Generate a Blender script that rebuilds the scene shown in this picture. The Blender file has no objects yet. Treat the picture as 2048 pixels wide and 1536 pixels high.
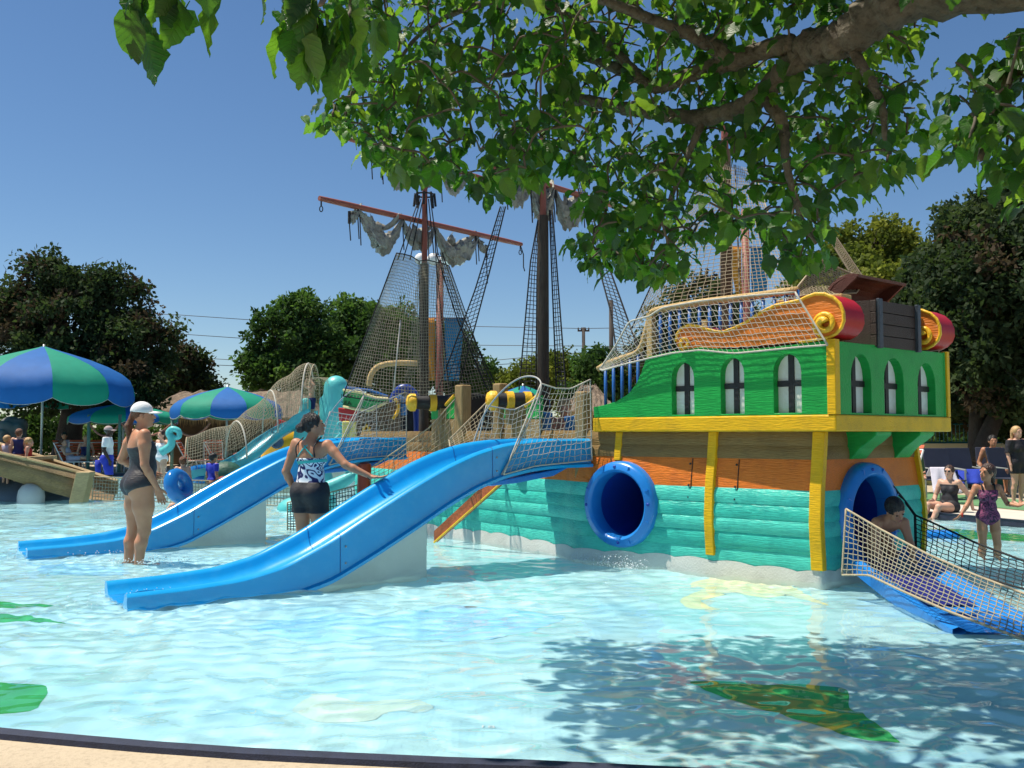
import bpy, bmesh, math, random
import numpy as np
from mathutils import Vector, Matrix

# ------------------------------------------------------------------ camera, sky, sun, exposure
scene = bpy.context.scene
COL = scene.collection
FPX, HOR, CZ = 1850.0, 868.0, 1.28            # focal length in photo pixels, horizon row, eye height above the water
TH = math.atan((HOR - 768) / FPX)
cam = bpy.data.cameras.new('camera')
cam.sensor_width = 36.0
cam.lens = 36.0 * FPX / 2048.0
cam.clip_start, cam.clip_end = 0.05, 2000.0
camo = bpy.data.objects.new('camera', cam)
camo.location = (0, 0, CZ)
camo.rotation_euler = (math.pi / 2 + TH, 0, 0)
COL.objects.link(camo)
scene.camera = camo

SUN_EL = math.radians(68.0)
SUN_H = Vector((-0.985, 0.17))                 # horizontal direction towards the sun
SUN_H.normalize()
SUND = Vector((SUN_H.x * math.cos(SUN_EL), SUN_H.y * math.cos(SUN_EL), math.sin(SUN_EL)))
world = bpy.data.worlds.new('World')
scene.world = world
world.use_nodes = True
wn = world.node_tree
sky = wn.nodes.new('ShaderNodeTexSky')
sky.sky_type = 'NISHITA'
sky.sun_disc = False
sky.sun_elevation = SUN_EL
sky.sun_rotation = math.atan2(SUN_H.x, SUN_H.y)
sky.altitude = 150.0
sky.air_density = 1.0
sky.dust_density = 0.1
sky.ozone_density = 4.5
hs_ = wn.nodes.new('ShaderNodeHueSaturation')
hs_.inputs['Saturation'].default_value = 1.10
wn.links.new(sky.outputs[0], hs_.inputs['Color'])
wn.links.new(hs_.outputs[0], wn.nodes['Background'].inputs[0])
wn.nodes['Background'].inputs[1].default_value = 0.076
sun = bpy.data.lights.new('sun', 'SUN')
sun.energy = 5.0
sun.angle = math.radians(0.53)
sun.color = (1.0, 0.92, 0.78)
suno = bpy.data.objects.new('sun', sun)
suno.rotation_euler = SUND.to_track_quat('Z', 'Y').to_euler()
suno.location = (-6, 4, 12)
COL.objects.link(suno)
sun.cycles.is_caustics_light = True            # real refraction caustics through the water sheet
scene.view_settings.view_transform = 'Standard'
scene.view_settings.look = 'None'
scene.view_settings.gamma = 1.0
scene.view_settings.exposure = 0.5
scene.cycles.use_denoising = True
scene.cycles.max_bounces = 10
scene.cycles.transparent_max_bounces = 12
scene.cycles.sample_clamp_indirect = 6.0
scene.cycles.blur_glossy = 0.5

# ------------------------------------------------------------------ photo pixel -> place (a pixel gives a direction; the distance comes from what it touches)
def ray(px, py):
    x, y = (px - 1024) / FPX, -(py - 768) / FPX
    c, s = math.cos(TH), math.sin(TH)
    return Vector((x, c - s * y, s + c * y))
EYE = Vector((0, 0, CZ))
def at_z(px, py, z=0.0):
    r = ray(px, py)
    return EYE + r * ((z - CZ) / r.z)
def at_d(px, py, d):
    r = ray(px, py)
    return EYE + r * (d / r.y)
def at_plane(px, py, p0, u):
    """point where the pixel's ray meets the upright plane through p0 along u; returns (distance along u, height)"""
    r = ray(px, py)
    m = Matrix(((r.x, -u[0]), (r.y, -u[1])))
    t, s = m.inverted() @ Vector((p0[0], p0[1]))
    return s, CZ + t * r.z

# ------------------------------------------------------------------ materials
MATS = {}
def mat(name, col, rough=0.55, var=0.12, vscale=6.0, bump=0.0, bscale=60.0, spec=0.5, metal=0.0, wood=0.0, coat=0.0,
        trans=0.0, tcol=None, stretch=(1, 1, 1), dirt=None, dscale=2.5, damount=0.5, grainaxis=None, grot=None):
    if name in MATS:
        return MATS[name]
    m = bpy.data.materials.new(name)
    m.use_nodes = True
    nt = m.node_tree
    N, L = nt.nodes, nt.links
    b = N['Principled BSDF']
    b.inputs['Roughness'].default_value = rough
    b.inputs['Metallic'].default_value = metal
    b.inputs['Specular IOR Level'].default_value = spec
    b.inputs['Coat Weight'].default_value = coat
    b.inputs['Coat Roughness'].default_value = 0.08
    tc = N.new('ShaderNodeTexCoord')
    mp = N.new('ShaderNodeMapping')
    mp.inputs['Scale'].default_value = stretch
    L.new(tc.outputs['Object'], mp.inputs[0])
    vec = mp.outputs[0]
    no = N.new('ShaderNodeTexNoise')
    no.inputs['Scale'].default_value = vscale
    no.inputs['Detail'].default_value = 5
    L.new(vec, no.inputs['Vector'])
    rm = N.new('ShaderNodeMapRange')
    rm.inputs['From Min'].default_value = 0.25
    rm.inputs['From Max'].default_value = 0.75
    rm.inputs['To Min'].default_value = 1 - var
    rm.inputs['To Max'].default_value = 1 + var
    L.new(no.outputs['Fac'], rm.inputs['Value'])
    mx = N.new('ShaderNodeMix')
    mx.data_type = 'RGBA'
    mx.blend_type = 'MULTIPLY'
    mx.inputs['Factor'].default_value = 1.0
    mx.inputs['A'].default_value = (*col, 1)
    L.new(rm.outputs[0], mx.inputs['B'])
    out = mx.outputs['Result']
    if wood:
        wv = N.new('ShaderNodeTexNoise')
        wv.inputs['Scale'].default_value = 14.0
        wv.inputs['Detail'].default_value = 6
        mp2 = N.new('ShaderNodeMapping')
        mp2.inputs['Scale'].default_value = grainaxis or (1, 1, 9)
        if grot is not None:
            ga = grainaxis or (1, 1, 9)
            mp2.vector_type = 'TEXTURE'
            mp2.inputs['Rotation'].default_value = (0, 0, grot)
            mp2.inputs['Scale'].default_value = tuple(1 / q for q in ga)
        L.new(tc.outputs['Object'], mp2.inputs[0])
        L.new(mp2.outputs[0], wv.inputs['Vector'])
        r2 = N.new('ShaderNodeMapRange')
        r2.inputs['From Min'].default_value = 0.3
        r2.inputs['From Max'].default_value = 0.7
        r2.inputs['To Min'].default_value = 1 - wood
        r2.inputs['To Max'].default_value = 1 + wood * 0.6
        L.new(wv.outputs['Fac'], r2.inputs['Value'])
        m2 = N.new('ShaderNodeMix')
        m2.data_type = 'RGBA'
        m2.blend_type = 'MULTIPLY'
        m2.inputs['Factor'].default_value = 1.0
        L.new(out, m2.inputs['A'])
        L.new(r2.outputs[0], m2.inputs['B'])
        out = m2.outputs['Result']
    if dirt is not None:
        dn = N.new('ShaderNodeTexNoise')
        dn.inputs['Scale'].default_value = dscale
        dn.inputs['Detail'].default_value = 8
        dn.inputs['Roughness'].default_value = 0.65
        L.new(tc.outputs['Object'], dn.inputs['Vector'])
        dr = N.new('ShaderNodeMapRange')
        dr.inputs['From Min'].default_value = 0.48
        dr.inputs['From Max'].default_value = 0.72
        dr.inputs['To Max'].default_value = damount
        L.new(dn.outputs['Fac'], dr.inputs['Value'])
        m3 = N.new('ShaderNodeMix')
        m3.data_type = 'RGBA'
        L.new(dr.outputs[0], m3.inputs['Factor'])
        L.new(out, m3.inputs['A'])
        m3.inputs['B'].default_value = (*dirt, 1)
        out = m3.outputs['Result']
    L.new(out, b.inputs['Base Color'])
    if bump:
        bn = N.new('ShaderNodeTexNoise')
        bn.inputs['Scale'].default_value = bscale
        bn.inputs['Detail'].default_value = 4
        if wood:
            L.new(mp2.outputs[0], bn.inputs['Vector'])
        else:
            L.new(vec, bn.inputs['Vector'])
        bp = N.new('ShaderNodeBump')
        bp.inputs['Strength'].default_value = bump
        bp.inputs['Distance'].default_value = 0.02
        L.new(bn.outputs['Fac'], bp.inputs['Height'])
        L.new(bp.outputs[0], b.inputs['Normal'])
    if trans:
        tr = N.new('ShaderNodeBsdfTranslucent')
        if tcol:
            tr.inputs[0].default_value = (*tcol, 1)
        else:
            L.new(out, tr.inputs[0])
        ms = N.new('ShaderNodeMixShader')
        ms.inputs[0].default_value = trans
        L.new(b.outputs[0], ms.inputs[1])
        L.new(tr.outputs[0], ms.inputs[2])
        L.new(ms.outputs[0], N['Material Output'].inputs['Surface'])
    MATS[name] = m
    return m

# ------------------------------------------------------------------ mesh helpers
def V(*a):
    return Vector(a[0]) if len(a) == 1 else Vector(a)

class MB:
    """collects shapes in place coordinates; build() links them as one mesh object"""
    def __init__(self):
        self.v, self.f, self.m = [], [], []
        self.slot = 0
    def add(self, vs, fs):
        o = len(self.v)
        self.v.extend([tuple(p) for p in vs])
        self.f.extend([tuple(i + o for i in q) for q in fs])
        self.m.extend([self.slot] * len(fs))
        return self
    def box(self, c, size, ax=None, ay=None, az=None):
        c = Vector(c)
        ax = Vector(ax or (1, 0, 0)) * size[0] / 2
        ay = Vector(ay or (0, 1, 0)) * size[1] / 2
        az = Vector(az or (0, 0, 1)) * size[2] / 2
        vs = [c + ax * i + ay * j + az * k for k in (-1, 1) for j in (-1, 1) for i in (-1, 1)]
        return self.add(vs, [(0, 2, 3, 1), (4, 5, 7, 6), (0, 1, 5, 4), (2, 6, 7, 3), (0, 4, 6, 2), (1, 3, 7, 5)])
    def tube(self, pts, r, n=8, caps=True, closed=False, flat=1.0):
        pts = [Vector(p) for p in pts]
        k = len(pts)
        rs = list(r) if hasattr(r, '__len__') else [r] * k
        vs, fs = [], []
        prev = None
        for i, p in enumerate(pts):
            if closed:
                t = pts[(i + 1) % k] - pts[i - 1]
            else:
                t = pts[min(i + 1, k - 1)] - pts[max(i - 1, 0)]
            if t.length < 1e-9:
                t = Vector((0, 0, 1))
            t.normalize()
            if prev is None:
                a = Vector((0, 0, 1)) if abs(t.z) < 0.9 else Vector((1, 0, 0))
                x = t.cross(a).normalized()
            else:
                x = prev - t * prev.dot(t)
                if x.length < 1e-6:
                    x = t.orthogonal()
                x.normalize()
            prev = x
            y = t.cross(x)
            for j in range(n):
                a = 2 * math.pi * j / n
                vs.append(p + x * (math.cos(a) * rs[i]) + y * (math.sin(a) * rs[i] * flat))
        m = k if closed else k - 1
        for i in range(m):
            for j in range(n):
                a, b2 = i * n + j, i * n + (j + 1) % n
                c2, d2 = ((i + 1) % k) * n + (j + 1) % n, ((i + 1) % k) * n + j
                fs.append((a, b2, c2, d2))
        if caps and not closed:
            fs.append(tuple(reversed(range(n))))
            fs.append(tuple(range((k - 1) * n, k * n)))
        return self.add(vs, fs)
    def lathe(self, prof, c, axis=(0, 0, 1), n=24, xdir=None, a0=0.0, a1=2 * math.pi, cap=False):
        """prof: list of (radius, height along axis)"""
        axis = Vector(axis).normalized()
        x = Vector(xdir).normalized() if xdir else axis.orthogonal().normalized()
        y = axis.cross(x)
        c = Vector(c)
        full = abs(a1 - a0 - 2 * math.pi) < 1e-6
        cols = n if full else n + 1
        vs, fs = [], []
        for (r, h) in prof:
            for j in range(cols):
                a = a0 + (a1 - a0) * j / n
                vs.append(c + axis * h + (x * math.cos(a) + y * math.sin(a)) * r)
        for i in range(len(prof) - 1):
            for j in range(n):
                a, b2 = i * cols + j, i * cols + (j + 1) % cols
                fs.append((a, b2, b2 + cols, a + cols))
        if cap:
            fs.append(tuple(reversed(range(cols))))
            fs.append(tuple(range((len(prof) - 1) * cols, len(prof) * cols)))
        return self.add(vs, fs)
    def grid(self, fn, nu, nv, closed_u=False):
        vs = [fn(i / (nu if closed_u else nu - 1), j / (nv - 1)) for j in range(nv) for i in range(nu)]
        fs = []
        for j in range(nv - 1):
            for i in range(nu if closed_u else nu - 1):
                i2 = (i + 1) % nu
                fs.append((j * nu + i, j * nu + i2, (j + 1) * nu + i2, (j + 1) * nu + i))
        return self.add(vs, fs)
    def prism(self, poly, d):
        """closed planar polygon (3-D points) swept along d"""
        d = Vector(d)
        n = len(poly)
        vs = [Vector(p) for p in poly] + [Vector(p) + d for p in poly]
        fs = [tuple(reversed(range(n))), tuple(range(n, 2 * n))]
        for i in range(n):
            fs.append((i, (i + 1) % n, n + (i + 1) % n, n + i))
        return self.add(vs, fs)
    def plate(self, outer, holes, fn, d):
        """2-D outline with holes, mapped to 3-D by fn, thickened along d"""
        bm = bmesh.new()
        loops = []
        for lp in [outer] + list(holes):
            vs = [bm.verts.new((p[0], p[1], 0)) for p in lp]
            for i in range(len(vs)):
                bm.edges.new((vs[i], vs[(i + 1) % len(vs)]))
            loops.append(vs)
        bmesh.ops.triangle_fill(bm, use_beauty=True, use_dissolve=False, edges=bm.edges[:])
        bm.verts.index_update()
        pts = [v.co.copy() for v in bm.verts]
        tris = [[v.index for v in f.verts] for f in bm.faces]
        d = Vector(d)
        n = len(pts)
        w = [Vector(fn(p.x, p.y)) for p in pts]
        fs = [tuple(t) for t in tris] + [tuple(i + n for i in reversed(t)) for t in tris]
        for lp in loops:
            idx = [v.index for v in lp]
            for i in range(len(idx)):
                a, b2 = idx[i], idx[(i + 1) % len(idx)]
                fs.append((a, b2, b2 + n, a + n))
        bm.free()
        return self.add(w + [p + d for p in w], fs)
    def build(self, name, mats, parent=None, smooth=False, bevel=0.0, subsurf=0, local=False, recalc=True, seg=2):
        me = bpy.data.meshes.new(name)
        off = parent_origin(parent) if (parent is not None and not local) else Vector((0, 0, 0))
        vs = [(p[0] - off.x, p[1] - off.y, p[2] - off.z) for p in self.v]
        me.from_pydata(vs, [], self.f)
        if not isinstance(mats, (list, tuple)):
            mats = [mats]
        for mm in mats:
            me.materials.append(mm)
        if len(mats) > 1:
            me.polygons.foreach_set('material_index', self.m)
        if recalc:
            bm = bmesh.new()
            bm.from_mesh(me)
            bmesh.ops.recalc_face_normals(bm, faces=bm.faces[:])
            bm.to_mesh(me)
            bm.free()
        o = link(name, me, parent)
        if bevel:
            md = o.modifiers.new('bevel', 'BEVEL')
            md.width = bevel
            md.segments = seg
            md.limit_method = 'ANGLE'
            md.angle_limit = math.radians(40)
        if subsurf:
            md = o.modifiers.new('subsurf', 'SUBSURF')
            md.levels = md.render_levels = subsurf
        if smooth:
            if smooth is True:
                me.shade_smooth()
            else:
                me.shade_smooth()
                try:
                    me.set_sharp_from_angle(angle=math.radians(smooth))
                except Exception:
                    pass
        return o

def parent_origin(o):
    p = Vector((0, 0, 0))
    while o is not None:
        p += Vector(o.location)
        o = o.parent
    return p
def link(name, data, parent=None):
    o = bpy.data.objects.new(name, data)
    COL.objects.link(o)
    if parent is not None:
        o.parent = parent
    return o
def tag(o, label, cat=None, group=None, kind=None):
    o['label'] = label
    if cat:
        o['category'] = cat
    if group:
        o['group'] = group
    if kind:
        o['kind'] = kind
    return o
def thing(name, loc, label, cat, group=None):
    o = bpy.data.objects.new(name, None)
    COL.objects.link(o)
    o.empty_display_size = 0.1
    o.location = loc
    return tag(o, label, cat, group)
def structure(o):
    o['kind'] = 'structure'
    return o
def receiver(o):
    o.cycles.is_caustics_receiver = True
    return o
def copy_tree(o, parent=None):
    c = o.copy()
    COL.objects.link(c)
    c.parent = parent
    for ch in list(o.children):
        copy_tree(ch, c)
    return c
def smoothstep(a, b, x):
    t = min(max((x - a) / (b - a), 0), 1)
    return t * t * (3 - 2 * t)
def interp(x, xs, ys):
    return float(np.interp(x, xs, ys))
def catmull(pts, n=6, closed=False):
    """smooth curve through 3-D points"""
    pts = [Vector(p) for p in pts]
    k = len(pts)
    out = []
    rng_ = range(k) if closed else range(k - 1)
    for i in rng_:
        p0 = pts[(i - 1) % k] if (closed or i > 0) else pts[0] * 2 - pts[1]
        p1, p2 = pts[i], pts[(i + 1) % k]
        p3 = pts[(i + 2) % k] if (closed or i + 2 < k) else pts[-1] * 2 - pts[-2]
        for j in range(n):
            t = j / n
            out.append(0.5 * ((2 * p1) + (p2 - p0) * t + (2 * p0 - 5 * p1 + 4 * p2 - p3) * t * t + (3 * p1 - p0 - 3 * p2 + p3) * t ** 3))
    if not closed:
        out.append(pts[-1])
    return out
def resample(pts, n):
    pts = [Vector(p) for p in pts]
    L = [0.0]
    for a, b2 in zip(pts, pts[1:]):
        L.append(L[-1] + (b2 - a).length)
    out = []
    for i in range(n):
        s = L[-1] * i / (n - 1)
        k = 0
        while k < len(L) - 2 and L[k + 1] < s:
            k += 1
        t = (s - L[k]) / max(L[k + 1] - L[k], 1e-9)
        out.append(pts[k].lerp(pts[k + 1], min(max(t, 0), 1)))
    return out
def raw_mesh(name, v, f_tri, mats, parent=None, mi=None, smooth=False, uv=None):
    """fast mesh from numpy: f_tri is (n,k) with k corners for every face"""
    me = bpy.data.meshes.new(name)
    v = np.asarray(v, dtype=np.float32)
    f_tri = np.asarray(f_tri, dtype=np.int32)
    n, k = f_tri.shape
    if parent is not None:
        v = v - np.array(parent_origin(parent), dtype=np.float32)
    me.vertices.add(len(v))
    me.vertices.foreach_set('co', v.ravel())
    me.loops.add(n * k)
    me.loops.foreach_set('vertex_index', f_tri.ravel())
    me.polygons.add(n)
    me.polygons.foreach_set('loop_start', np.arange(0, n * k, k, dtype=np.int32))
    if not isinstance(mats, (list, tuple)):
        mats = [mats]
    for mm in mats:
        me.materials.append(mm)
    if mi is not None:
        me.polygons.foreach_set('material_index', np.asarray(mi, dtype=np.int32))
    if smooth:
        me.polygons.foreach_set('use_smooth', np.ones(n, dtype=bool))
    if uv is not None:
        lay = me.uv_layers.new(name='UVMap')
        lay.data.foreach_set('uv', np.asarray(uv, dtype=np.float32)[f_tri.ravel()].ravel())
    me.update(calc_edges=True)
    me.validate()
    return link(name, me, parent)

# ropes and nets -------------------------------------------------------------
def net(name, label, top, bot, nu, nv, m_cord, m_rope, r=0.004, rr=0.011, sag=0.0, bulge=(0, 0, 0), group=None, edges="tblr", knots=False, jit=0.25, cat="net", diag=False, fn=None):
    """a net hung between two rope lines; every cord is a real cord with a little slack"""
    rnd = random.Random(name + label)
    T, B = (resample(top, 41), resample(bot, 41)) if fn is None else (None, None)
    bulge = Vector(bulge)
    def S0(u, v):
        k = u * 40
        i = min(int(k), 39)
        t = k - i
        p = T[i].lerp(T[i + 1], t).lerp(B[i].lerp(B[i + 1], t), v)
        w = 4 * u * (1 - u)
        return p + Vector((0, 0, -sag * w * (0.25 + 3 * v * (1 - v)))) + bulge * (w * 4 * v * (1 - v))
    S = fn or S0
    t = thing(name, Vector(S(0, 1)), label, cat, group)
    cords = MB()
    ju = [[rnd.uniform(-jit, jit) / nu for _ in range(nv + 1)] for _ in range(nu + 1)]
    jv = [[rnd.uniform(-jit, jit) / nv for _ in range(nv + 1)] for _ in range(nu + 1)]
    def node(i, j):
        u, v = i / nu, j / nv
        if 0 < i < nu:
            u += ju[i][j] * 0.5
        if 0 < j < nv:
            v += jv[i][j] * 0.5
        return S(min(max(u, 0), 1), min(max(v, 0), 1))
    P = [[node(i, j) for j in range(nv + 1)] for i in range(nu + 1)]
    if diag:
        for i in range(-nv, nu + 1):
            l1 = [P[i + j][j] for j in range(nv + 1) if 0 <= i + j <= nu]
            l2 = [P[i + j][nv - j] for j in range(nv + 1) if 0 <= i + j <= nu]
            for l in (l1, l2):
                if len(l) > 1:
                    cords.tube(l, r, 4, caps=False)
    else:
        for i in range(1, nu):
            cords.tube(P[i], r, 4, caps=False)
        for j in range(1, nv):
            cords.tube([P[i][j] for i in range(nu + 1)], r, 4, caps=False)
    if knots:
        for i in range(1, nu):
            for j in range(1, nv):
                c = P[i][j]
                k = r * 2.0
                cords.add([c + Vector((k, 0, 0)), c - Vector((k, 0, 0)), c + Vector((0, k, 0)), c - Vector((0, k, 0)), c + Vector((0, 0, k)), c - Vector((0, 0, k))],
                          [(0, 2, 4), (2, 1, 4), (1, 3, 4), (3, 0, 4), (2, 0, 5), (1, 2, 5), (3, 1, 5), (0, 3, 5)])
    o = cords.build('mesh_cords', m_cord, t, recalc=False, smooth=True)
    o['kind'] = 'stuff'
    for e in edges:
        line = {'t': [P[i][0] for i in range(nu + 1)], 'b': [P[i][nv] for i in range(nu + 1)], 'l': P[0], 'r': P[nu]}[e]
        MB().tube(line, rr, 6).build('border_rope', m_rope, t, smooth=True)
    return t
def rope(name, label, pts, r, m, group=None, n=6, cat='rope'):
    o = MB().tube([Vector(p) for p in pts], r, n).build(name, m, smooth=True)
    return tag(o, label, cat, group)
# ------------------------------------------------------------------ the setting: ground, pool, water
POOL = [(-30, 15), (-20, 11.2), (-12, 8.0), (-7, 5.75), (-4, 4.52)]
POOL += [tuple(at_z(px, py, 0.06).xy) for px, py in ((0, 1468), (150, 1482), (300, 1495), (500, 1509), (700, 1519), (900, 1528), (1050, 1533))]
POOL += [(1.0, 3.34), (2.2, 3.27), (4, 3.5), (6.5, 4.7), (9, 7.2), (9.2, 9.6), (7.6, 12.0), (7.05, 13.05), (6.45, 14.4), (5.7, 17), (4, 22), (1, 27), (-4, 28.5), (-12, 28.4), (-30, 28)]
_pl = [V(p[0], p[1], 0) for p in POOL]
def offset_loop(loop, d):
    out = []
    n = len(loop)
    for i in range(n):
        a, b2, c2 = loop[i - 1], loop[i], loop[(i + 1) % n]
        t = ((b2 - a).normalized() + (c2 - b2).normalized()).normalized()
        out.append(b2 + V(t.y, -t.x, 0) * d)
    return out
M_CONC = mat('tan pool deck', (0.44, 0.36, 0.255), 0.85, 0.16, 1.7, 0.25, 120, dirt=(0.24, 0.19, 0.13), dscale=45, damount=0.55)
M_NAVY = mat('navy coping', (0.018, 0.022, 0.045), 0.6, 0.3, 20, 0.3, 150)
M_FLOOR = mat('pool floor paint', (0.50, 0.74, 0.775), 0.75, 0.09, 0.9, 0.05, 30, dirt=(0.28, 0.62, 0.78), dscale=0.8, damount=0.8)
GZ = 0.06
inner = [V(p.x, p.y, GZ) for p in offset_loop(_pl, 0.06)]
bm = bmesh.new()
lo = [bm.verts.new(p) for p in inner]
ou = [bm.verts.new(p) for p in ((-400, -60, GZ), (400, -60, GZ), (400, 700, GZ), (-400, 700, GZ))]
for L_ in (lo, ou):
    for i in range(len(L_)):
        bm.edges.new((L_[i], L_[(i + 1) % len(L_)]))
bmesh.ops.triangle_fill(bm, use_beauty=True, use_dissolve=False, edges=bm.edges[:])
bmesh.ops.recalc_face_normals(bm, faces=bm.faces[:])
for f in bm.faces:
    if f.normal.z < 0:
        f.normal_flip()
me = bpy.data.meshes.new('ground')
bm.to_mesh(me)
bm.free()
me.materials.append(M_CONC)
structure(link('ground', me))
# coping strip and pool wall
mb = MB()
n = len(_pl)
rings = [(inner, GZ - 0.002), (offset_loop(_pl, 0.055), GZ + 0.022), (offset_loop(_pl, -0.012), GZ + 0.022), (_pl, GZ - 0.01), (_pl, -0.30)]
vs = [V(p.x, p.y, z) for lp, z in rings for p in lp]
fs = [(k * n + i, k * n + (i + 1) % n, (k + 1) * n + (i + 1) % n, (k + 1) * n + i) for k in range(4) for i in range(n)]
mb.add(vs, fs)
structure(mb.build('pool_edge', M_NAVY))
# pool floor
FZ = -0.19
mb = MB()
fl = offset_loop(_pl, 0.02)
mb.add([V(p.x, p.y, FZ) for p in fl], [tuple(range(n))])
bm = bmesh.new()
pool_floor = mb.build('pool_floor', M_FLOOR)
structure(receiver(pool_floor))
# painted shapes on the floor
def floor_paint(name, label, px_pts, m, smooth=5):
    pts = [at_z(x, y, FZ + 0.004) for x, y in px_pts]
    pts = catmull(pts, smooth, closed=True)
    b_ = MB()
    b_.add(pts, [tuple(range(len(pts)))])
    o = b_.build(name, m, pool_floor)
    o.location.z = 0.0
    bm = bmesh.new(); bm.from_mesh(o.data)
    bmesh.ops.triangulate(bm, faces=bm.faces[:])
    for f in bm.faces:
        if f.normal.z < 0:
            f.normal_flip()
    bm.to_mesh(o.data); bm.free()
    receiver(o)
    o['label'] = label
    return o
M_PB = mat('pool paint blue', (0.36, 0.68, 0.90), 0.7, 0.1, 3, dirt=(0.55,0.78,0.86), dscale=3, damount=0.8)
M_PY = mat('pool paint yellow', (0.74, 0.74, 0.46), 0.7, 0.12, 5, dirt=(0.60,0.78,0.76), dscale=3, damount=0.8)
M_PG = mat('pool paint green', (0.03, 0.38, 0.10), 0.7, 0.15, 3)
M_PT = mat('pool paint tan', (0.56, 0.68, 0.60), 0.7, 0.15, 4, dirt=(0.58,0.76,0.76), dscale=3, damount=0.7)
M_PD = mat('pool paint drain', (0.25, 0.28, 0.28), 0.7, 0.2, 20)
floor_paint('painted_patch', 'pale blue painted fish shape on pool floor', [(500, 1290), (640, 1268), (770, 1272), (880, 1250), (1010, 1258), (1130, 1272), (1080, 1300), (1010, 1318), (880, 1326), (760, 1316), (640, 1330), (560, 1318)], M_PB)
floor_paint('painted_patch', 'pale blue painted wave shape on pool floor', [(80, 1165), (150, 1158), (230, 1168), (260, 1182), (170, 1186), (90, 1180)], M_PB)
floor_paint('painted_patch', 'yellow painted sea creature on pool floor', [(1390, 1196), (1430, 1188), (1500, 1190), (1570, 1198), (1590, 1212), (1660, 1250), (1580, 1228), (1530, 1232), (1460, 1226), (1400, 1240), (1440, 1258), (1380, 1256), (1362, 1236), (1410, 1216), (1386, 1208)], M_PY)
floor_paint('painted_patch', 'green painted seaweed blade on pool floor in tree shade', [(1380, 1416), (1500, 1420), (1640, 1424), (1690, 1430), (1700, 1462), (1750, 1500), (1800, 1545), (1700, 1530), (1620, 1500), (1540, 1478), (1450, 1446)], M_PG)
floor_paint('painted_patch', 'green painted leaf on pool floor by the navy edge', [(-60, 1422), (30, 1420), (95, 1428), (85, 1452), (60, 1480), (-60, 1484)], M_PG, 3)
floor_paint('painted_patch', 'thin green painted streak on pool floor', [(-40, 1243), (40, 1244), (108, 1250), (60, 1256), (-40, 1254)], M_PG)
floor_paint('painted_patch', 'long thin green painted streak on pool floor', [(-40, 1272), (50, 1274), (134, 1288), (60, 1284), (-40, 1284)], M_PG)
floor_paint('painted_patch', 'round tan painted turtle shape on pool floor', [(590, 1470), (620, 1448), (680, 1446), (720, 1456), (800, 1448), (860, 1462), (850, 1484), (790, 1478), (740, 1492), (660, 1500), (610, 1490)], M_PT)
floor_paint('painted_patch', 'green painted streak on pool floor behind the stern net', [(1830, 1086), (1900, 1082), (1990, 1090), (2060, 1098), (2060, 1110), (1960, 1106), (1880, 1102)], M_PG)
floor_paint('painted_patch', 'blue painted landing patch at the foot of the stern chute', [(1770, 1228), (1850, 1216), (1960, 1240), (2080, 1270), (2200, 1300), (2150, 1330), (2000, 1292), (1880, 1258)], M_PB)
floor_paint('floor_drain', 'small grey drain grate in pool floor', [(927, 1252), (940, 1250), (954, 1252), (950, 1257), (932, 1257)], M_PD, 2)
# depth mark
def text_flat(txt, name, loc, size, m, rz=0.0, rx=0.0, parent=None, ext=0.001, align='CENTER'):
    cu = bpy.data.curves.new(name, 'FONT')
    cu.body = txt
    cu.size = size
    cu.align_x = align
    cu.align_y = 'CENTER'
    cu.extrude = ext
    o = bpy.data.objects.new(name, cu)
    COL.objects.link(o)
    o.rotation_euler = (rx, 0, rz)
    dg = bpy.context.evaluated_depsgraph_get()
    me2 = bpy.data.meshes.new_from_object(o.evaluated_get(dg))
    o2 = bpy.data.objects.new(name, me2)
    me2.materials.clear()
    me2.materials.append(m)
    COL.objects.link(o2)
    o2.matrix_world = Matrix.Translation(Vector(loc)) @ Matrix.Rotation(rz, 4, 'Z') @ Matrix.Rotation(rx, 4, 'X')
    bpy.data.objects.remove(o)
    bpy.data.curves.remove(cu)
    if parent:
        o2.parent = parent
        o2.location = Vector(loc) - parent_origin(parent)
    return o2
M_WPAINT = mat('white paint', (0.8, 0.8, 0.78), 0.6, 0.05)
tx = text_flat('18', 'depth_mark', at_z(972, 1503, FZ + 0.012), 0.085, M_WPAINT, rz=0.0, parent=pool_floor)
receiver(tx)

# water: one sheet with real ripples (they refract and focus the sun on the floor)
rngw = np.random.default_rng(11)
WAVES = []
for k in range(84):
    lam = 0.115 * (13 ** (rngw.random() ** 0.85))
    a = rngw.normal(1.45, 0.85)
    WAVES.append((2 * math.pi / lam * math.cos(a), 2 * math.pi / lam * math.sin(a), rngw.random() * 6.28, 0.0032 * lam ** 0.74 * (1.0 if lam < 0.4 else 0.6)))
ys = [3.0]
while ys[-1] < 29:
    ys.append(ys[-1] + max(0.030, 0.030 + (ys[-1] - 8.0) * 0.006))
ys = np.array(ys)
xs = np.arange(-17.0, 10.0, 0.036)
X, Y = np.meshgrid(xs, ys)
gust = 0.75 + 0.45 * np.sin(X * 0.9 + 1.3 * np.sin(Y * 0.5)) * np.sin(Y * 0.7 + 0.8 * np.sin(X * 0.6))
Z = np.zeros_like(X)
for kx, ky, ph, A in WAVES:
    Z += A * np.sin(kx * X + ky * Y + ph + 0.7 * np.sin(0.9 * X + 0.6 * Y + ph))
Z *= gust
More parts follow.
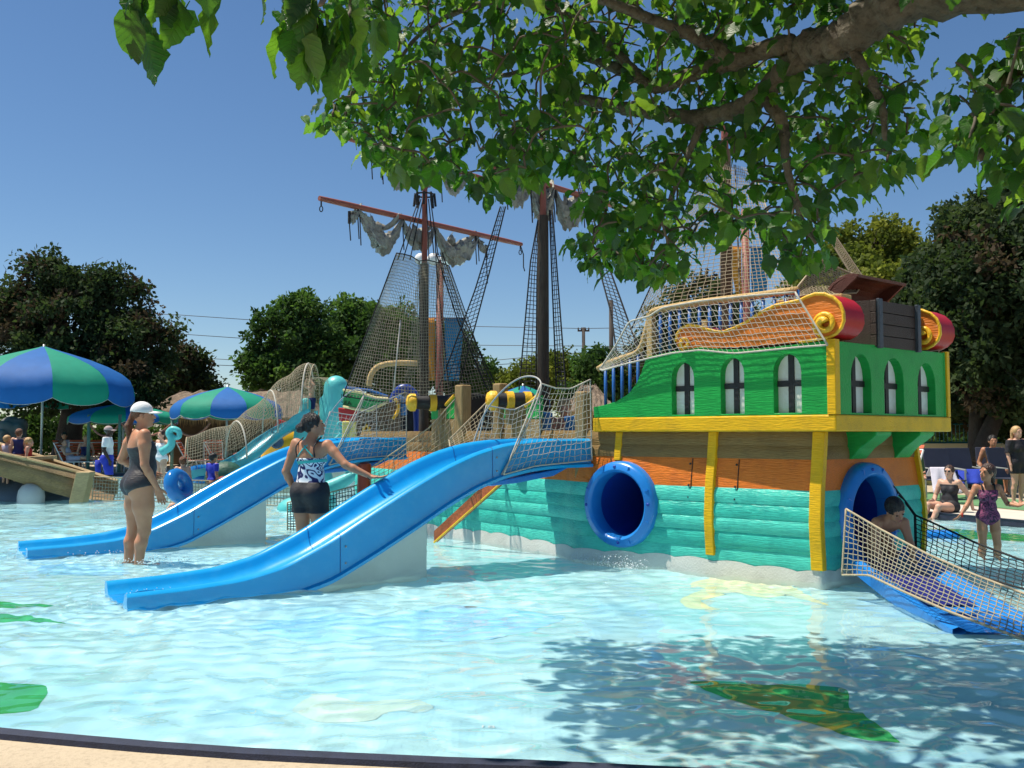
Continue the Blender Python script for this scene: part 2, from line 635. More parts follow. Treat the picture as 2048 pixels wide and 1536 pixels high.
# stirred water round the people and at the foot of the slides
for (cx, cy, rad, amp) in ((-3.75, 9.35, 0.75, 0.006), (-2.9, 7.1, 0.8, 0.006), (-5.1, 10.0, 0.8, 0.006), (2.2, 8.0, 0.7, 0.004), (-2.6, 9.4, 0.9, 0.006)):
    R = np.hypot(X - cx, Y - cy)
    g = np.exp(-(R / rad) ** 2)
    Z += amp * g * (np.sin(R * 42 + 3 * np.sin(5 * X + 3 * Y)) + 0.8 * np.sin(31 * X + 19 * Y) * np.sin(23 * Y - 17 * X))
nr, nc = X.shape
idx = np.arange(nr * nc).reshape(nr, nc)
quads = np.stack([idx[:-1, :-1], idx[:-1, 1:], idx[1:, 1:], idx[1:, :-1]], -1).reshape(-1, 4)
m = bpy.data.materials.new('pool water')
m.use_nodes = True
b = m.node_tree.nodes['Principled BSDF']
b.inputs['Base Color'].default_value = (0.90, 0.985, 1.0, 1)
b.inputs['Transmission Weight'].default_value = 1.0
b.inputs['Roughness'].default_value = 0.0
b.inputs['IOR'].default_value = 1.333
water = raw_mesh('water', np.stack([X, Y, Z], -1).reshape(-1, 3), quads, m, smooth=True)
structure(water)
water.cycles.is_caustics_caster = True
# ------------------------------------------------------------------ the play ship
C0 = at_d(1672, 850, 7.7).xy
L0 = at_d(1185, 850, 9.4).xy
R0 = at_d(1903, 850, 8.95).xy
AX = (L0 - C0).normalized()                    # towards the bow
BX = (R0 - C0).normalized()                    # across the stern
LEN_C, WID_C = (L0 - C0).length, (R0 - C0).length
A3, B3 = V(AX.x, AX.y, 0), V(BX.x, BX.y, 0)
def S(s, t, z):
    p = C0 + AX * s + BX * t
    return V(p.x, p.y, z)
def on_side(px, py, t=0.0):
    """pixel on the upright plane of the ship's flank: (s, z)"""
    return at_plane(px, py, C0 + BX * t, AX)
def on_stern(px, py, s=0.0):
    return at_plane(px, py, C0 + AX * s, BX)
GR = math.atan2(AX.y, AX.x)
GA = (1.2, 9, 9)
def paint(name, col, rough=0.34, wood=0.10, bump=0.5, **k):
    return mat(name, col, rough, 0.08, 3.0, bump, 9, 0.22, wood=wood, grainaxis=GA, grot=GR, **k)
M_AQUA = paint('aqua boat paint', (0.05, 0.52, 0.42), dirt=(0.02, 0.27, 0.25), dscale=4.5, damount=0.75)
M_AQUA2 = paint('aqua boat paint faded', (0.08, 0.59, 0.48), dirt=(0.03, 0.36, 0.32), dscale=5.5, damount=0.75)
M_ORANGE = paint('orange boat paint', (0.74, 0.19, 0.025), dirt=(0.46, 0.10, 0.02), dscale=5, damount=0.75)
M_BROWN = paint('brown boat paint', (0.24, 0.15, 0.055), 0.5, dirt=(0.12, 0.08, 0.035), dscale=4, damount=0.6)
M_GREEN = paint('green boat paint', (0.016, 0.35, 0.065), 0.38, 0.05, 0.4, dirt=(0.010, 0.22, 0.045), dscale=5, damount=0.6)
M_YELLOW = paint('yellow boat paint', (0.80, 0.45, 0.012), 0.4, 0.08, 0.4, dirt=(0.50, 0.28, 0.02), dscale=5, damount=0.6)
M_SKIRT = mat('white hull skirt', (0.62, 0.62, 0.58), 0.6, 0.08, 2, 0.25, 60, dirt=(0.38, 0.38, 0.35), dscale=3, damount=0.65)
M_PANE = mat('white window paint', (0.74, 0.73, 0.68), 0.5, 0.05, 3, 0.1, 40, dirt=(0.45, 0.38, 0.25), dscale=3.5, damount=0.5)
M_BLACK = mat('black paint', (0.012, 0.011, 0.012), 0.55, 0.2, 8, 0.2, 60)
M_BLUEP = mat('blue moulded plastic', (0.015, 0.20, 0.62), 0.28, 0.06, 2, 0.06, 120, 0.5, dirt=(0.05, 0.28, 0.66), dscale=2, damount=0.3)
M_TUBE = mat('deep blue plastic tube', (0.008, 0.05, 0.36), 0.35, 0.06, 2)
M_POST = mat('weathered timber', (0.33, 0.22, 0.09), 0.7, 0.15, 4, 0.5, 12, wood=0.3, grainaxis=(9, 9, 0.7))
M_RAIL = mat('rope wrapped rail', (0.50, 0.34, 0.14), 0.75, 0.2, 18, 0.8, 70)
M_BALU = mat('blue baluster', (0.02, 0.12, 0.40), 0.4, 0.1, 4)
M_CORD_W = mat('white net cord', (0.48, 0.46, 0.40), 0.9, 0.15, 20)
M_CORD_T = mat('tan net cord', (0.37, 0.31, 0.21), 0.9, 0.2, 20)
M_CORD_K = mat('black tarred cord', (0.018, 0.018, 0.02), 0.85, 0.2, 20)
M_CORD_G = mat('grey green cord', (0.30, 0.275, 0.20), 0.9, 0.2, 20)
M_RED = mat('red scroll paint', (0.40, 0.008, 0.012), 0.35, 0.08, 3, 0.1, 20, 0.2)
M_SCROLL_O = paint('orange scroll paint', (0.72, 0.21, 0.03), 0.4, 0.1, 0.6)
M_SCROLL_Y = mat('yellow scroll paint', (0.80, 0.46, 0.02), 0.4, 0.12, 8, 0.5, 30)
M_MAST = mat('dark mast timber', (0.055, 0.040, 0.028), 0.75, 0.2, 3, 0.7, 10, wood=0.45, grainaxis=(7, 7, 0.5))
M_MAST2 = mat('brown mast timber', (0.16, 0.10, 0.055), 0.75, 0.2, 3, 0.7, 10, wood=0.4, grainaxis=(7, 7, 0.5))
M_SPAR = mat('rust red spar', (0.25, 0.07, 0.045), 0.55, 0.15, 5, 0.3, 30)
M_SAIL = mat('torn canvas sail', (0.30, 0.30, 0.265), 0.9, 0.3, 5, 0.9, 25, dirt=(0.03, 0.03, 0.03), dscale=6.5, damount=1.0)

ship = thing('play_ship', S(1.2, 1.0, 0.0), 'painted pirate play ship with green windowed stern castle in the shallow pool', 'play ship')

# hull planks ---------------------------------------------------------------
_h = [S(0.29, 1.84, 0), S(0.29, 1.0, 0), S(0.29, 0.185, 0), S(1.4, 0.135, 0), S(2.6, 0.075, 0)]
for px, py in ((1127, 1108), (1000, 1088), (880, 1068)):
    _h.append(at_z(px, py, 0.0))
_h += [V(-1.85, 13.3, 0), V(-2.35, 14.4, 0)]
HULL = [_h[0], _h[1], _h[2]] + catmull(_h[2:], 6)[1:]
def hull_offset(d):
    out = []
    n = len(HULL)
    for i, p in enumerate(HULL):
        a = (HULL[max(i, 1)] - HULL[max(i, 1) - 1]).normalized()
        b2 = (HULL[min(i + 1, n - 1)] - HULL[min(i, n - 2)]).normalized()
        na, nb = V(-a.y, a.x, 0), V(-b2.y, b2.x, 0)
        m_ = (na + nb).normalized()
        out.append(p + m_ * (d / max(m_.dot(na), 0.4)))
    return out
# outward is the side of the viewer
_test = hull_offset(0.1)
OUT_SIGN = 1.0 if (_test[5] - HULL[5]).dot(-B3) > 0 else -1.0
def flare(z):
    return interp(z, [-0.3, 0.0, 0.2, 0.5, 0.8, 1.05, 1.32], [0.03, 0.05, 0.055, 0.075, 0.055, 0.02, -0.01])
def hull_strip(z0, z1, bul, m_, name='hull_plank', nz=5, thick=0.05, i0=0, i1=None):
    prof = []
    for k in range(nz):
        v = k / (nz - 1)
        z = z0 + (z1 - z0) * v
        prof.append((flare(z) + bul * (math.sin(math.pi * min(max(v, 0.02), 0.98)) ** 0.6) + bul * 0.5 * (1 - v), z))
    rings = prof + [(prof[-1][0] - thick, z1), (prof[0][0] - thick, z0)]
    mb = MB()
    lines = [hull_offset(OUT_SIGN * d) for d, z in rings]
    n = len(HULL)
    i1 = i1 or n
    vs, fs = [], []
    for k, (d, z) in enumerate(rings):
        vs += [V(p.x, p.y, z) for p in lines[k][i0:i1]]
    w = i1 - i0
    R_ = len(rings)
    for k in range(R_):
        for i in range(w - 1):
            k2 = (k + 1) % R_
            fs.append((k * w + i, k * w + i + 1, k2 * w + i + 1, k2 * w + i))
    fs.append(tuple(k * w for k in range(R_)))
    fs.append(tuple(k * w + w - 1 for k in reversed(range(R_))))
    mb.add(vs, fs)
    return mb.build(name, m_, ship, smooth=35)
planks = []
zz = [0.07, 0.25, 0.40, 0.53, 0.66, 0.79]
for i in range(5):
    o = hull_strip(zz[i] - 0.004, zz[i + 1] + 0.004, 0.016, M_AQUA if i % 2 else M_AQUA2)
    planks.append(o)
planks.append(hull_strip(0.786, 1.066, 0.006, M_ORANGE))
planks.append(hull_strip(1.058, 1.186, 0.012, M_BROWN))
planks.append(hull_strip(1.178, 1.318, 0.012, M_BROWN))
planks.append(hull_strip(-0.26, 0.08, 0.0, M_SKIRT, 'hull_base', 4))
for o in planks:
    receiver(o)
# foam-shaped upper edge of the white base
mb = MB()
ln = resample(hull_offset(OUT_SIGN * (0.055 + 0.022)), 260)
ln2 = resample(hull_offset(OUT_SIGN * (0.052 + 0.035)), 260)
rnd = random.Random(4)
vs, fs = [], []
ph = 0.0
for i in range(260):
    ph += rnd.uniform(0.24, 0.38)
    top = 0.105 + 0.028 * abs(math.sin(ph)) ** 0.7 + 0.012 * math.sin(ph * 0.31)
    p, q = ln[i], ln2[i]
    vs += [V(q.x, q.y, -0.26), V(q.x, q.y, 0.02), V(q.x, q.y, 0.02).lerp(V(p.x, p.y, top), 0.55), V(p.x, p.y, top)]
for i in range(259):
    for k in range(3):
        fs.append((i * 4 + k, i * 4 + k + 4, i * 4 + k + 5, i * 4 + k + 1))
mb.add(vs, fs)
receiver(mb.build('foam_skirt', M_SKIRT, ship, smooth=True))
# yellow ribs
def rib(px_top, w, z0, z1, i_s=None, name='hull_rib', t_in=0.0):
    s0, _ = on_side(px_top, 900, 0.1)
    mb = MB()
    def col(s):
        out = []
        for k in range(13):
            z = z0 + (z1 - z0) * k / 12
            out.append((flare(z) + 0.018, z))
        return out
    pr = col(s0)
    vs, fs = [], []
    for (d, z) in pr:
        for s in (s0 - w / 2, s0 + w / 2):
            for dd in (0.022, -0.04):
                vs.append(S(s, 0.185 - (s - 0.29) * 0.046 - d - dd, z))
    for k in range(len(pr) - 1):
        o = k * 4
        fs += [(o, o + 2, o + 6, o + 4), (o + 2, o + 3, o + 7, o + 6), (o + 1, o, o + 4, o + 5), (o + 3, o + 1, o + 5, o + 7)]
    fs += [(0, 1, 3, 2), (len(vs) - 4, len(vs) - 2, len(vs) - 1, len(vs) - 3)]
    mb.add(vs, fs)
    return mb.build(name, M_YELLOW, ship, smooth=30, bevel=0.006)
rib(1630, 0.105, 0.12, 1.30)
rib(1424, 0.085, 0.17, 1.30)
rib(1243, 0.075, 1.02, 1.30)
# far stern corner strip
mb = MB()
mb.tube([S(0.29 - flare(z) - 0.02, 1.83, z) for z in np.linspace(0.12, 1.30, 10)], 0.035, 4)
mb.build('hull_rib', M_YELLOW, ship)
# ledge under the castle
mb = MB()
def plan_prism(mb, pts, z0, z1):
    mb.prism([S(s, t, z0) for s, t in pts], (0, 0, z1 - z0))
plan_prism(mb, [(0, 0), (LEN_C, 0), (LEN_C, 0.2), (0.34, 0.2), (0.34, WID_C - 0.2), (LEN_C, WID_C - 0.2), (LEN_C, WID_C), (0, WID_C)], 1.302, 1.442)
mb.build('ledge', M_YELLOW, ship, bevel=0.012)
mb = MB()
plan_prism(mb, [(0.02, 0.02), (LEN_C, 0.02), (LEN_C, WID_C - 0.02), (0.02, WID_C - 0.02)], 1.40, 1.452)
mb.build('castle_floor', M_BROWN, ship)
# stern brackets
for (pa, pb) in ((1692, 1734), (1782, 1832)):
    t0, _ = on_stern(pa, 885, 0.29)
    mb = MB()
    prof = [(0.34, 1.302), (0.015, 1.302), (0.02, 1.27), (0.09, 1.21), (0.17, 1.15), (0.22, 1.09), (0.25, 1.055), (0.34, 1.055)]
    mb.prism([S(s, t0, z) for s, z in prof], B3 * 0.26)
    mb.build('bracket', M_GREEN, ship, bevel=0.008)

# castle walls with arched windows -------------------------------------------
def arch(c, w, z0, z1, n=9):
    """arched opening outline: centre, half width, sill and crown"""
    pts = [(c - w, z0), (c + w, z0)]
    zs = z1 - w * 1.25
    for k in range(n + 1):
        a = math.pi * k / n
        pts.append((c + w * math.cos(a), zs + w * 1.25 * math.sin(a)))
    return pts
side_px = [(1187, 834), (1187, 814), (1205, 811), (1232, 803), (1256, 788), (1272, 768), (1283, 744), (1290, 722), (1298, 713), (1345, 703), (1400, 694), (1460, 699), (1520, 697), (1580, 690), (1630, 684), (1666, 680)]
side_out = [(s, z) for s, z in (on_side(x, y, 0.015) for x, y in side_px)]
TOPZ = side_out[-1][1]
side_out[0] = (LEN_C - 0.005, 1.444)
side_out += [(0.012, TOPZ), (0.012, 1.444)]
wins = []
for x0, x1, y0 in ((1352, 1392, 725), (1450, 1492, 716), (1556, 1606, 708)):
    s0, _ = on_side(x0, 780, 0.06)
    s1, _ = on_side(x1, 780, 0.06)
    _, zt = on_side((x0 + x1) / 2, y0, 0.06)
    wins.append(((s0 + s1) / 2, abs(s0 - s1) / 2 + 0.012, 1.462, zt))
mb = MB()
mb.plate(side_out, [arch(*w_) for w_ in wins], lambda s, z: S(s, 0.015, z), B3 * 0.085)
mb.build('castle_side', M_GREEN, ship, bevel=0.004)
mb = MB()
mb.plate(side_out, [arch(*w_) for w_ in wins], lambda s, z: S(s, WID_C - 0.10, z), B3 * 0.085)
mb.build('castle_side', M_GREEN, ship)
swins = []
for x0, x1, y0 in ((1706, 1746, 708), (1772, 1811, 716), (1839, 1874, 726)):
    t0, _ = on_stern(x0, 780, 0.0)
    t1, _ = on_stern(x1, 780, 0.0)
    _, zt = on_stern((x0 + x1) / 2 - 8, y0, 0.03)
    swins.append(((t0 + t1) / 2, abs(t0 - t1) / 2, 1.462, zt))
mb = MB()
stern_out = [(0.06, 1.444), (WID_C - 0.06, 1.444), (WID_C - 0.06, TOPZ - 0.005), (0.06, TOPZ - 0.005)]
mb.plate(stern_out, [arch(*w_) for w_ in swins], lambda t, z: S(0.014, t, z), A3 * 0.15)
mb.build('castle_stern', M_GREEN, ship, bevel=0.004)
def window(c, w, z0, z1, fn, d, depth):
    """white arched pane with a black cross, set back in its opening"""
    p = MB()
    ar = arch(c, w + 0.01, z0 - 0.01, z1 + 0.01)
    p.prism([fn(x, z, depth) for x, z in ar], d * 0.02)
    pane = p.build('window', M_PANE, ship)
    q = MB()
    zm = z0 + (z1 - z0) * 0.50
    q.prism([fn(x, z, depth - 0.012) for x, z in ((c - 0.026, z0), (c + 0.026, z0), (c + 0.026, z1 + 0.005), (c - 0.026, z1 + 0.005))], d * 0.014)
    q.build('cross_bar', M_BLACK, pane)
    q = MB()
    q.prism([fn(x, z, depth - 0.016) for x, z in ((c - w, zm - 0.026), (c + w, zm - 0.026), (c + w, zm + 0.026), (c - w, zm + 0.026))], d * 0.017)
    q.build('cross_bar', M_BLACK, pane)
for (c, w, z0, z1) in wins:
    window(c, w, z0, z1, lambda s, z, dp: S(s, 0.015 + dp, z), B3, 0.07)
for (c, w, z0, z1) in swins:
    window(c, w, z0, z1, lambda t, z, dp: S(0.014 + dp, t, z), A3, 0.075)
# corner strips
for (s, t, w) in ((0.005, 0.005, 0.075), (0.005, WID_C - 0.06, 0.055)):
    mb = MB()
    mb.box(S(s + w / 2 - 0.01, t + w / 2 - 0.01, (1.444 + TOPZ) / 2 + 0.005), (w, w, TOPZ - 1.444 + 0.01), A3, B3)
    mb.build('corner_strip', M_YELLOW, ship, bevel=0.006)
# castle roof deck and inner bulkhead
mb = MB()
plan_prism(mb, [(0.05, 0.06), (1.72, 0.06), (1.72, WID_C - 0.06), (0.05, WID_C - 0.06)], TOPZ - 0.07, TOPZ - 0.02)
mb.build('roof_deck', M_BROWN, ship)
# main deck
DECKZ = 0.93
mb = MB()
dk = [V(p.x, p.y, 0) for p in hull_offset(OUT_SIGN * -0.05)[8:]]
far = [p + B3 * 1.7 for p in reversed(dk)]
mb.prism([V(p.x, p.y, DECKZ) for p in dk + far], (0, 0, 0.06))
mb.build('main_deck', M_POST, ship)
# far flank, closes the hull from behind
mb = MB()
fl2 = [S(0.29, 1.88, 0), S(2.5, 1.88, 0)] + [p + B3 * 1.7 for p in dk[6:]]
mb.add([V(p.x, p.y, z) for p in fl2 for z in (-0.2, 1.0)] , [(2 * i, 2 * i + 2, 2 * i + 3, 2 * i + 1) for i in range(len(fl2) - 1)])
mb.build('far_flank', M_AQUA, ship)
mb = MB()
mb.box(S(LEN_C - 0.1, 1.0, 1.2), (0.08, 1.6, 0.44), A3, B3)
mb.build('bulkhead', M_BROWN, ship)

# round tube ports ------------------------------------------------------------
def apply_cut(objs, c, axis, r, ln):
    cm = MB()
    cm.lathe([(r, -ln), (r, ln)], c, axis, 40, cap=True)
    cut = cm.build('cutter', M_TUBE)
    for o in objs:
        md = o.modifiers.new('cut', 'BOOLEAN')
        md.operation = 'DIFFERENCE'
        md.solver = 'EXACT'
        md.object = cut
        dg = bpy.context.evaluated_depsgraph_get()
        me2 = bpy.data.meshes.new_from_object(o.evaluated_get(dg))
        o.modifiers.remove(md)
        old = o.data
        o.data = me2
        bpy.data.meshes.remove(old)
    bpy.data.objects.remove(cut)
def port(name, c, outward, R, r, xdir):
    """moulded tube mouth: fat rounded ring, bolts, and the tube running in"""
    outward = V(outward).normalized()
    p = MB()
    prof = [(r, -0.05), (r, 0.10), (r + 0.012, 0.125), (r + 0.03, 0.135), (R - 0.03, 0.115), (R - 0.008, 0.095), (R, 0.06), (R, -0.03)]
    p.lathe(prof, c, outward, 48, xdir)
    ring = p.build(name, M_BLUEP, ship, smooth=40)
    t = MB()
    inw = [(r + 0.001, 0.10), (r + 0.001, -0.35), (r * 0.98, -0.8), (r * 0.9, -1.15), (0.01, -1.2)]
    t.lathe(inw, c, outward, 40, xdir)
    t.build('tube_bore', M_TUBE, ring, smooth=40)
    up = V(0, 0, 1)
    sd = outward.cross(up).normalized()
    for k in range(4):
        a = math.pi / 2 * k + 0.05
        q = c + (up * math.cos(a) + sd * math.sin(a)) * ((R + r) / 2) + outward * 0.122
        bb = MB()
        bb.lathe([(0.0, 0.018), (0.012, 0.016), (0.016, 0.008), (0.016, 0.0)], q, outward, 10)
        bb.build('bolt', M_TUBE, ring, smooth=True)
    for k in range(8):
        a = math.pi / 4 * k + 0.4
        d_ = up * math.cos(a) + sd * math.sin(a)
        bb = MB()
        bb.box(c + d_ * ((R + r) / 2) + outward * 0.119, (R - r - 0.05, 0.007, 0.02), d_, outward.cross(d_), outward)
        bb.build('seam_ridge', M_BLUEP, ring)
    receiver(ring)
    return ring
ps, pz = on_side(1245, 1008, 0.04)
PORT_SIDE = S(ps, 0.04, pz)
apply_cut(planks, PORT_SIDE, -B3.normalized(), 0.335, 0.5)
nside = V(-AX.y, AX.x, 0)
if nside.dot(-B3) < 0:
    nside = -nside
port('tube_port', PORT_SIDE - nside * 0.02, nside, 0.425, 0.315, (0, 0, 1))
pt, pz2 = on_stern(1730, 1030, 0.24)
PORT_STERN = S(0.24, pt, pz2)
nst = V(-BX.y, BX.x, 0)
if nst.dot(-A3) < 0:
    nst = -nst
apply_cut(planks, PORT_STERN, nst, 0.37, 0.5)
port('tube_port', PORT_STERN - nst * 0.03, nst, 0.475, 0.35, (0, 0, 1))

# scrolls on top of the stern --------------------------------------------------
sc_px = [(1353, 683), (1356, 668), (1363, 657), (1379, 650), (1396, 652), (1412, 657), (1432, 663), (1449, 664), (1470, 656), (1492, 645), (1512, 632), (1531, 621), (1552, 611), (1575, 606), (1601, 601), (1615, 594), (1632, 588), (1650, 588), (1668, 595), (1681, 607), (1688, 624), (1689, 642), (1684, 656), (1674, 667), (1660, 675), (1644, 677), (1630, 680), (1600, 684), (1540, 690), (1480, 694), (1420, 697), (1371, 702), (1358, 697)]
sc_out = [on_side(x, y, 0.03) for x, y in sc_px]
def scroll(t0, w):
    mb = MB()
    n = len(sc_out)
    vs = [S(s, t0, z) for s, z in sc_out] + [S(s, t0 + w, z) for s, z in sc_out]
    mb.add(vs, [tuple(reversed(range(n))), tuple(range(n, 2 * n))])
    mb.slot = 1
    mb.add(vs, [(i, (i + 1) % n, n + (i + 1) % n, n + i) for i in range(n)])
    bd = mb.build('scroll', [M_SCROLL_O, M_RED], ship, smooth=50)
    for tt in (t0,):
        MB().tube([S(s, tt, z) for s, z in sc_out[:28]], 0.015, 8).build('trim', M_SCROLL_Y, bd, smooth=True)
    for (cx, cy, r0, turns) in ((1654, 648, 0.105, 1.6), (1374, 688, 0.066, 1.4)):
        s_, z_ = on_side(cx, cy, 0.03)
        for tt, sg in ((t0, -1), (t0 + w, 1)):
            pts, rs = [], []
            for k in range(40):
                f_ = k / 39
                a = -1.2 + turns * 2 * math.pi * f_
                rr_ = r0 * (1 - 0.78 * f_)
                pts.append(S(s_ + rr_ * math.cos(a), tt + sg * (0.012 + 0.035 * f_), z_ + rr_ * math.sin(a)))
                rs.append(r0 * (0.16 + 0.16 * f_))
            b_ = MB().tube(pts, rs, 8)
            b_.build('volute', M_SCROLL_Y, bd, smooth=True)
scroll(0.02, 0.32)
scroll(1.66, 0.29)
# timber block behind the near scroll
mb = MB()
mb.box(S(0.42, 0.40, 2.445), (0.62, 0.16, 0.11), A3, B3)
mb.build('roof_beam', M_RAIL, ship, bevel=0.01)
for s_ in (0.2, 0.65):
    MB().box(S(s_, 0.40, (TOPZ + 2.40) / 2), (0.07, 0.07, 2.40 - TOPZ + 0.05), A3, B3).build('beam_post', M_RAIL, ship)

# rails -------------------------------------------------------------------------
def rail_line(px_pts, t):
    return [S(*((lambda q: (q[0], t, q[1]))(on_side(x, y, t)))) for x, y in px_pts]
RT = 0.16
low = rail_line([(1196, 738), (1215, 727), (1245, 716), (1272, 706), (1284, 690), (1294, 655), (1302, 628)], RT)
upr = rail_line([(1302, 626), (1320, 619), (1400, 605), (1500, 593), (1595, 580)], RT)
MB().tube(catmull(low, 4), 0.030, 8).build('handrail', M_RAIL, ship, smooth=True)
MB().tube(catmull(upr, 4), 0.034, 8).build('handrail', M_RAIL, ship, smooth=True)
def baluster(p, z0):
    MB().tube([V(p.x, p.y, z0), p], 0.017, 8).build('baluster', M_BALU, ship, smooth=True)
for x in (1211, 1227, 1244, 1260, 1276):
    q = at_plane(x, 720, C0 + BX * RT, AX)
    zt = interp(x, [1196, 1215, 1245, 1272, 1284], [low[0].z, low[1].z, low[2].z, low[3].z, low[4].z])
    baluster(S(q[0], RT, zt), 1.45)
for k in range(15):
    f_ = k / 14
    p = upr[0].lerp(upr[-1], f_)
    baluster(p, TOPZ - 0.03 if p.length else 1.45)
farr = [p + B3 * (WID_C - 0.45) for p in upr]
MB().tube(farr, 0.034, 8).build('handrail', M_RAIL, ship, smooth=True)
for k in range(13):
    p = farr[0].lerp(farr[-1], k / 12)
    baluster(p, TOPZ - 0.03)
# front end posts of the roof deck rail
for t_ in (RT, 1.0, WID_C - 0.3):
    s_e = on_side(1302, 626, RT)[0]
    MB().box(S(s_e, t_, (1.45 + upr[0].z) / 2), (0.06, 0.06, upr[0].z - 1.45), A3, B3).build('rail_post', M_RAIL, ship)

# bulwark posts, cannons, gun-port panels on the near side of the main deck -------
def hull_at(px, d_out=0.0, z=1.0):
    """point of the hull flank in the direction of a photo column"""
    line = hull_offset(OUT_SIGN * d_out)
    best = None
    for a, b2 in zip(line[2:], line[3:]):
        ra = (a.x / a.y) * FPX + 1024
        rb = (b2.x / b2.y) * FPX + 1024
        if (ra - px) * (rb - px) <= 0 and abs(ra - rb) > 1e-6:
            t = (px - ra) / (rb - ra)
            p = a.lerp(b2, t)
            return V(p.x, p.y, z)
    return V(line[-1].x, line[-1].y, z)
for px, ytop, w in ((926, 770, 0.145), (1001, 767, 0.13), (1167, 783, 0.13)):
    p = hull_at(px, -0.02)
    zt = CZ + (HOR - ytop) / FPX * p.y
    mb = MB()
    mb.box(V(p.x, p.y, (0.75 + zt) / 2), (w, w, zt - 0.75), A3, B3)
    o = mb.build('bulwark_post', M_POST, ship, bevel=0.02, seg=3)
def gun_panel(px0, px1, y_top, y_mid, y_bot):
    a, b2 = hull_at(px0, 0.0), hull_at(px1, 0.0)
    d_ = (b2 - a).normalized()
    nrm = V(-d_.y, d_.x, 0)
    if nrm.dot(-B3) < 0:
        nrm = -nrm
    mid = (a + b2) / 2
    zt, zm, zb = [CZ + (HOR - y) / FPX * mid.y for y in (y_top, y_mid, y_bot)]
    L_ = (b2 - a).length
    # brown boards, one by one
    nb = 4
    for k in range(nb):
        c = a + d_ * (L_ * (k + 0.5) / nb)
        MB().box(V(c.x, c.y, (zb + zm) / 2), (L_ / nb - 0.006, 0.05, zm - zb), d_, nrm).build('bulwark_board', M_POST, ship, bevel=0.006)
    for k in (0, 1):
        f0, f1 = (0.0, 0.36) if k == 0 else (0.64, 1.0)
        pts = []
        for f_, z_ in ((f0, zm), (f1, zm), (f1, zt - (0.12 if k == 0 else 0)), (f0, zt - (0 if k == 0 else 0.12))):
            c = a + d_ * (L_ * f_) + nrm * 0.03
            pts.append(V(c.x, c.y, z_))
        mb = MB()
        mb.prism(pts, -nrm * 0.07)
        mb.build('gun_port_cheek', M_GREEN, ship, bevel=0.01)
        MB().tube([pts[3] + nrm * 0.005, pts[2] + nrm * 0.005], 0.022, 6).build('trim', M_SCROLL_Y, ship)
    return mid, nrm, zt, d_
def cannon(c, d_, ln=0.62, r=0.085):
    """black barrel with yellow bands and a swollen yellow muzzle"""
    d_ = V(d_).normalized()
    t = thing('cannon', c, 'black toy cannon with yellow bands', 'cannon')
    mb = MB()
    mb.lathe([(0.0, -0.02), (r * 1.0, -0.02), (r * 1.05, 0.1), (r * 0.92, ln - 0.08), (r * 0.9, ln)], c, d_, 20)
    mb.build('barrel', M_BLACK, t, smooth=40)
    mb = MB()
    mb.lathe([(0.028, ln + 0.09), (0.028, ln + 0.115), (0.045, ln + 0.11), (r * 0.95, ln + 0.095), (r * 1.18, ln + 0.06), (r * 1.18, ln + 0.0), (r * 0.85, ln - 0.015)], c, d_, 24)
    mb.build('muzzle', M_SCROLL_Y, t, smooth=40)
    mb = MB()
    mb.lathe([(0.0, ln + 0.09), (0.03, ln + 0.09)], c, d_, 12)
    mb.build('bore', M_PANE, t)
    for h in (ln * 0.62, ln * 0.12):
        mb = MB()
        mb.lathe([(r * 0.9, h - 0.045), (r * 1.14, h - 0.04), (r * 1.14, h + 0.04), (r * 0.9, h + 0.045)], c, d_, 24)
        mb.build('band', M_SCROLL_Y, t, smooth=40)
    mb = MB()
    mb.box(c + d_ * 0.12 - V(0, 0, 0.17), (0.34, 0.14, 0.2), d_, d_.cross(V(0, 0, 1)))
    mb.build('carriage', M_POST, t, bevel=0.01)
    return t
m1, n1, z1, dd1 = gun_panel(866, 914, 792, 838, 905)
m2, n2, z2, dd2 = gun_panel(1012, 1082, 792, 838, 905)
cdir = (n1 * 0.9 + V(-0.75, 0.1, 0)).normalized()
c1 = at_d(922, 806, m1.y + 0.10)
t = cannon(c1, cdir, 0.60, 0.095)
t['label'] = 'black toy cannon with yellow bands by the foremast slide'
c2 = at_d(1062, 802, m2.y + 0.12)
t = cannon(c2, cdir, 0.42, 0.095)
t['label'] = 'black toy cannon with yellow bands behind the net of the castle slide'
# inboard dark doorway hood and the orange ramp board under the near slide
mb = MB()
hc = V(-0.55, 13.3, DECKZ)
pts = [(-0.42, 0), (0.42, 0)] + [(0.42 * math.cos(a), 0.62 + 0.32 * math.sin(a)) for a in np.linspace(0, math.pi, 10)]
mb.prism([hc + V(x, 0.0, z) for x, z in pts], (0, 0.5, 0))
mb.build('doorway_hood', M_BLACK, ship, bevel=0.02)
mb = MB()
p0, p1 = at_d(1005, 935, 10.2), at_d(868, 1062, 10.9)
p2, p3 = at_d(1000, 968, 10.2), at_d(868, 1085, 10.9)
mb.add([p0, p1, p3, p2, p0 + B3 * 0.05, p1 + B3 * 0.05, p3 + B3 * 0.05, p2 + B3 * 0.05], [(0, 1, 2, 3), (7, 6, 5, 4), (0, 4, 5, 1), (1, 5, 6, 2), (2, 6, 7, 3), (3, 7, 4, 0)])
mb.build('ramp_board', mat('rust red board', (0.36, 0.09, 0.025), 0.6, 0.25, 8, 0.5, 30), ship)
MB().tube([p2, p3], 0.012, 6).build('ramp_edge', M_SCROLL_Y, ship)

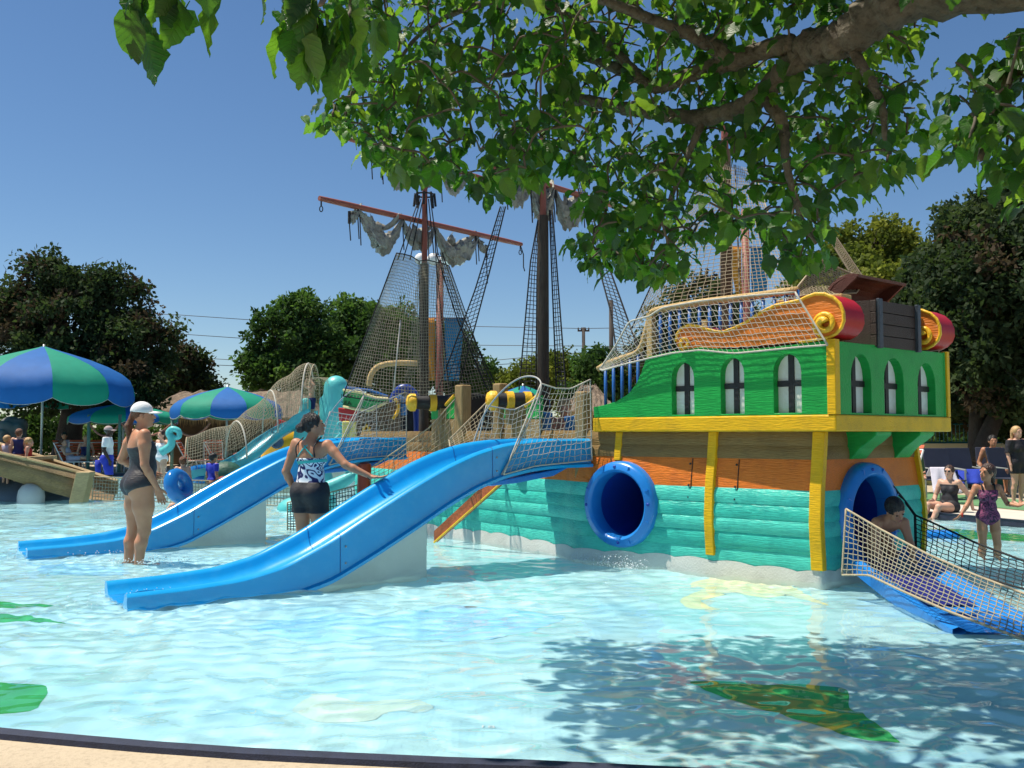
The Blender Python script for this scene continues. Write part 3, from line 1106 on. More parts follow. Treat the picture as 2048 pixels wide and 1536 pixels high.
# treasure chest on the stern ---------------------------------------------------
M_CHEST = mat('dark chest timber', (0.040, 0.022, 0.016), 0.6, 0.25, 4, 0.4, 14, wood=0.35, grainaxis=(2, 9, 9))
M_CHLID = mat('chest lid red brown', (0.10, 0.022, 0.014), 0.6, 0.25, 4, 0.4, 14, wood=0.35, grainaxis=(2, 9, 9))
M_IRON = mat('blue grey iron strap', (0.05, 0.065, 0.085), 0.5, 0.2, 10, 0.3, 40, metal=0.3)
cs0, cs1, ct0, ct1 = 0.0, 0.46, 0.66, 1.40
chest = thing('treasure_chest', S(0.25, 1.0, TOPZ), 'open dark wooden treasure chest between the red scrolls on the stern', 'chest')
zc0, zc1 = TOPZ - 0.02, TOPZ + 0.40
for i, (s_, t0_, t1_) in enumerate(((cs0, ct0, ct1), (cs1 - 0.05, ct0, ct1))):
    for k in range(4):
        za, zb = zc0 + (zc1 - zc0) * k / 4 + 0.003, zc0 + (zc1 - zc0) * (k + 1) / 4 - 0.003
        MB().box(S(s_ + 0.025, (t0_ + t1_) / 2, (za + zb) / 2), (0.05, t1_ - t0_, zb - za), A3, B3).build('plank', M_CHEST, chest, bevel=0.004)
for t_ in (ct0, ct1 - 0.05):
    MB().box(S((cs0 + cs1) / 2, t_ + 0.025, (zc0 + zc1) / 2), (cs1 - cs0 - 0.1, 0.05, zc1 - zc0), A3, B3).build('end_board', M_CHEST, chest)
for t_ in (ct0 + 0.01, ct1 - 0.06):
    MB().box(S(cs0 - 0.012, t_ + 0.03, (zc0 + zc1) / 2), (0.03, 0.06, zc1 - zc0 + 0.02), A3, B3).build('strap', M_IRON, chest, bevel=0.004)
MB().box(S((cs0 + cs1) / 2, (ct0 + ct1) / 2, zc1 - 0.1), (cs1 - cs0 - 0.08, ct1 - ct0 - 0.08, 0.05), A3, B3).build('filling', M_CHLID, chest)
# open lid: barrel vault hinged along the bow-side edge
hin = S(cs1, 0, zc1)
lid = MB()
pr = []
for k in range(9):
    a = math.pi * k / 8
    pr.append((0.235 - 0.235 * math.cos(a), 0.16 * math.sin(a)))
tilt = math.radians(52)
def lidpt(x, z, t_):
    xx, zz_ = x * math.cos(tilt) - z * math.sin(tilt), x * math.sin(tilt) + z * math.cos(tilt)
    q = S(cs1 - xx * 0.95, t_ + 0.20, zc1 + 0.01 + zz_ * 0.66)
    return q
for k in range(8):
    (xa, za), (xb, zb) = pr[k], pr[k + 1]
    quad = [lidpt(xa, za, ct0 - 0.12), lidpt(xb, zb, ct0 - 0.12), lidpt(xb, zb, ct1 - 0.02), lidpt(xa, za, ct1 - 0.02)]
    nrm = (quad[1] - quad[0]).cross(quad[3] - quad[0]).normalized()
    MB().prism(quad, -nrm * 0.028).build('lid_board', M_CHLID, chest, bevel=0.003)
for t_ in (ct0 - 0.12, ct1 - 0.045):
    MB().prism([lidpt(x, z, t_) for x, z in pr], B3 * 0.03).build('lid_end', M_CHLID, chest)

# bolted access panel seams on the flank
for px in (1386, 1476):
    for (y0, y1) in ((922, 1012),):
        s_, _ = on_side(px, 960, 0.1)
        za, zb = 0.66, 1.05
        mb = MB()
        mb.tube([S(s_, 0.185 - (s_ - 0.29) * 0.046 - flare(z) - 0.010, z) for z in np.linspace(za, zb, 8)], 0.0045, 5)
        mb.build('panel_seam', M_BLACK, ship)
        for z in (za + 0.03, 0.80, zb - 0.05):
            MB().lathe([(0.0, 0.012), (0.009, 0.009), (0.011, 0.0)], S(s_ + 0.02, 0.185 - (s_ - 0.29) * 0.046 - flare(z) - 0.012, z), -B3, 8).build('bolt', M_BLACK, ship)
# ------------------------------------------------------------------ masts, spars, sails, rigging
YD = V(-AX.y, AX.x, 0)                          # spars lie square across the ship
if YD.x < 0:
    YD = -YD
def z_at(py, d):
    return CZ + (HOR - py) / FPX * d            # height of a photo row at a given distance (pitch is small)
def zz_at(px, py, d):
    return at_d(px, py, d).z
MASTS = {}
def mast(key, px, d, y_join, y_top, r_low, r_up, m_low, y_base=800):
    p = at_d(px, 800, d)
    zj, zt = zz_at(px, y_join, d), zz_at(px, y_top, d)
    MASTS[key] = (V(p.x, p.y, 0), d)
    o = MB().tube([V(p.x, p.y, z) for z in np.linspace(DECKZ - 0.05, zj, 6)], [r_low * (1.0 - 0.02 * k) for k in range(6)], 16).build('mast', m_low, ship, smooth=40)
    MB().tube([V(p.x, p.y, zj - 0.25), V(p.x, p.y, zt)], [r_up, r_up * 0.85], 12).build('topmast', M_SPAR, o, smooth=40)
    return o
MA = mast('fore', 847.5, 12.6, 528, 275, 0.068, 0.040, M_MAST)
MM = mast('main', 1086.5, 11.0, 432, 262, 0.074, 0.042, M_MAST)
MC = mast('mizzen', 1456, 9.35, 300, 250, 0.066, 0.042, M_MAST2)
def yard(mobj, key, px, py, half_l, half_r, r=0.036, label=None):
    c, d = MASTS[key]
    z = zz_at(px, py, d)
    c = V(c.x, c.y, z) - V(YD.y, -YD.x, 0) * 0.08
    a, b2 = c - YD * half_l, c + YD * half_r
    o = MB().tube([a, a.lerp(b2, 0.1), a.lerp(b2, 0.9), b2], [r * 0.85, r, r, r * 0.8], 10).build('yard', M_SPAR, mobj, smooth=40)
    return a, b2, c
def swag(a, b2, drop, thick, seed, name, label, tail=None, group='furled sails on the spars'):
    """furled canvas slung in a loop under a spar"""
    r_ = np.random.default_rng(seed)
    nu, nv = 34, 22
    ph = r_.random(8) * 6.28
    sd = (b2 - a).normalized()
    fw = V(-sd.y, sd.x, 0)
    vs, fs = [], []
    for i in range(nu):
        u = i / (nu - 1)
        sag = drop * (math.sin(math.pi * u) ** 0.8)
        sag *= 1 + 0.18 * math.sin(u * 7 + ph[0])
        base = a.lerp(b2, u)
        w = thick * 0.82 * (0.30 + 0.85 * math.sin(math.pi * u) ** 0.9)
        for j in range(nv):
            t_ = 2 * math.pi * j / nv
            cr = 1 + 0.30 * math.sin(3 * t_ + ph[1] + u * 9) + 0.20 * math.sin(7 * t_ + ph[2] - u * 17) + 0.16 * math.sin(11 * t_ + u * 31 + ph[3]) + 0.12 * r_.standard_normal()
            off = fw * (math.cos(t_) * w * 0.62 * cr)
            up = (math.sin(t_) * w * 0.95 + (0.25 * w if math.sin(t_) > 0 else -0.25 * w)) * cr
            vs.append(base + off + V(0, 0, -sag * 0.85 + up) + sd * (0.05 * thick * r_.standard_normal()))
    for i in range(nu - 1):
        for j in range(nv):
            fs.append((i * nv + j, i * nv + (j + 1) % nv, (i + 1) * nv + (j + 1) % nv, (i + 1) * nv + j))
    fs += [tuple(range(nv)), tuple(range((nu - 1) * nv, nu * nv))]
    t = thing(name, a.lerp(b2, 0.5), label, 'sail', group)
    MB().add(vs, fs).build('canvas', M_SAIL, t, smooth=55)
    for p in (a, b2):
        MB().tube([p + V(0, 0, 0.06), p + V(0, 0, -0.10)], 0.02, 8).build('lashing', M_CORD_K, t)
        MB().tube([p + V(0, 0, -0.08), p + V(0.02, 0, -0.30 - 0.2 * r_.random())], 0.008, 5).build('loose_end', M_CORD_K, t)
    # torn flap standing up out of the bundle
    fl = []
    q0 = a.lerp(b2, 0.55)
    k = 14
    pts = []
    for i in range(k + 1):
        u = 0.28 + 0.66 * i / k
        b_ = a.lerp(b2, u) + V(0, 0, -drop * 0.62 * math.sin(math.pi * u))
        pts.append((b_ + V(0, 0, thick * 0.3), b_ + V(0, 0, thick * (0.9 + 0.7 * r_.random())) + fw * (0.05 * r_.standard_normal())))
    mb = MB()
    mb.add([p for pr_ in pts for p in pr_], [(2 * i, 2 * i + 2, 2 * i + 3, 2 * i + 1) for i in range(k)])
    o = mb.build('torn_flap', M_SAIL, t, smooth=True)
    md = o.modifiers.new('solid', 'SOLIDIFY')
    md.thickness = 0.004
    return t
def shackle(p, label):
    t = thing('rope_shackle', p, label, 'rope end', 'shackles at the spar ends')
    MB().tube([p + V(0, 0, -0.02), p + V(0.0, 0, -0.10)], 0.010, 6).build('hook', M_CORD_K, t)
    MB().tube([p + V(0.02 * math.cos(a), 0, -0.13 + 0.035 * math.sin(a)) for a in np.linspace(0, 2 * math.pi, 13)[:-1]], 0.007, 5, closed=True).build('ring', M_CORD_K, t)
# fore mast: lower and upper spar
FD = MASTS['fore'][1]
a, b2, c = yard(MA, 'fore', 847.5, 441, 1.70, 2.10, 0.038)
def on_yard(a, b2, px):
    lo_, hi = 0.0, 1.0
    for _ in range(40):
        m_ = (lo_ + hi) / 2
        p = a.lerp(b2, m_)
        q = 1024 + FPX * p.x / p.y
        if q < px:
            lo_ = m_
        else:
            hi = m_
    return a.lerp(b2, lo_)
swag(on_yard(a, b2, 712) - V(0, 0, 0.03), on_yard(a, b2, 803) - V(0, 0, 0.03), 0.40, 0.115, 1, 'furled_sail', 'long torn grey sail loop under the shackled outer end of the foremast spar')
swag(on_yard(a, b2, 803) - V(0, 0, 0.03), on_yard(a, b2, 868) - V(0, 0, 0.03), 0.33, 0.10, 2, 'furled_sail', 'short torn grey sail loop in front of the foremast')
swag(on_yard(a, b2, 868) - V(0, 0, 0.03), on_yard(a, b2, 955) - V(0, 0, 0.03), 0.42, 0.115, 3, 'furled_sail', 'torn grey sail loop between foremast and rope ladder')
swag(on_yard(a, b2, 695) - V(0, 0, 0.14), on_yard(a, b2, 716) - V(0, 0, 0.02), 0.06, 0.06, 4, 'furled_sail', 'small loose tail of torn sail beside the short shackle')
swag(on_yard(a, b2, 950) - V(0, 0, 0.02), on_yard(a, b2, 972) - V(0, 0, 0.22), 0.05, 0.05, 5, 'furled_sail', 'small hanging tail of torn sail beside the spar ladder')
shackle(a + YD * 0.03, 'short rope shackle hanging from the free end of the lower spar')
shackle(b2 - YD * 0.03, 'rope shackle and loop hanging at the lower spar end by the rope ladder')
MB().tube([b2 - YD * 0.02 + V(0, 0, -0.03), b2 + V(0.03, 0, -0.16), b2 + V(0.03, 0, -0.35), b2 + V(0.05, 0, -0.42)], 0.009, 5).build('loose_rope', M_CORD_K, MA)
a, b2, c = yard(MA, 'fore', 847.5, 318, 1.26, 1.35, 0.034)
swag(on_yard(a, b2, 738) - V(0, 0, 0.03), on_yard(a, b2, 760) - V(0, 0, 0.03), 0.05, 0.07, 6, 'furled_sail', 'small white sail tail under the topmost foremast spar')
swag(on_yard(a, b2, 758) - V(0, 0, 0.03), on_yard(a, b2, 828) - V(0, 0, 0.03), 0.34, 0.10, 7, 'furled_sail', 'torn sail loop half hidden by leaves on the topmost spar')
swag(on_yard(a, b2, 828) - V(0, 0, 0.03), on_yard(a, b2, 868) - V(0, 0, 0.03), 0.26, 0.09, 8, 'furled_sail', 'dark sail loop against the foremast top')
swag(on_yard(a, b2, 880) - V(0, 0, 0.03), on_yard(a, b2, 935) - V(0, 0, 0.03), 0.22, 0.09, 9, 'furled_sail', 'pale sail loop among leaves beyond the foremast top')
a, b2, c = yard(MM, 'main', 1086.5, 362, 0.95, 2.0, 0.036)
swag(on_yard(a, b2, 1012) - V(0, 0, 0.03), on_yard(a, b2, 1062) - V(0, 0, 0.03), 0.24, 0.10, 10, 'furled_sail', 'dark torn sail loop on the leafy side of the mainmast')
swag(on_yard(a, b2, 1062) - V(0, 0, 0.03), on_yard(a, b2, 1108) - V(0, 0, 0.03), 0.36, 0.13, 12, 'furled_sail', 'thick torn sail bundle wrapped against the mainmast')
swag(on_yard(a, b2, 1112) - V(0, 0, 0.03), on_yard(a, b2, 1168) - V(0, 0, 0.03), 0.38, 0.125, 11, 'furled_sail', 'torn sail loop between mainmast and long rope ladder')
# ring of dead-eyes on the foremast
pF = MASTS['fore'][0]
zr = zz_at(847, 390, FD)
ringo = MB().tube([V(pF.x + 0.13 * math.cos(t), pF.y + 0.13 * math.sin(t), zr) for t in np.linspace(0, 2 * math.pi, 17)[:-1]], 0.012, 6, closed=True).build('shroud_ring', M_CORD_K, MA)
for k in range(8):
    t_ = 2 * math.pi * k / 8
    MB().tube([V(pF.x + 0.13 * math.cos(t_), pF.y + 0.13 * math.sin(t_), zr + 0.02), V(pF.x + 0.15 * math.cos(t_), pF.y + 0.15 * math.sin(t_), zr - 0.16)], 0.018, 6).build('deadeye', M_CORD_K, ringo)

def px3(pts, d0, d1=None):
    """photo points on a rigging line whose ends lie at known distances"""
    d1 = d0 if d1 is None else d1
    n = len(pts)
    return [at_d(x, y, d0 + (d1 - d0) * i / max(n - 1, 1)) for i, (x, y) in enumerate(pts)]
G_SH = 'dark rope ladders of the rigging'
def ladder(label, left, right, rungs, m=None, r=0.0045):
    m = m or M_CORD_K
    # ropes run down; rungs across
    n = 3
    t = net('rope_ladder', label, left, right, rungs, 3, m, m, r, 0.010, jit=0.15, group=G_SH, edges='tb', cat='rope ladder')
    return t
ladder('dark rope ladder slanting from the leaves to the foremast slide', px3([(1001, 413), (950, 580), (904, 705), (872, 790)], 11.2, 12.6), px3([(1011, 413), (980, 540), (950, 653), (912, 790)], 11.1, 12.3), 44)
ladder('dark rope ladder on the bow side of the mainmast', px3([(1076, 440), (1061, 523), (1038, 780)], 10.9, 10.9), px3([(1078, 440), (1074, 560), (1072, 780)], 11.0, 11.2), 40)
ladder('dark rope ladder on the stern side of the mainmast', px3([(1099, 420), (1104, 560), (1113, 780)], 11.0, 11.0), px3([(1105, 420), (1117, 580), (1132, 780)], 10.9, 10.7), 40)
ladder('long dark rope ladder curving down to the stern castle', px3([(1141, 320), (1201, 547), (1222, 625), (1238, 740)], 10.9, 10.2), px3([(1150, 320), (1208, 506), (1269, 677), (1300, 740)], 10.8, 9.6), 58)
ladder('dark rope ladder running straight down beside the foremast', px3([(872, 505), (915, 640), (975, 780)], 12.5, 12.2), px3([(884, 505), (930, 640), (996, 780)], 12.6, 12.6), 34)
# foremast shrouds (single ropes) above the nets
for k, (xt, xb, yb, db) in enumerate(((838, 795, 520, 12.1), (842, 806, 520, 12.2), (846, 820, 520, 12.4), (853, 858, 520, 12.4), (857, 868, 510, 12.5), (861, 876, 510, 12.7))):
    MB().tube([at_d(xt, 398, FD), at_d(xb, yb, db)], 0.008, 5).build('shroud', M_CORD_K, MA)
# big tan nets round the foremast
G_CN = 'climbing nets of the ship'
net('climbing_net', 'tall tan climbing net on the umbrella side of the foremast', px3([(793, 506), (806, 508), (822, 512), (838, 522)], 12.0, 12.4), px3([(686, 792), (735, 800), (790, 806), (842, 806)], 11.9, 12.5), 24, 46, M_CORD_G, M_CORD_K, 0.0032, 0.008, bulge=(-0.05, -0.15, 0), group=G_CN)
net('climbing_net', 'tall tan climbing net in front of the foremast foot', px3([(838, 522), (855, 520), (872, 524)], 12.3, 12.4), px3([(800, 806), (850, 808), (905, 800)], 11.9, 12.3), 16, 46, M_CORD_G, M_CORD_K, 0.0032, 0.008, bulge=(0, -0.12, 0), group=G_CN, edges='tb')
net('climbing_net', 'tan climbing net between foremast and sloping rope ladder', px3([(872, 524), (886, 527), (898, 532)], 12.4, 12.6), px3([(900, 800), (945, 800), (990, 792)], 12.3, 12.6), 14, 42, M_CORD_G, M_CORD_K, 0.0032, 0.008, group=G_CN)
rope('hanging_rope', 'white rope hanging before the foremast nets', px3([(801, 640), (795, 700), (787, 782)], 11.8, 11.7), 0.010, M_CORD_W)
# mizzen nets
net('climbing_net', 'wide tan climbing net before the mizzen mast', px3([(1412, 330), (1440, 320), (1470, 330)], 9.3, 9.3), px3([(1262, 660), (1310, 622), (1480, 596)], 9.7, 8.7), 18, 40, M_CORD_T, M_CORD_K, 0.0032, 0.008, group=G_CN, edges='lr')
net('climbing_net', 'tan climbing net sloping from mizzen mast to the chest', px3([(1470, 330), (1490, 335), (1510, 345)], 9.3, 9.5), px3([(1480, 596), (1545, 590), (1590, 592)], 8.7, 8.2), 12, 40, M_CORD_T, M_CORD_T, 0.0032, 0.008, group=G_CN, edges='lr')
net('climbing_net', 'dense tan net stretched behind the treasure chest', px3([(1640, 518), (1668, 532), (1700, 546), (1728, 566)], 8.6, 9.2), px3([(1574, 600), (1610, 590), (1650, 590), (1712, 586)], 8.1, 8.5), 18, 11, M_CORD_T, M_CORD_T, 0.0036, 0.009, group=G_CN, diag=True)
net('climbing_net', 'narrow tan net rising behind the dense net towards the tree', px3([(1630, 432), (1642, 430)], 9.4, 9.4), px3([(1700, 545), (1730, 560)], 9.2, 9.2), 5, 26, M_CORD_T, M_CORD_T, 0.0036, 0.009, group=G_CN)
# white net laced over the rail and the near scroll
top_ = [S(s, -0.03, z) for s, z in (on_side(x, y, -0.03) for x, y in ((1200, 738), (1232, 690), (1258, 643), (1300, 632), (1322, 616), (1400, 602), (1500, 591), (1590, 584)))]
bot_ = [S(s, -0.05, z) for s, z in (on_side(x, y, -0.05) for x, y in ((1205, 741), (1250, 728), (1300, 716), (1345, 706), (1400, 700), (1468, 707), (1540, 700), (1600, 694), (1655, 690)))]
net('cargo_net', 'white rope net laced over the castle rail and orange scroll', top_, bot_, 46, 10, M_CORD_W, M_CORD_W, 0.0025, 0.009, group='white rope nets', knots=False, jit=0.35)

# ------------------------------------------------------------------ the two blue slides
M_SLIDE = mat('glossy blue slide', (0.006, 0.315, 0.70), 0.24, 0.05, 1.5, 0.03, 90, 0.5, coat=0.3, dirt=(0.05, 0.40, 0.74), dscale=7.0, damount=0.4)
M_SUPP = mat('white slide support', (0.62, 0.63, 0.58), 0.6, 0.08, 2, 0.15, 40, dirt=(0.42, 0.43, 0.38), dscale=1.5, damount=0.5)
M_PIPE0 = mat('steel bolt', (0.30, 0.31, 0.32), 0.4, 0.1, metal=0.6)
UX = V(0.825, 0.567, 0).normalized()
NX = V(-UX.y, UX.x, 0)                          # towards the far side of the slide
SW = 0.79
S_S = [-0.12, 0.0, 0.30, 0.75, 1.10, 1.50, 1.90, 2.30, 2.65, 2.95, 3.25, 3.55, 3.85, 4.30]
S_TOP = [0.09, 0.095, 0.100, 0.130, 0.205, 0.385, 0.610, 0.825, 0.995, 1.110, 1.185, 1.220, 1.235, 1.235]
S_FLR = [-0.04, -0.035, -0.03, -0.01, 0.045, 0.19, 0.40, 0.61, 0.785, 0.90, 0.975, 1.01, 1.02, 1.02]
S_BOT = [-0.12, -0.12, -0.12, -0.10, -0.06, 0.04, 0.235, 0.445, 0.64, 0.78, 0.875, 0.93, 0.955, 0.96]
_ss = np.linspace(-0.12, 4.32, 75)
def _spl(ys_):
    y = np.interp(_ss, S_S, ys_)
    for _ in range(2):
        y[1:-1] = 0.25 * y[:-2] + 0.5 * y[1:-1] + 0.25 * y[2:]
    return y
_top, _flr, _bot = _spl(S_TOP), _spl(S_FLR), _spl(S_BOT)
def slide(org, label, smin=-0.12, smax=4.32):
    t = thing('water_slide', org, label, 'slide', 'blue water slides')
    mb = MB()
    vs, fs = [], []
    k = 0
    for i, s in enumerate(_ss):
        if s < smin or s > smax + 1e-6:
            continue
        T, Fl, B = _top[i], _flr[i], _bot[i]
        lip = 0.05
        hw = SW / 2
        dep = T - Fl
        # cross-section, near outer foot -> over the lip -> trough -> far lip -> far foot
        sec = [(-hw - 0.045, B - 0.015), (-hw - 0.05, B + 0.015), (-hw - 0.012, B + 0.03), (-hw - 0.008, T - 0.06), (-hw - 0.012, T - 0.025), (-hw + 0.008, T - 0.004), (-hw + 0.035, T), (-hw + 0.065, T - 0.008), (-hw + 0.085, T - 0.035),
               (-hw + 0.10, Fl + dep * 0.55), (-hw + 0.14, Fl + dep * 0.22), (-hw + 0.21, Fl + dep * 0.06), (-0.1, Fl), (0.1, Fl), (hw - 0.21, Fl + dep * 0.06), (hw - 0.14, Fl + dep * 0.22), (hw - 0.10, Fl + dep * 0.55),
               (hw - 0.085, T - 0.035), (hw - 0.065, T - 0.008), (hw - 0.035, T), (hw - 0.008, T - 0.004), (hw + 0.012, T - 0.025), (hw + 0.008, T - 0.06), (hw + 0.012, B + 0.03), (hw + 0.05, B + 0.015), (hw + 0.045, B - 0.015), (hw - 0.03, B - 0.01), (-hw + 0.03, B - 0.01)]
        for y_, z_ in sec:
            p = org + UX * s + NX * (y_ + hw)
            vs.append(V(p.x, p.y, z_))
        k += 1
    w = len(sec)
    for i in range(k - 1):
        for j in range(w):
            fs.append((i * w + j, i * w + (j + 1) % w, (i + 1) * w + (j + 1) % w, (i + 1) * w + j))
    fs += [tuple(range(w)), tuple(range((k - 1) * w, k * w))]
    mb.add(vs, fs)
    receiver(mb.build('trough', M_SLIDE, t, smooth=50))
    # white support slab under the middle
    mb = MB()
    prof = []
    for s in np.linspace(1.02, 2.46, 16):
        prof.append((s, float(np.interp(s, _ss, _bot)) - 0.004))
    poly = prof + [(2.46, -0.27), (1.02, -0.27)]
    mb.prism([org + UX * s + NX * 0.06 + V(0, 0, z) for s, z in poly], NX * (SW - 0.12))
    receiver(mb.build('support', M_SUPP, t, bevel=0.012))
    # cradle bracket under the upper channel
    mb = MB()
    b_ = float(np.interp(3.45, _ss, _bot))
    poly = [(3.05, float(np.interp(3.05, _ss, _bot)) - 0.012), (4.15, 0.945), (3.95, 0.86), (3.5, 0.80), (3.2, 0.78)]
    mb.prism([org + UX * s + NX * 0.12 + V(0, 0, z) for s, z in poly], NX * (SW - 0.24))
    mb.build('cradle', M_BLUEP, t, bevel=0.01)
    for s in (1.58, 3.12):
        T, Fl, B = [float(np.interp(s, _ss, q)) for q in (_top, _flr, _bot)]
        hw, dep = SW / 2, 0.0
        dep = T - Fl
        line = [(-hw - 0.014, B + 0.03), (-hw - 0.010, T - 0.06), (-hw - 0.013, T - 0.025), (-hw + 0.006, T - 0.002), (-hw + 0.035, T + 0.002), (-hw + 0.066, T - 0.006), (-hw + 0.087, T - 0.033), (-hw + 0.102, Fl + dep * 0.55), (-hw + 0.142, Fl + dep * 0.22 + 0.002), (-hw + 0.21, Fl + dep * 0.06 + 0.002)]
        line = line + [(-y_, z_) for y_, z_ in reversed(line)]
        MB().tube([V(*(org + UX * s + NX * (y_ + hw)).xy, z_) for y_, z_ in line], 0.0035, 5).build('joint_seam', mat('slide joint', (0.006, 0.12, 0.36), 0.4), t)
        for zf in (0.3, 0.7):
            p = org + UX * (s + 0.05) + NX * (-0.012)
            MB().lathe([(0.0, 0.008), (0.008, 0.006), (0.010, 0.0)], V(p.x, p.y, B + (T - B) * zf), -NX, 8).build('bolt', M_PIPE0, t)
    return t
ORG1 = at_z(287, 1210, 0.0)
ORG2 = at_z(80, 1112, 0.0)
slide(ORG1, 'blue castle slide with white support, touched by the hand of the woman in shorts')
slide(ORG2, 'blue foremast slide with white support beside the woman in the cap')
def slide_pt(org, s, y, dz=0.0):
    """point on the lip of a slide: y=0 near lip, y=SW far lip"""
    z = float(np.interp(s, _ss, _top)) + dz
    p = org + UX * s + NX * y
    return V(p.x, p.y, z)
# hoops and nets at the slide mouths
G_SN = 'white rope nets'
def mouth(org, label_hoop, label_net, label_far, red_post):
    hoop = [slide_pt(org, 3.22, -0.02, -0.28), slide_pt(org, 3.42, -0.03, 0.0), slide_pt(org, 3.62, -0.03, 0.36), slide_pt(org, 3.70, 0.0, 0.55), slide_pt(org, 3.72, 0.18, 0.63), slide_pt(org, 3.70, 0.42, 0.61), slide_pt(org, 3.64, 0.66, 0.47), slide_pt(org, 3.55, SW + 0.03, 0.25), slide_pt(org, 3.42, SW + 0.04, -0.05)]
    hp = catmull(hoop, 6)
    o = MB().tube(hp, 0.0085, 8).build('hoop', mat('pale grey pipe', (0.36, 0.36, 0.34), 0.45, 0.1, 5), smooth=True)
    tag(o, label_hoop, 'hoop', 'pipe hoops over the slide mouths')
    left = hp[0:19]
    top = [hp[18], slide_pt(org, 3.86, -0.03, 0.50), slide_pt(org, 4.05, -0.03, 0.50), slide_pt(org, 4.30, -0.03, 0.60)]
    bot = [slide_pt(org, 3.22, -0.05, -0.28), slide_pt(org, 3.6, -0.05, -0.25), slide_pt(org, 4.30, -0.05, -0.22)]
    net('cargo_net', label_net, top, bot, 15, 13, M_CORD_W, M_CORD_W, 0.0024, 0.0075, group=G_SN, jit=0.35)
    topf = [slide_pt(org, 3.60, SW + 0.05, 0.36), slide_pt(org, 3.95, SW + 0.05, 0.30), slide_pt(org, 4.30, SW + 0.05, 0.45)]
    botf = [slide_pt(org, 3.45, SW + 0.05, -0.2), slide_pt(org, 4.30, SW + 0.05, -0.2)]
    net('cargo_net', label_far, topf, botf, 12, 10, M_CORD_W, M_CORD_W, 0.0024, 0.007, group=G_SN, jit=0.35)
mouth(ORG1, 'bent pale pipe hoop over the mouth of the castle slide', 'white rope net at the castle slide mouth beside the castle', 'white rope net across the deck side of the castle slide mouth', None)
mouth(ORG2, 'bent pale pipe hoop over the mouth of the foremast slide', 'white rope net at the foremast slide mouth beside the cannon', 'white rope net across the bow side of the foremast slide mouth', None)
# nets running down beside the near slide to the red post
pA = hull_at(926, -0.02)
pB = hull_at(1001, -0.02)
pA = V(pA.x, pA.y, zz_at(926, 780, pA.y))
pB = V(pB.x, pB.y, zz_at(1001, 777, pB.y))
rp = at_d(738, 938, 11.9)
net('cargo_net', 'tan rope net from the timber post down to the red post', [pA, at_d(860, 852, 11.7), rp], [V(pA.x, pA.y, 1.0), at_d(850, 935, 11.6), at_d(745, 1000, 11.8)], 20, 9, M_CORD_T, M_CORD_T, 0.0034, 0.009, group=G_SN, sag=0.06, jit=0.3)
net('cargo_net', 'tan rope net from the tall timber post down along the castle slide', [pB, at_d(950, 828, 10.7), at_d(898, 880, 10.6)], [V(pB.x, pB.y, 1.02), at_d(965, 882, 10.5), at_d(902, 905, 10.4)], 14, 8, M_CORD_T, M_CORD_T, 0.0034, 0.009, group=G_SN, jit=0.3)
M_RPOST = mat('red brown post', (0.30, 0.045, 0.015), 0.35, 0.12, 4, 0.15, 30)
def round_post(px, y_top, y_base_z, d, r, label, group='red brown rope posts'):
    p = at_d(px, y_top, d)
    prof = [(r, -0.3), (r, p.z - 0.05), (r * 0.92, p.z - 0.025), (r * 0.6, p.z - 0.006), (0.0, p.z)]
    o = MB().lathe(prof, V(p.x, p.y, 0), (0, 0, 1), 18).build('rope_post', M_RPOST, smooth=40)
    return tag(o, label, 'post', group)
round_post(729, 924, 0, 11.9, 0.088, 'red brown round post behind the hand of the woman in shorts')
# stern chute with nets ---------------------------------------------------------
chute = thing('stern_chute', PORT_STERN, 'low blue chute running out of the stern tube port', 'slide')
c0 = PORT_STERN + nst * 0.08 + V(0, 0, -0.34)
cdirn = (at_z(2010, 1262, 0.0) - V(c0.x, c0.y, 0)).normalized()
cn = V(-cdirn.y, cdirn.x, 0)
vs, fs = [], []
nn = 24
LCH = (at_z(2010, 1262, 0.0) - V(c0.x, c0.y, 0)).length
for i in range(nn):
    u = i / (nn - 1)
    p = c0 + cdirn * (LCH * u)
    z = c0.z * (1 - u) ** 1.35 - 0.06 * u
    for y_, dz in ((-0.34, -0.04), (-0.34, 0.07), (-0.30, 0.085), (-0.26, 0.07), (-0.2, 0.01), (0.2, 0.01), (0.26, 0.07), (0.30, 0.085), (0.34, 0.07), (0.34, -0.04)):
        q = p + cn * y_
        vs.append(V(q.x, q.y, z + dz))
for i in range(nn - 1):
    for j in range(10):
        fs.append((i * 10 + j, i * 10 + (j + 1) % 10, (i + 1) * 10 + (j + 1) % 10, (i + 1) * 10 + j))
receiver(MB().add(vs, fs).build('trough', M_BLUEP, chute, smooth=40))
mb = MB()
def mat_pt(u, v):
    p = c0 + cdirn * (LCH * (0.12 + 0.55 * u)) + cn * (0.36 * (v - 0.5))
    uu = 0.12 + 0.55 * u
    return V(p.x, p.y, c0.z * (1 - uu) ** 1.35 - 0.06 * uu + 0.028)
mb.grid(mat_pt, 16, 4)
mb.build('wet_mat', mat('navy wet mat', (0.012, 0.012, 0.16), 0.3, 0.2, 6), chute)
sw_ = 7.25
net('cargo_net', 'tan rope net on the open water side of the stern chute', [at_d(1692, 1018, 7.55), at_d(1760, 1058, 7.2), at_d(1850, 1106, 6.75), at_d(1950, 1150, 6.3), at_d(2060, 1192, 5.9), at_d(2200, 1225, 5.5)], [at_d(1684, 1150, 7.45), at_d(1738, 1150, 7.2), at_d(1800, 1180, 6.6), at_d(1900, 1224, 6.15), at_d(2050, 1280, 5.6), at_d(2200, 1330, 5.2)], 44, 12, M_CORD_G, M_CORD_T, 0.0038, 0.009, group='rope nets of the stern chute', jit=0.3)
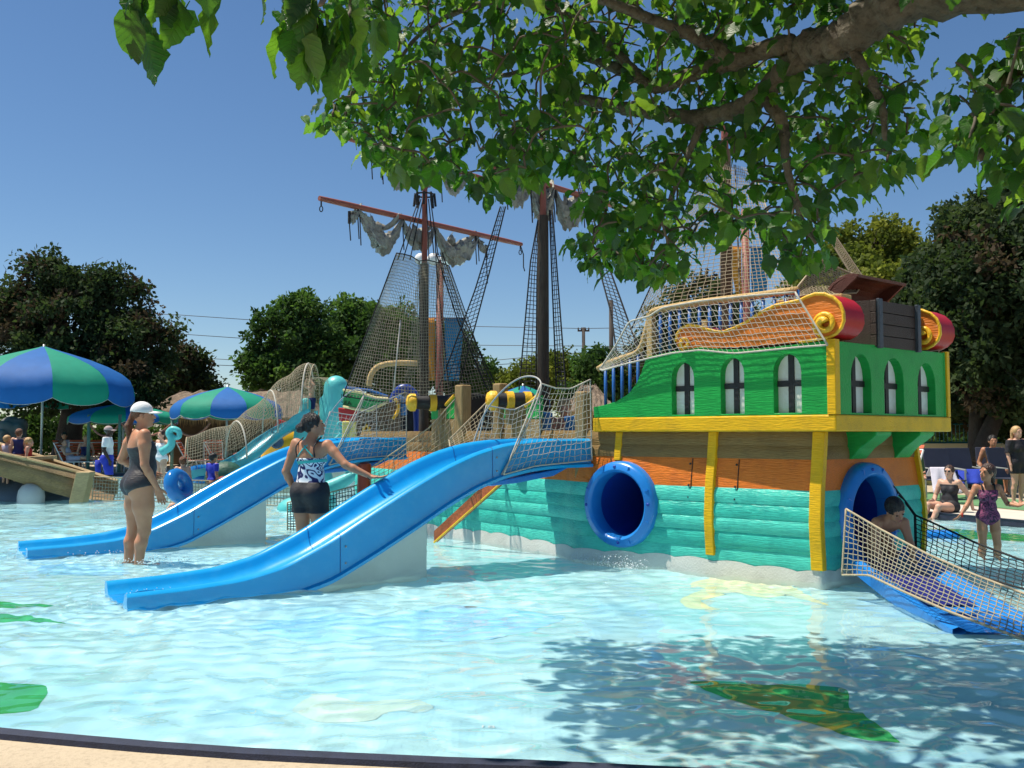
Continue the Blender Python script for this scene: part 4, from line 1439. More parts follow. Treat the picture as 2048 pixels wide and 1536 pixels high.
net('cargo_net', 'black rope net on the bather side of the stern chute', [at_d(1830, 1030, 8.7), at_d(1880, 1052, 8.4), at_d(1950, 1085, 8.0), at_d(2048, 1122, 7.5), at_d(2200, 1170, 6.9)], [at_d(1832, 1098, 8.6), at_d(1880, 1122, 8.2), at_d(1950, 1150, 7.8), at_d(2048, 1178, 7.3), at_d(2200, 1225, 6.7)], 24, 8, M_CORD_K, M_CORD_K, 0.0040, 0.009, group='rope nets of the stern chute', jit=0.3)
rope('strap', 'black strap hanging from the stern ring to the chute net', [PORT_STERN + nst * 0.1 + V(0.25, 0.22, 0.25), at_d(1808, 1000, 8.8), at_d(1830, 1030, 8.7), at_d(1832, 1100, 8.6)], 0.014, M_CORD_K)
o = MB().box(at_z(1850, 1074, -0.02) , (0.75, 0.35, 0.16)).build('float_mat', M_BLUEP, bevel=0.05, seg=3)
tag(o, 'blue foam mat floating behind the stern net', 'float')
# ------------------------------------------------------------------ soft solids: round cones and ellipsoids blended into one skin
def surface_nets(F, org, h):
    s = F < 0
    nx, ny, nz = F.shape
    cs = np.zeros((nx - 1, ny - 1, nz - 1), dtype=np.int8)
    for dx in (0, 1):
        for dy in (0, 1):
            for dz in (0, 1):
                cs += s[dx:nx - 1 + dx, dy:ny - 1 + dy, dz:nz - 1 + dz]
    I, J, K = np.nonzero((cs > 0) & (cs < 8))
    vid = -np.ones(cs.shape, dtype=np.int64)
    vid[I, J, K] = np.arange(len(I))
    acc = np.zeros((len(I), 3))
    cnt = np.zeros(len(I))
    corners = [(x, y, z) for x in (0, 1) for y in (0, 1) for z in (0, 1)]
    for a in corners:
        for ax in range(3):
            if a[ax] == 1:
                continue
            b2 = list(a)
            b2[ax] = 1
            fa = F[I + a[0], J + a[1], K + a[2]]
            fb = F[I + b2[0], J + b2[1], K + b2[2]]
            m_ = (fa < 0) != (fb < 0)
            t = np.where(m_, fa / np.where(fa == fb, 1, fa - fb), 0)
            p = np.stack([np.full(len(I), a[0], float), np.full(len(I), a[1], float), np.full(len(I), a[2], float)], -1)
            p[:, ax] += t
            acc += p * m_[:, None]
            cnt += m_
    Vv = (np.stack([I, J, K], -1) + acc / cnt[:, None]) * h + np.asarray(org)
    quads = []
    for ax in range(3):
        o1, o2 = [(1, 2), (2, 0), (0, 1)][ax]
        sl0 = [slice(1, -1)] * 3
        sl1 = [slice(1, -1)] * 3
        sl0[ax] = slice(0, F.shape[ax] - 1)
        sl1[ax] = slice(1, F.shape[ax])
        a_, b_ = s[tuple(sl0)], s[tuple(sl1)]
        E_ = np.stack(np.nonzero(a_ != b_), -1)
        if not len(E_):
            continue
        inside = a_[tuple(E_.T)]
        base = E_.copy()
        off = np.ones(3, int)
        off[ax] = 0
        base = base + off
        c = []
        for d1, d2 in ((-1, -1), (0, -1), (0, 0), (-1, 0)):
            q = base.copy()
            q[:, o1] += d1
            q[:, o2] += d2
            c.append(vid[q[:, 0], q[:, 1], q[:, 2]])
        q = np.stack(c, -1)
        q[~inside] = q[~inside][:, ::-1]
        quads.append(q)
    return Vv, np.concatenate(quads)

class Blob:
    """list of round cones ('c', a, ra, b, rb) and ellipsoids ('e', c, radii, rot) with blend widths"""
    def __init__(self, h=0.01):
        self.items, self.h = [], h
    def cone(self, a, ra, b2, rb, k=0.02, flat=None):
        self.items.append(('c', np.array(a, float), ra, np.array(b2, float), rb, k, flat))
        return self
    def ell(self, c, r, k=0.02, R=None):
        self.items.append(('e', np.array(c, float), np.array(r, float), R, k))
        return self
    def bounds(self, pad):
        lo, hi = np.full(3, 1e9), np.full(3, -1e9)
        for it in self.items:
            if it[0] == 'c':
                for p, r in ((it[1], it[2]), (it[3], it[4])):
                    lo = np.minimum(lo, p - r)
                    hi = np.maximum(hi, p + r)
            else:
                r = np.max(it[2])
                lo = np.minimum(lo, it[1] - r)
                hi = np.maximum(hi, it[1] + r)
        return lo - pad, hi + pad
    def field(self, P=None, grow=0.0):
        h = self.h
        lo, hi = self.bounds(0.05 + grow)
        n = np.ceil((hi - lo) / h).astype(int) + 1
        F = np.full(n, 1.0, dtype=np.float32)
        for it in self.items:
            if it[0] == 'c':
                r = max(it[2], it[4])
                a, b2 = np.minimum(it[1], it[3]) - r, np.maximum(it[1], it[3]) + r
            else:
                r = np.max(it[2])
                a, b2 = it[1] - r, it[1] + r
            k = it[5] if it[0] == 'c' else it[4]
            pad = 0.06 + k + grow
            i0 = np.maximum(((a - pad - lo) / h).astype(int), 0)
            i1 = np.minimum(((b2 + pad - lo) / h).astype(int) + 2, n)
            g = [lo[q] + h * np.arange(i0[q], i1[q]) for q in range(3)]
            X, Y, Z = np.meshgrid(*g, indexing='ij')
            Q = np.stack([X, Y, Z], -1)
            if it[0] == 'c':
                d = it[3] - it[1]
                L2 = d @ d
                t = np.clip(((Q - it[1]) @ d) / max(L2, 1e-12), 0, 1)
                D = Q - it[1] - t[..., None] * d
                if it[6] is not None:                      # squash across a direction
                    ax, f_ = np.array(it[6][0], float), it[6][1]
                    comp = D @ ax
                    D = D + comp[..., None] * ax * (1 / f_ - 1)
                dist = np.linalg.norm(D, axis=-1) - (it[2] + t * (it[4] - it[2]))
            else:
                D = Q - it[1]
                if it[3] is not None:
                    D = D @ np.asarray(it[3])
                q = D / it[2]
                ln = np.linalg.norm(q, axis=-1)
                dist = (ln - 1) * ln / np.maximum(np.linalg.norm(q / it[2], axis=-1), 1e-6)
            sl = tuple(slice(i0[q], i1[q]) for q in range(3))
            f0 = F[sl]
            hh = np.clip(0.5 + 0.5 * (f0 - dist) / k, 0, 1)
            F[sl] = f0 * (1 - hh) + dist * hh - k * hh * (1 - hh)
        return F, lo
    def mesh(self, grow=0.0, cut=None):
        F, lo = self.field(grow=grow)
        F = F - grow
        if cut is not None:
            g = [lo[q] + self.h * np.arange(F.shape[q]) for q in range(3)]
            X, Y, Z = np.meshgrid(*g, indexing='ij')
            F = np.maximum(F, cut(X, Y, Z))
        return surface_nets(F, lo, self.h)
def blob_obj(blob, name, m, parent=None, grow=0.0, cut=None, world=None, relax=1, shag=0.0):
    v, q = blob.mesh(grow, cut)
    if len(v) == 0:
        return None
    if relax:                                               # even out grid steps
        e = np.concatenate([q[:, [0, 1]], q[:, [1, 2]], q[:, [2, 3]], q[:, [3, 0]]])
        for _ in range(relax):
            acc = np.zeros_like(v)
            c = np.zeros(len(v))
            np.add.at(acc, e[:, 0], v[e[:, 1]])
            np.add.at(acc, e[:, 1], v[e[:, 0]])
            np.add.at(c, e[:, 0], 1)
            np.add.at(c, e[:, 1], 1)
            v = v * 0.5 + 0.5 * acc / c[:, None]
    if shag:                                                # loose, uneven surface (hair)
        c = v.mean(0)
        d = v - c
        ln = np.linalg.norm(d, axis=1, keepdims=True)
        w = np.sin(v[:, 0] * 210 + 3 * np.sin(v[:, 2] * 40)) * np.sin(v[:, 1] * 190 + 2 * np.sin(v[:, 2] * 33)) + 0.7 * np.sin(v[:, 0] * 95 + v[:, 1] * 80 + v[:, 2] * 25)
        v = v + d / np.maximum(ln, 1e-6) * (shag * w[:, None])
    if world is not None:
        v = v @ np.array(world.to_3x3()).T + np.array(world.translation)
    return raw_mesh(name, v, q, m, parent, smooth=True)
# ------------------------------------------------------------------ background trees and hedges
M_BARK = mat('dark bark', (0.045, 0.035, 0.028), 0.9, 0.3, 4, 0.8, 15, wood=0.4, grainaxis=(8, 8, 1))
def leafmat(name, col, tcol, rough=0.7, tr=0.3):
    return mat(name, col, rough, 0.35, 0.9, trans=tr, tcol=tcol, spec=0.10)
LEAF = {
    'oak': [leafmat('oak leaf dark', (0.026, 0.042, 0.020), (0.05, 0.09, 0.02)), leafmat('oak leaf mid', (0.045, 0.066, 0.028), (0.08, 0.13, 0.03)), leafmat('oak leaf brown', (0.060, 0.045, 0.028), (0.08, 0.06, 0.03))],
    'elm': [leafmat('elm leaf dark', (0.030, 0.065, 0.022), (0.06, 0.14, 0.02)), leafmat('elm leaf mid', (0.055, 0.110, 0.030), (0.10, 0.22, 0.03)), leafmat('elm leaf light', (0.085, 0.150, 0.040), (0.14, 0.28, 0.04))],
    'lime': [leafmat('lime leaf dark', (0.070, 0.095, 0.018), (0.12, 0.17, 0.02)), leafmat('lime leaf mid', (0.120, 0.150, 0.022), (0.20, 0.26, 0.03)), leafmat('lime leaf light', (0.170, 0.190, 0.030), (0.28, 0.32, 0.04))],
}
def leaf_cloud(centers, radii, per, size, seed, squash=0.8):
    r_ = np.random.default_rng(seed)
    n = len(centers)
    tot = n * per
    c = np.repeat(np.asarray(centers), per, 0)
    rad = np.repeat(np.asarray(radii), per)[:, None]
    off = r_.standard_normal((tot, 3))
    off /= np.linalg.norm(off, axis=1)[:, None]
    off *= (r_.random((tot, 1)) ** 0.45)
    off[:, 2] *= squash
    p = c + off * rad
    d = r_.standard_normal((tot, 3))
    d[:, 2] -= 0.35
    d += off * 0.6
    d /= np.linalg.norm(d, axis=1)[:, None]
    w = np.cross(d, r_.standard_normal((tot, 3)))
    w /= np.linalg.norm(w, axis=1)[:, None]
    nrm = np.cross(d, w)
    L = size * (0.6 + 0.8 * r_.random((tot, 1)))
    v = np.stack([p, p + d * L * 0.5 + w * L * 0.30 + nrm * L * 0.08, p + d * L, p + d * L * 0.5 - w * L * 0.30 + nrm * L * 0.08], 1).reshape(-1, 3)
    q = np.arange(tot * 4).reshape(-1, 4)
    return v, q
def big_tree(name, label, lobes, d, kind, seed, clumps, per, size, trunk=None, tr=0.25, group=None, weights=(0.45, 0.4, 0.15), crad=0.36, twigs=0, deep=0.9):
    """lobes in photo pixels (cx, cy, rx, ry); deep sets crown depth relative to its width"""
    r_ = np.random.default_rng(seed)
    sc_ = d / FPX
    L3 = []
    for (cx, cy, rx, ry) in lobes:
        c = at_d(cx, cy, d + r_.uniform(-0.4, 0.4) * rx * sc_)
        L3.append((np.array(c), np.array((rx * sc_, rx * sc_ * deep, ry * sc_))))
    area = np.array([l[1][0] * l[1][2] for l in L3])
    cen, rad = [], []
    for i in range(clumps):
        c, rr = L3[r_.choice(len(L3), p=area / area.sum())]
        u = r_.standard_normal(3)
        u /= np.linalg.norm(u)
        u *= 0.35 + 0.65 * r_.random() ** 0.4
        cen.append(c + u * rr)
        rad.append(crad * (0.6 + 0.8 * r_.random()))
    if trunk:
        base = at_d(trunk[0], trunk[1], d)
        base.z = GZ - 0.05
    else:
        base = V(*L3[0][0])
        base.z = GZ - 0.05
    t = thing(name, base, label, 'tree', group)
    top = V(*np.mean([l[0] for l in L3], 0))
    fork = base.lerp(top, 0.42)
    mb = MB()
    mb.tube(catmull([base, base.lerp(fork, 0.5) + V(0.05, 0, 0), fork], 4), [tr * 1.35] + [tr * (1.15 - 0.04 * k) for k in range(8)], 10)
    mb.build('trunk', M_BARK, t, smooth=True)
    for k, (c, rr) in enumerate(L3):
        e = V(*c) + V(*(r_.standard_normal(3) * rr * 0.2))
        m_ = fork.lerp(e, 0.5) + V(r_.normal() * 0.2, r_.normal() * 0.2, 0.15)
        MB().tube(catmull([fork, m_, e], 4), [tr * 0.62 * (1 - 0.1 * j) for j in range(9)], 6).build('limb', M_BARK, t, smooth=True)
    br = MB()
    for i in range(0, len(cen), 2):
        c = V(*cen[i])
        l_ = min(L3, key=lambda q: (V(*q[0]) - c).length)
        br.tube([V(*l_[0]).lerp(c, 0.1), V(*l_[0]).lerp(c, 0.6) + V(0, 0, 0.1), c], [0.035, 0.02, 0.008], 4, caps=False)
    for i in range(twigs):
        c, rr = L3[r_.integers(len(L3))]
        u = r_.standard_normal(3)
        u[2] = abs(u[2])
        u /= np.linalg.norm(u)
        p = V(*(c + u * rr * 0.95))
        q = p + V(*(u * 0.45))
        br.tube([p, p.lerp(q, 0.5) + V(r_.normal() * 0.08, 0, 0.05), q], [0.014, 0.01, 0.004], 4, caps=False)
    o = br.build('branches', M_BARK, t, recalc=False)
    o['kind'] = 'stuff'
    # leaves in three tones
    cen, rad = np.array(cen), np.array(rad)
    tone = r_.choice(3, len(cen), p=weights)
    vv, qq, mi = [], [], []
    o_ = 0
    for k in range(3):
        sel = tone == k
        if not sel.any():
            continue
        v, q = leaf_cloud(cen[sel], rad[sel], per, size, seed * 7 + k)
        vv.append(v)
        qq.append(q + o_)
        mi.append(np.full(len(q), k))
        o_ += len(v)
    o = raw_mesh('foliage', np.concatenate(vv), np.concatenate(qq), LEAF[kind], t, np.concatenate(mi))
    o['kind'] = 'stuff'
    return t
G_T = 'trees behind the pool'
big_tree('oak_tree', 'huge dark oak with ragged bare-tipped crown behind the big umbrella', [(140, 650, 110, 90), (45, 700, 100, 105), (255, 705, 75, 85), (95, 548, 48, 42), (165, 560, 42, 36), (232, 580, 48, 42), (60, 620, 60, 55), (190, 620, 60, 60), (90, 770, 150, 55), (240, 775, 105, 45), (10, 590, 45, 40), (290, 640, 32, 34), (315, 700, 40, 34), (335, 660, 22, 20)], 33, 'oak', 1, 420, 130, 0.17, (125, 900), 0.42, G_T, crad=0.46, twigs=60)
big_tree('round_tree', 'small rounded dark tree beside the power lines gap', [(375, 730, 42, 45), (395, 765, 38, 30), (350, 770, 50, 30)], 40, 'oak', 2, 90, 90, 0.20, (375, 900), 0.2, G_T, crad=0.45)
big_tree('elm_tree', 'broad leafy green tree behind the climbing net of the octopus slide', [(560, 690, 70, 75), (605, 635, 55, 50), (650, 720, 80, 70), (530, 735, 48, 45), (600, 760, 90, 40)], 42, 'elm', 3, 230, 110, 0.22, (600, 900), 0.3, G_T, crad=0.5)
big_tree('elm_tree', 'leafy green tree directly behind the foremast net', [(710, 640, 55, 55), (770, 680, 70, 85), (690, 700, 60, 60), (820, 720, 60, 70), (750, 750, 90, 50)], 44, 'elm', 4, 230, 110, 0.22, (750, 900), 0.3, G_T, crad=0.5)
big_tree('elm_tree', 'green tree seen between foremast and rope ladder', [(890, 710, 60, 65), (930, 750, 60, 45)], 46, 'elm', 5, 110, 90, 0.22, (900, 900), 0.25, G_T, crad=0.5)
big_tree('shrub_tree', 'low yellow green tree at the horizon between foremast and mainmast', [(985, 775, 70, 28), (950, 765, 40, 25)], 50, 'lime', 6, 80, 80, 0.20, None, 0.15, G_T, crad=0.5)
big_tree('shrub_tree', 'rounded yellow green tree straight behind the mainmast', [(1090, 755, 75, 42), (1130, 740, 50, 35), (1050, 775, 50, 30)], 48, 'lime', 7, 120, 80, 0.20, None, 0.15, G_T, crad=0.5, weights=(0.6, 0.3, 0.1))
big_tree('elm_tree', 'green tree beside the dark utility pole', [(1195, 735, 48, 42), (1225, 770, 50, 40), (1180, 780, 50, 30)], 44, 'elm', 8, 120, 80, 0.20, None, 0.2, G_T, crad=0.45)
big_tree('elm_tree', 'dark green tree glimpsed behind the mizzen net', [(1400, 595, 60, 42), (1360, 640, 70, 45), (1450, 650, 80, 60), (1330, 720, 80, 60)], 34, 'oak', 9, 150, 90, 0.18, None, 0.25, G_T, crad=0.42)
big_tree('lime_tree', 'sunlit yellow green domed tree behind the treasure chest', [(1745, 500, 85, 62), (1690, 545, 65, 55), (1800, 520, 65, 60), (1760, 590, 150, 65), (1640, 600, 80, 60), (1850, 600, 80, 90)], 36, 'lime', 10, 330, 110, 0.20, None, 0.3, G_T, crad=0.48)
big_tree('oak_tree', 'big shady dark oak behind the bathers on the deck', [(1960, 560, 105, 120), (1900, 665, 95, 95), (2040, 690, 110, 180), (1880, 560, 55, 60), (1995, 430, 75, 60), (1930, 770, 110, 70), (2060, 520, 90, 150)], 21, 'oak', 11, 680, 130, 0.15, (1945, 930), 0.20, G_T, crad=0.36, deep=2.6, weights=(0.5, 0.4, 0.1))  # crown stretched in depth so that it shades the deck
o = MB().tube(catmull([at_d(1958, 925, 20.5), at_d(1975, 870, 20.5), at_d(2005, 800, 20.6), at_d(2030, 720, 20.8)], 4), [0.24 - 0.012 * k for k in range(13)], 9).build('leaning_trunk', M_BARK, smooth=True)
tag(o, 'dark leaning tree trunk beside the big shady oak', 'tree')
def hedge(label, px0, px1, y_top, d, kind, seed, n=60, y_bot=900, per=80, size=0.2):
    r_ = np.random.default_rng(seed)
    cen = [np.array(at_d(r_.uniform(px0, px1), y_top + (y_bot - y_top) * r_.random() ** 0.7, d + r_.uniform(-0.8, 0.8))) for _ in range(n)]
    rad = [0.5 * (0.6 + 0.7 * r_.random()) for _ in cen]
    v, q = leaf_cloud(cen, rad, per, size, seed)
    base = at_d((px0 + px1) / 2, 880, d)
    base.z = GZ
    t = thing('hedge', base, label, 'hedge', 'hedges behind the pool deck')
    o = raw_mesh('foliage', v, q, LEAF[kind], t, r_.integers(0, 3, len(q)))
    o['kind'] = 'stuff'
    MB().tube([base, base + V(0, 0, 0.8)], 0.06, 6).build('stem', M_BARK, t)
    return t
hedge('sunlit green hedge behind the umbrella pole', -60, 130, 835, 36, 'elm', 21)
hedge('green hedge behind the rope garlands', 130, 330, 850, 38, 'elm', 22, 70)
hedge('dark hedge behind the umbrella of the octopus slide', 330, 640, 830, 40, 'oak', 23, 100)
hedge('dark hedge behind the octopus slide', 600, 900, 800, 46, 'oak', 24, 110)
hedge('low yellow green hedge behind the play ship', 880, 1330, 800, 52, 'lime', 25, 120)
hedge('green hedge behind the teal railing', 1800, 2100, 850, 30, 'elm', 26, 90, 895)
hedge('dark leaf mass added as the deep shade under the big oak', 1780, 2120, 700, 26, 'oak', 27, 140, 850)  # dark leaves added to black out the space under the oak crown
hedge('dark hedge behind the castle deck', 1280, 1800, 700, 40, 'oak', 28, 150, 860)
# ------------------------------------------------------------------ poles, wires, lamp posts with banners
M_POLE = mat('dark utility pole', (0.05, 0.04, 0.035), 0.85, 0.2, 3, wood=0.3, grainaxis=(6, 6, 0.5))
def util_pole(px, y_top, d, label, arm=True):
    p = at_d(px, y_top, d)
    t = thing('utility_pole', V(p.x, p.y, GZ), label, 'utility pole', 'utility poles on the horizon')
    MB().tube([V(p.x, p.y, 0), p], [0.16, 0.12], 8).build('pole', M_POLE, t, smooth=True)
    if arm:
        MB().box(p + V(0, 0, -0.25), (0.9, 0.12, 0.12)).build('crossarm', M_POLE, t)
        for k in (-0.4, -0.15, 0.15, 0.4):
            MB().lathe([(0.05, 0), (0.06, 0.08), (0.02, 0.2)], p + V(k, 0, -0.19), n=8).build('insulator', M_POLE, t)
    return t
util_pole(1167, 655, 70, 'dark utility pole with crossarm behind the mainmast')
util_pole(1222, 600, 55, 'tall plain dark utility pole beside the long rope ladder', False)
util_pole(503, 685, 60, 'short dark utility pole at the edge of the leafy tree', False)
M_WIRE = mat('power line', (0.06, 0.06, 0.065), 0.7)
for k, (pts, lab) in enumerate((
        ([(150, 648), (360, 668), (505, 678)], 'upper power line in the gap between the trees'),
        ([(250, 708), (400, 716), (505, 722), (640, 716)], 'middle power line in the gap between the trees'),
        ([(250, 722), (430, 730), (505, 733)], 'lower power line in the gap between the trees'),
        ([(150, 620), (360, 630), (505, 640)], 'topmost thin power line in the gap between the trees'),
        ([(900, 652), (1167, 657), (1300, 655)], 'highest power line behind the mainmast'),
        ([(900, 690), (1167, 692), (1300, 694)], 'middle power line behind the mainmast'),
        ([(900, 729), (1080, 712), (1167, 705), (1300, 694)], 'sloping power line behind the mainmast'),
        ([(900, 735), (1080, 724), (1167, 718), (1300, 706)], 'lowest sloping power line behind the mainmast'))):
    rope('power_line', lab, [at_d(x, y, 62) for x, y in pts], 0.022, M_WIRE, 'power lines', 5, 'wire')
M_LAMP = mat('lamp post red brown', (0.24, 0.07, 0.05), 0.6, 0.15, 5)
M_BANO = mat('orange banner', (0.62, 0.27, 0.03), 0.8, 0.1, 3, trans=0.3)
M_BANB = mat('teal blue banner', (0.015, 0.22, 0.42), 0.8, 0.1, 3, trans=0.3)
M_FLOOD = mat('white floodlight', (0.7, 0.7, 0.7), 0.5)
def banner_post(px, d, y_top, y0, y1, label, lights):
    p = at_d(px, y_top, d)
    t = thing('banner_post', V(p.x, p.y, GZ), label, 'lamp post', 'banner posts')
    MB().tube([V(p.x, p.y, 0), p], 0.07, 10).build('pole', M_LAMP, t, smooth=True)
    zt, zb = zz_at(px, y0, d), zz_at(px, y1, d)
    for sg, m_, w, nm in ((-1, M_BANO, 0.24, 'banner'), (1, M_BANB, 0.36, 'banner')):
        mb = MB()
        mb.grid(lambda u, v: V(p.x + sg * (0.09 + (w if sg > 0 else w * (1 - 0.55 * v)) * u * (1 - 0.25 * v if sg > 0 else 1)), p.y - 0.04 + 0.03 * math.sin(u * 6 + v * 4), zt + (zb - zt) * v), 6, 10)
        o = mb.build(nm, m_, t, smooth=True)
        md = o.modifiers.new('s', 'SOLIDIFY')
        md.thickness = 0.006
        MB().tube([V(p.x, p.y, zt), V(p.x + sg * (0.12 + w), p.y, zt)], 0.02, 6).build('banner_arm', M_LAMP, t)
    if lights:
        for k in (-0.35, -0.12, 0.12, 0.35):
            MB().tube([p, p + V(k, 0, 0.02)], 0.025, 6).build('arm', M_LAMP, t)
            MB().lathe([(0.0, 0.1), (0.09, 0.08), (0.12, 0.0), (0.1, -0.08), (0.0, -0.09)], p + V(k, -0.05, 0.02), (0.3 * k, -0.7, -0.3), 12).build('floodlight', M_FLOOD, t, smooth=True)
    return t
banner_post(880, 17, 522, 637, 762, 'red brown post with orange and blue banners and floodlights by the foremast', True)
banner_post(1490, 17, 420, 495, 592, 'red brown post with orange and blue banners behind the mizzen net', False)
# ------------------------------------------------------------------ umbrellas
M_UB = mat('blue umbrella cloth', (0.005, 0.135, 0.46), 0.7, 0.08, 3, trans=0.3, tcol=(0.004, 0.12, 0.45))
M_UG = mat('green umbrella cloth', (0.004, 0.33, 0.21), 0.7, 0.08, 3, trans=0.35, tcol=(0.004, 0.25, 0.17))
M_PIPE = mat('grey steel pipe', (0.34, 0.36, 0.35), 0.4, 0.1, 4, metal=0.4)
def umbrella(label, px, d, y_apex, y_edge, half_px, rot=0.0, panels=10, flip=0):
    ap = at_d(px, y_apex, d)
    R = half_px * d / FPX
    hgt = ap.z - zz_at(px, y_edge, d)
    t = thing('umbrella', V(ap.x, ap.y, GZ), label, 'umbrella', 'blue and green deck umbrellas')
    prof = [(0.0, 0.0), (0.12, 0.055), (0.3, 0.13), (0.5, 0.22), (0.7, 0.335), (0.85, 0.45), (0.94, 0.56), (0.985, 0.68), (1.0, 0.80), (1.0, 0.9), (0.995, 1.0)]
    for k in range(panels):
        a0, a1 = rot + 2 * math.pi * k / panels, rot + 2 * math.pi * (k + 1) / panels
        nu = 9
        vs, fs = [], []
        for (r, h) in prof:
            for i in range(nu):
                u = i / (nu - 1)
                a = a0 + (a1 - a0) * u
                bow = 1 - 0.045 * math.sin(math.pi * u) * min(1, r * 1.2) * (1 if h < 0.6 else 0.4)
                hh = h
                if h > 0.85:
                    hh = 0.80 + (h - 0.80) * (0.55 + 0.55 * math.sin(math.pi * u) ** 0.7)
                wr = 0.006 * math.sin(i * 2.1 + k * 3 + h * 15) * (h > 0.4)
                vs.append(V(ap.x + math.cos(a) * R * (r * bow + wr), ap.y + math.sin(a) * R * (r * bow + wr), ap.z - hh * hgt))
        for j in range(len(prof) - 1):
            for i in range(nu - 1):
                fs.append((j * nu + i, j * nu + i + 1, (j + 1) * nu + i + 1, (j + 1) * nu + i))
        o = MB().add(vs, fs).build('canopy_panel', M_UB if (k + flip) % 2 else M_UG, t, smooth=True, recalc=False)
        rim = vs[-nu:]
        MB().tube(rim, 0.007, 5).build('hem', M_CORD_W, o)
        MB().tube([ap + V(0, 0, -0.05), V(ap.x + math.cos(a0) * R * 0.7, ap.y + math.sin(a0) * R * 0.7, ap.z - 0.36 * hgt), V(ap.x + math.cos(a0) * R * 0.98, ap.y + math.sin(a0) * R * 0.98, ap.z - 0.70 * hgt)], 0.010, 5).build('rib', M_PIPE, t)
    MB().tube([V(ap.x, ap.y, GZ - 0.02), ap + V(0, 0, 0.05)], 0.038, 10).build('pole', M_PIPE, t, smooth=True)
    MB().lathe([(0.3, 0.0), (0.3, 0.06), (0.06, 0.12), (0.05, 0.3)], V(ap.x, ap.y, GZ), n=16, cap=True).build('foot', M_PIPE, t, smooth=40)
    return t
umbrella('big blue and green umbrella in front of the ragged oak', 88, 29.5, 692, 812, 172, rot=0.25, flip=0)
umbrella('half hidden blue and green umbrella behind the lifeguard cap', 248, 31, 806, 848, 104, rot=0.12, flip=1)
umbrella('blue and green umbrella behind the net of the octopus slide', 455, 30, 773, 838, 108, rot=0.33, flip=0)
umbrella('small teal patterned umbrella between the mainmast and the castle slide hoop', 1046, 34, 770, 815, 55, rot=0.1, flip=0)
# ------------------------------------------------------------------ thatched huts and garlands
M_THATCH = mat('dry thatch', (0.27, 0.205, 0.15), 0.95, 0.35, 9, 1.0, 30, wood=0.45, grainaxis=(9, 9, 0.6))
M_FRINGE = mat('thatch fringe', (0.36, 0.23, 0.09), 0.95, 0.3, 9)
def hut(label, x0, x1, y_ridge, y_eave, d, depth=3.0, ridge=0.5):
    a, b2 = at_d(x0, y_eave, d), at_d(x1, y_eave, d)
    zr = zz_at((x0 + x1) / 2, y_ridge, d + depth / 2)
    t = thing('thatched_hut', V((a.x + b2.x) / 2, d, GZ), label, 'hut', 'thatched huts')
    ez = a.z
    w = b2.x - a.x
    ra, rb = V(a.x + w * (0.5 - ridge / 2), d + depth / 2, zr), V(a.x + w * (0.5 + ridge / 2), d + depth / 2, zr)
    c, e = V(b2.x, d + depth, ez), V(a.x, d + depth, ez)
    r_ = random.Random(label)
    mb = MB()
    def face(p0, p1, q1, q0):
        nu, nv = 26, 9
        def f(u, v):
            p = p0.lerp(p1, u).lerp(q0.lerp(q1, u), v)
            return p + V(r_.gauss(0, 0.02), r_.gauss(0, 0.02), r_.gauss(0, 0.035))
        mb.grid(f, nu, nv)
    face(a, b2, rb, ra)
    face(b2, c, rb, rb)
    face(c, e, ra, rb)
    face(e, a, ra, ra)
    mb.build('roof', M_THATCH, t)
    fr = MB()
    for p, q, n in ((a, b2, int(w * 26)), (b2, c, 60), (e, a, 60)):
        for k in range(n):
            u = (k + r_.random()) / n
            s = p.lerp(q, u)
            ln = 0.18 + 0.2 * r_.random()
            fr.add([s + V(-0.02, 0, 0.05), s + V(0.03, 0, 0.05), s + V(0.015 + r_.gauss(0, 0.03), r_.gauss(0, 0.03), -ln)], [(0, 1, 2)])
    o = fr.build('eave_fringe', M_FRINGE, t, recalc=False)
    o['kind'] = 'stuff'
    for p in (a, b2, c, e):
        q = V(p.x * 0.96 + (a.x + b2.x) / 2 * 0.04, p.y + (0.3 if p.y == d else -0.3), 0)
        MB().tube([V(q.x, q.y, 0), V(q.x, q.y, ez + 0.15)], 0.07, 8).build('post', M_POST, t)
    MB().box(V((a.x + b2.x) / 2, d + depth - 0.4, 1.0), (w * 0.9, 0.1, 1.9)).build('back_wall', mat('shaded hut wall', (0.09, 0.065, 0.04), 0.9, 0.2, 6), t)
    return t
hut('long thatched hut behind the white cap and octopus umbrella', 262, 640, 782, 838, 34, 3.6, 0.66)
hut('grey thatched roof behind the timber post by the castle', 1130, 1238, 770, 826, 30, 2.5, 0.25)
M_GARL = mat('rope garland', (0.30, 0.13, 0.09), 0.9, 0.2, 20)
for k, (xa, xb) in enumerate(((178, 240), (240, 345), (345, 420))):
    pa, pb = at_d(xa, 845, 29.4), at_d(xb, 846, 29.4)
    rope('rope_garland', ('thick brown rope garland behind the lifeguard', 'thick brown rope garland behind the white cap', 'thick brown rope garland under the octopus umbrella')[k],
         [pa.lerp(pb, u) - V(0, 0, 0.42 * 4 * u * (1 - u)) for u in np.linspace(0, 1, 13)], 0.035, M_GARL, 'rope garlands', 7)
    o = MB().tube([V(pa.x, pa.y, GZ), pa + V(0, 0, 0.25)], 0.055, 8).build('garland_post', mat('green post', (0.08, 0.17, 0.14), 0.6), smooth=True)
    tag(o, ('slim green post between oak trunk and lifeguard', 'slim green post at the lifeguard shoulder', 'slim green post between white cap and octopus net')[k], 'post', 'garland posts')
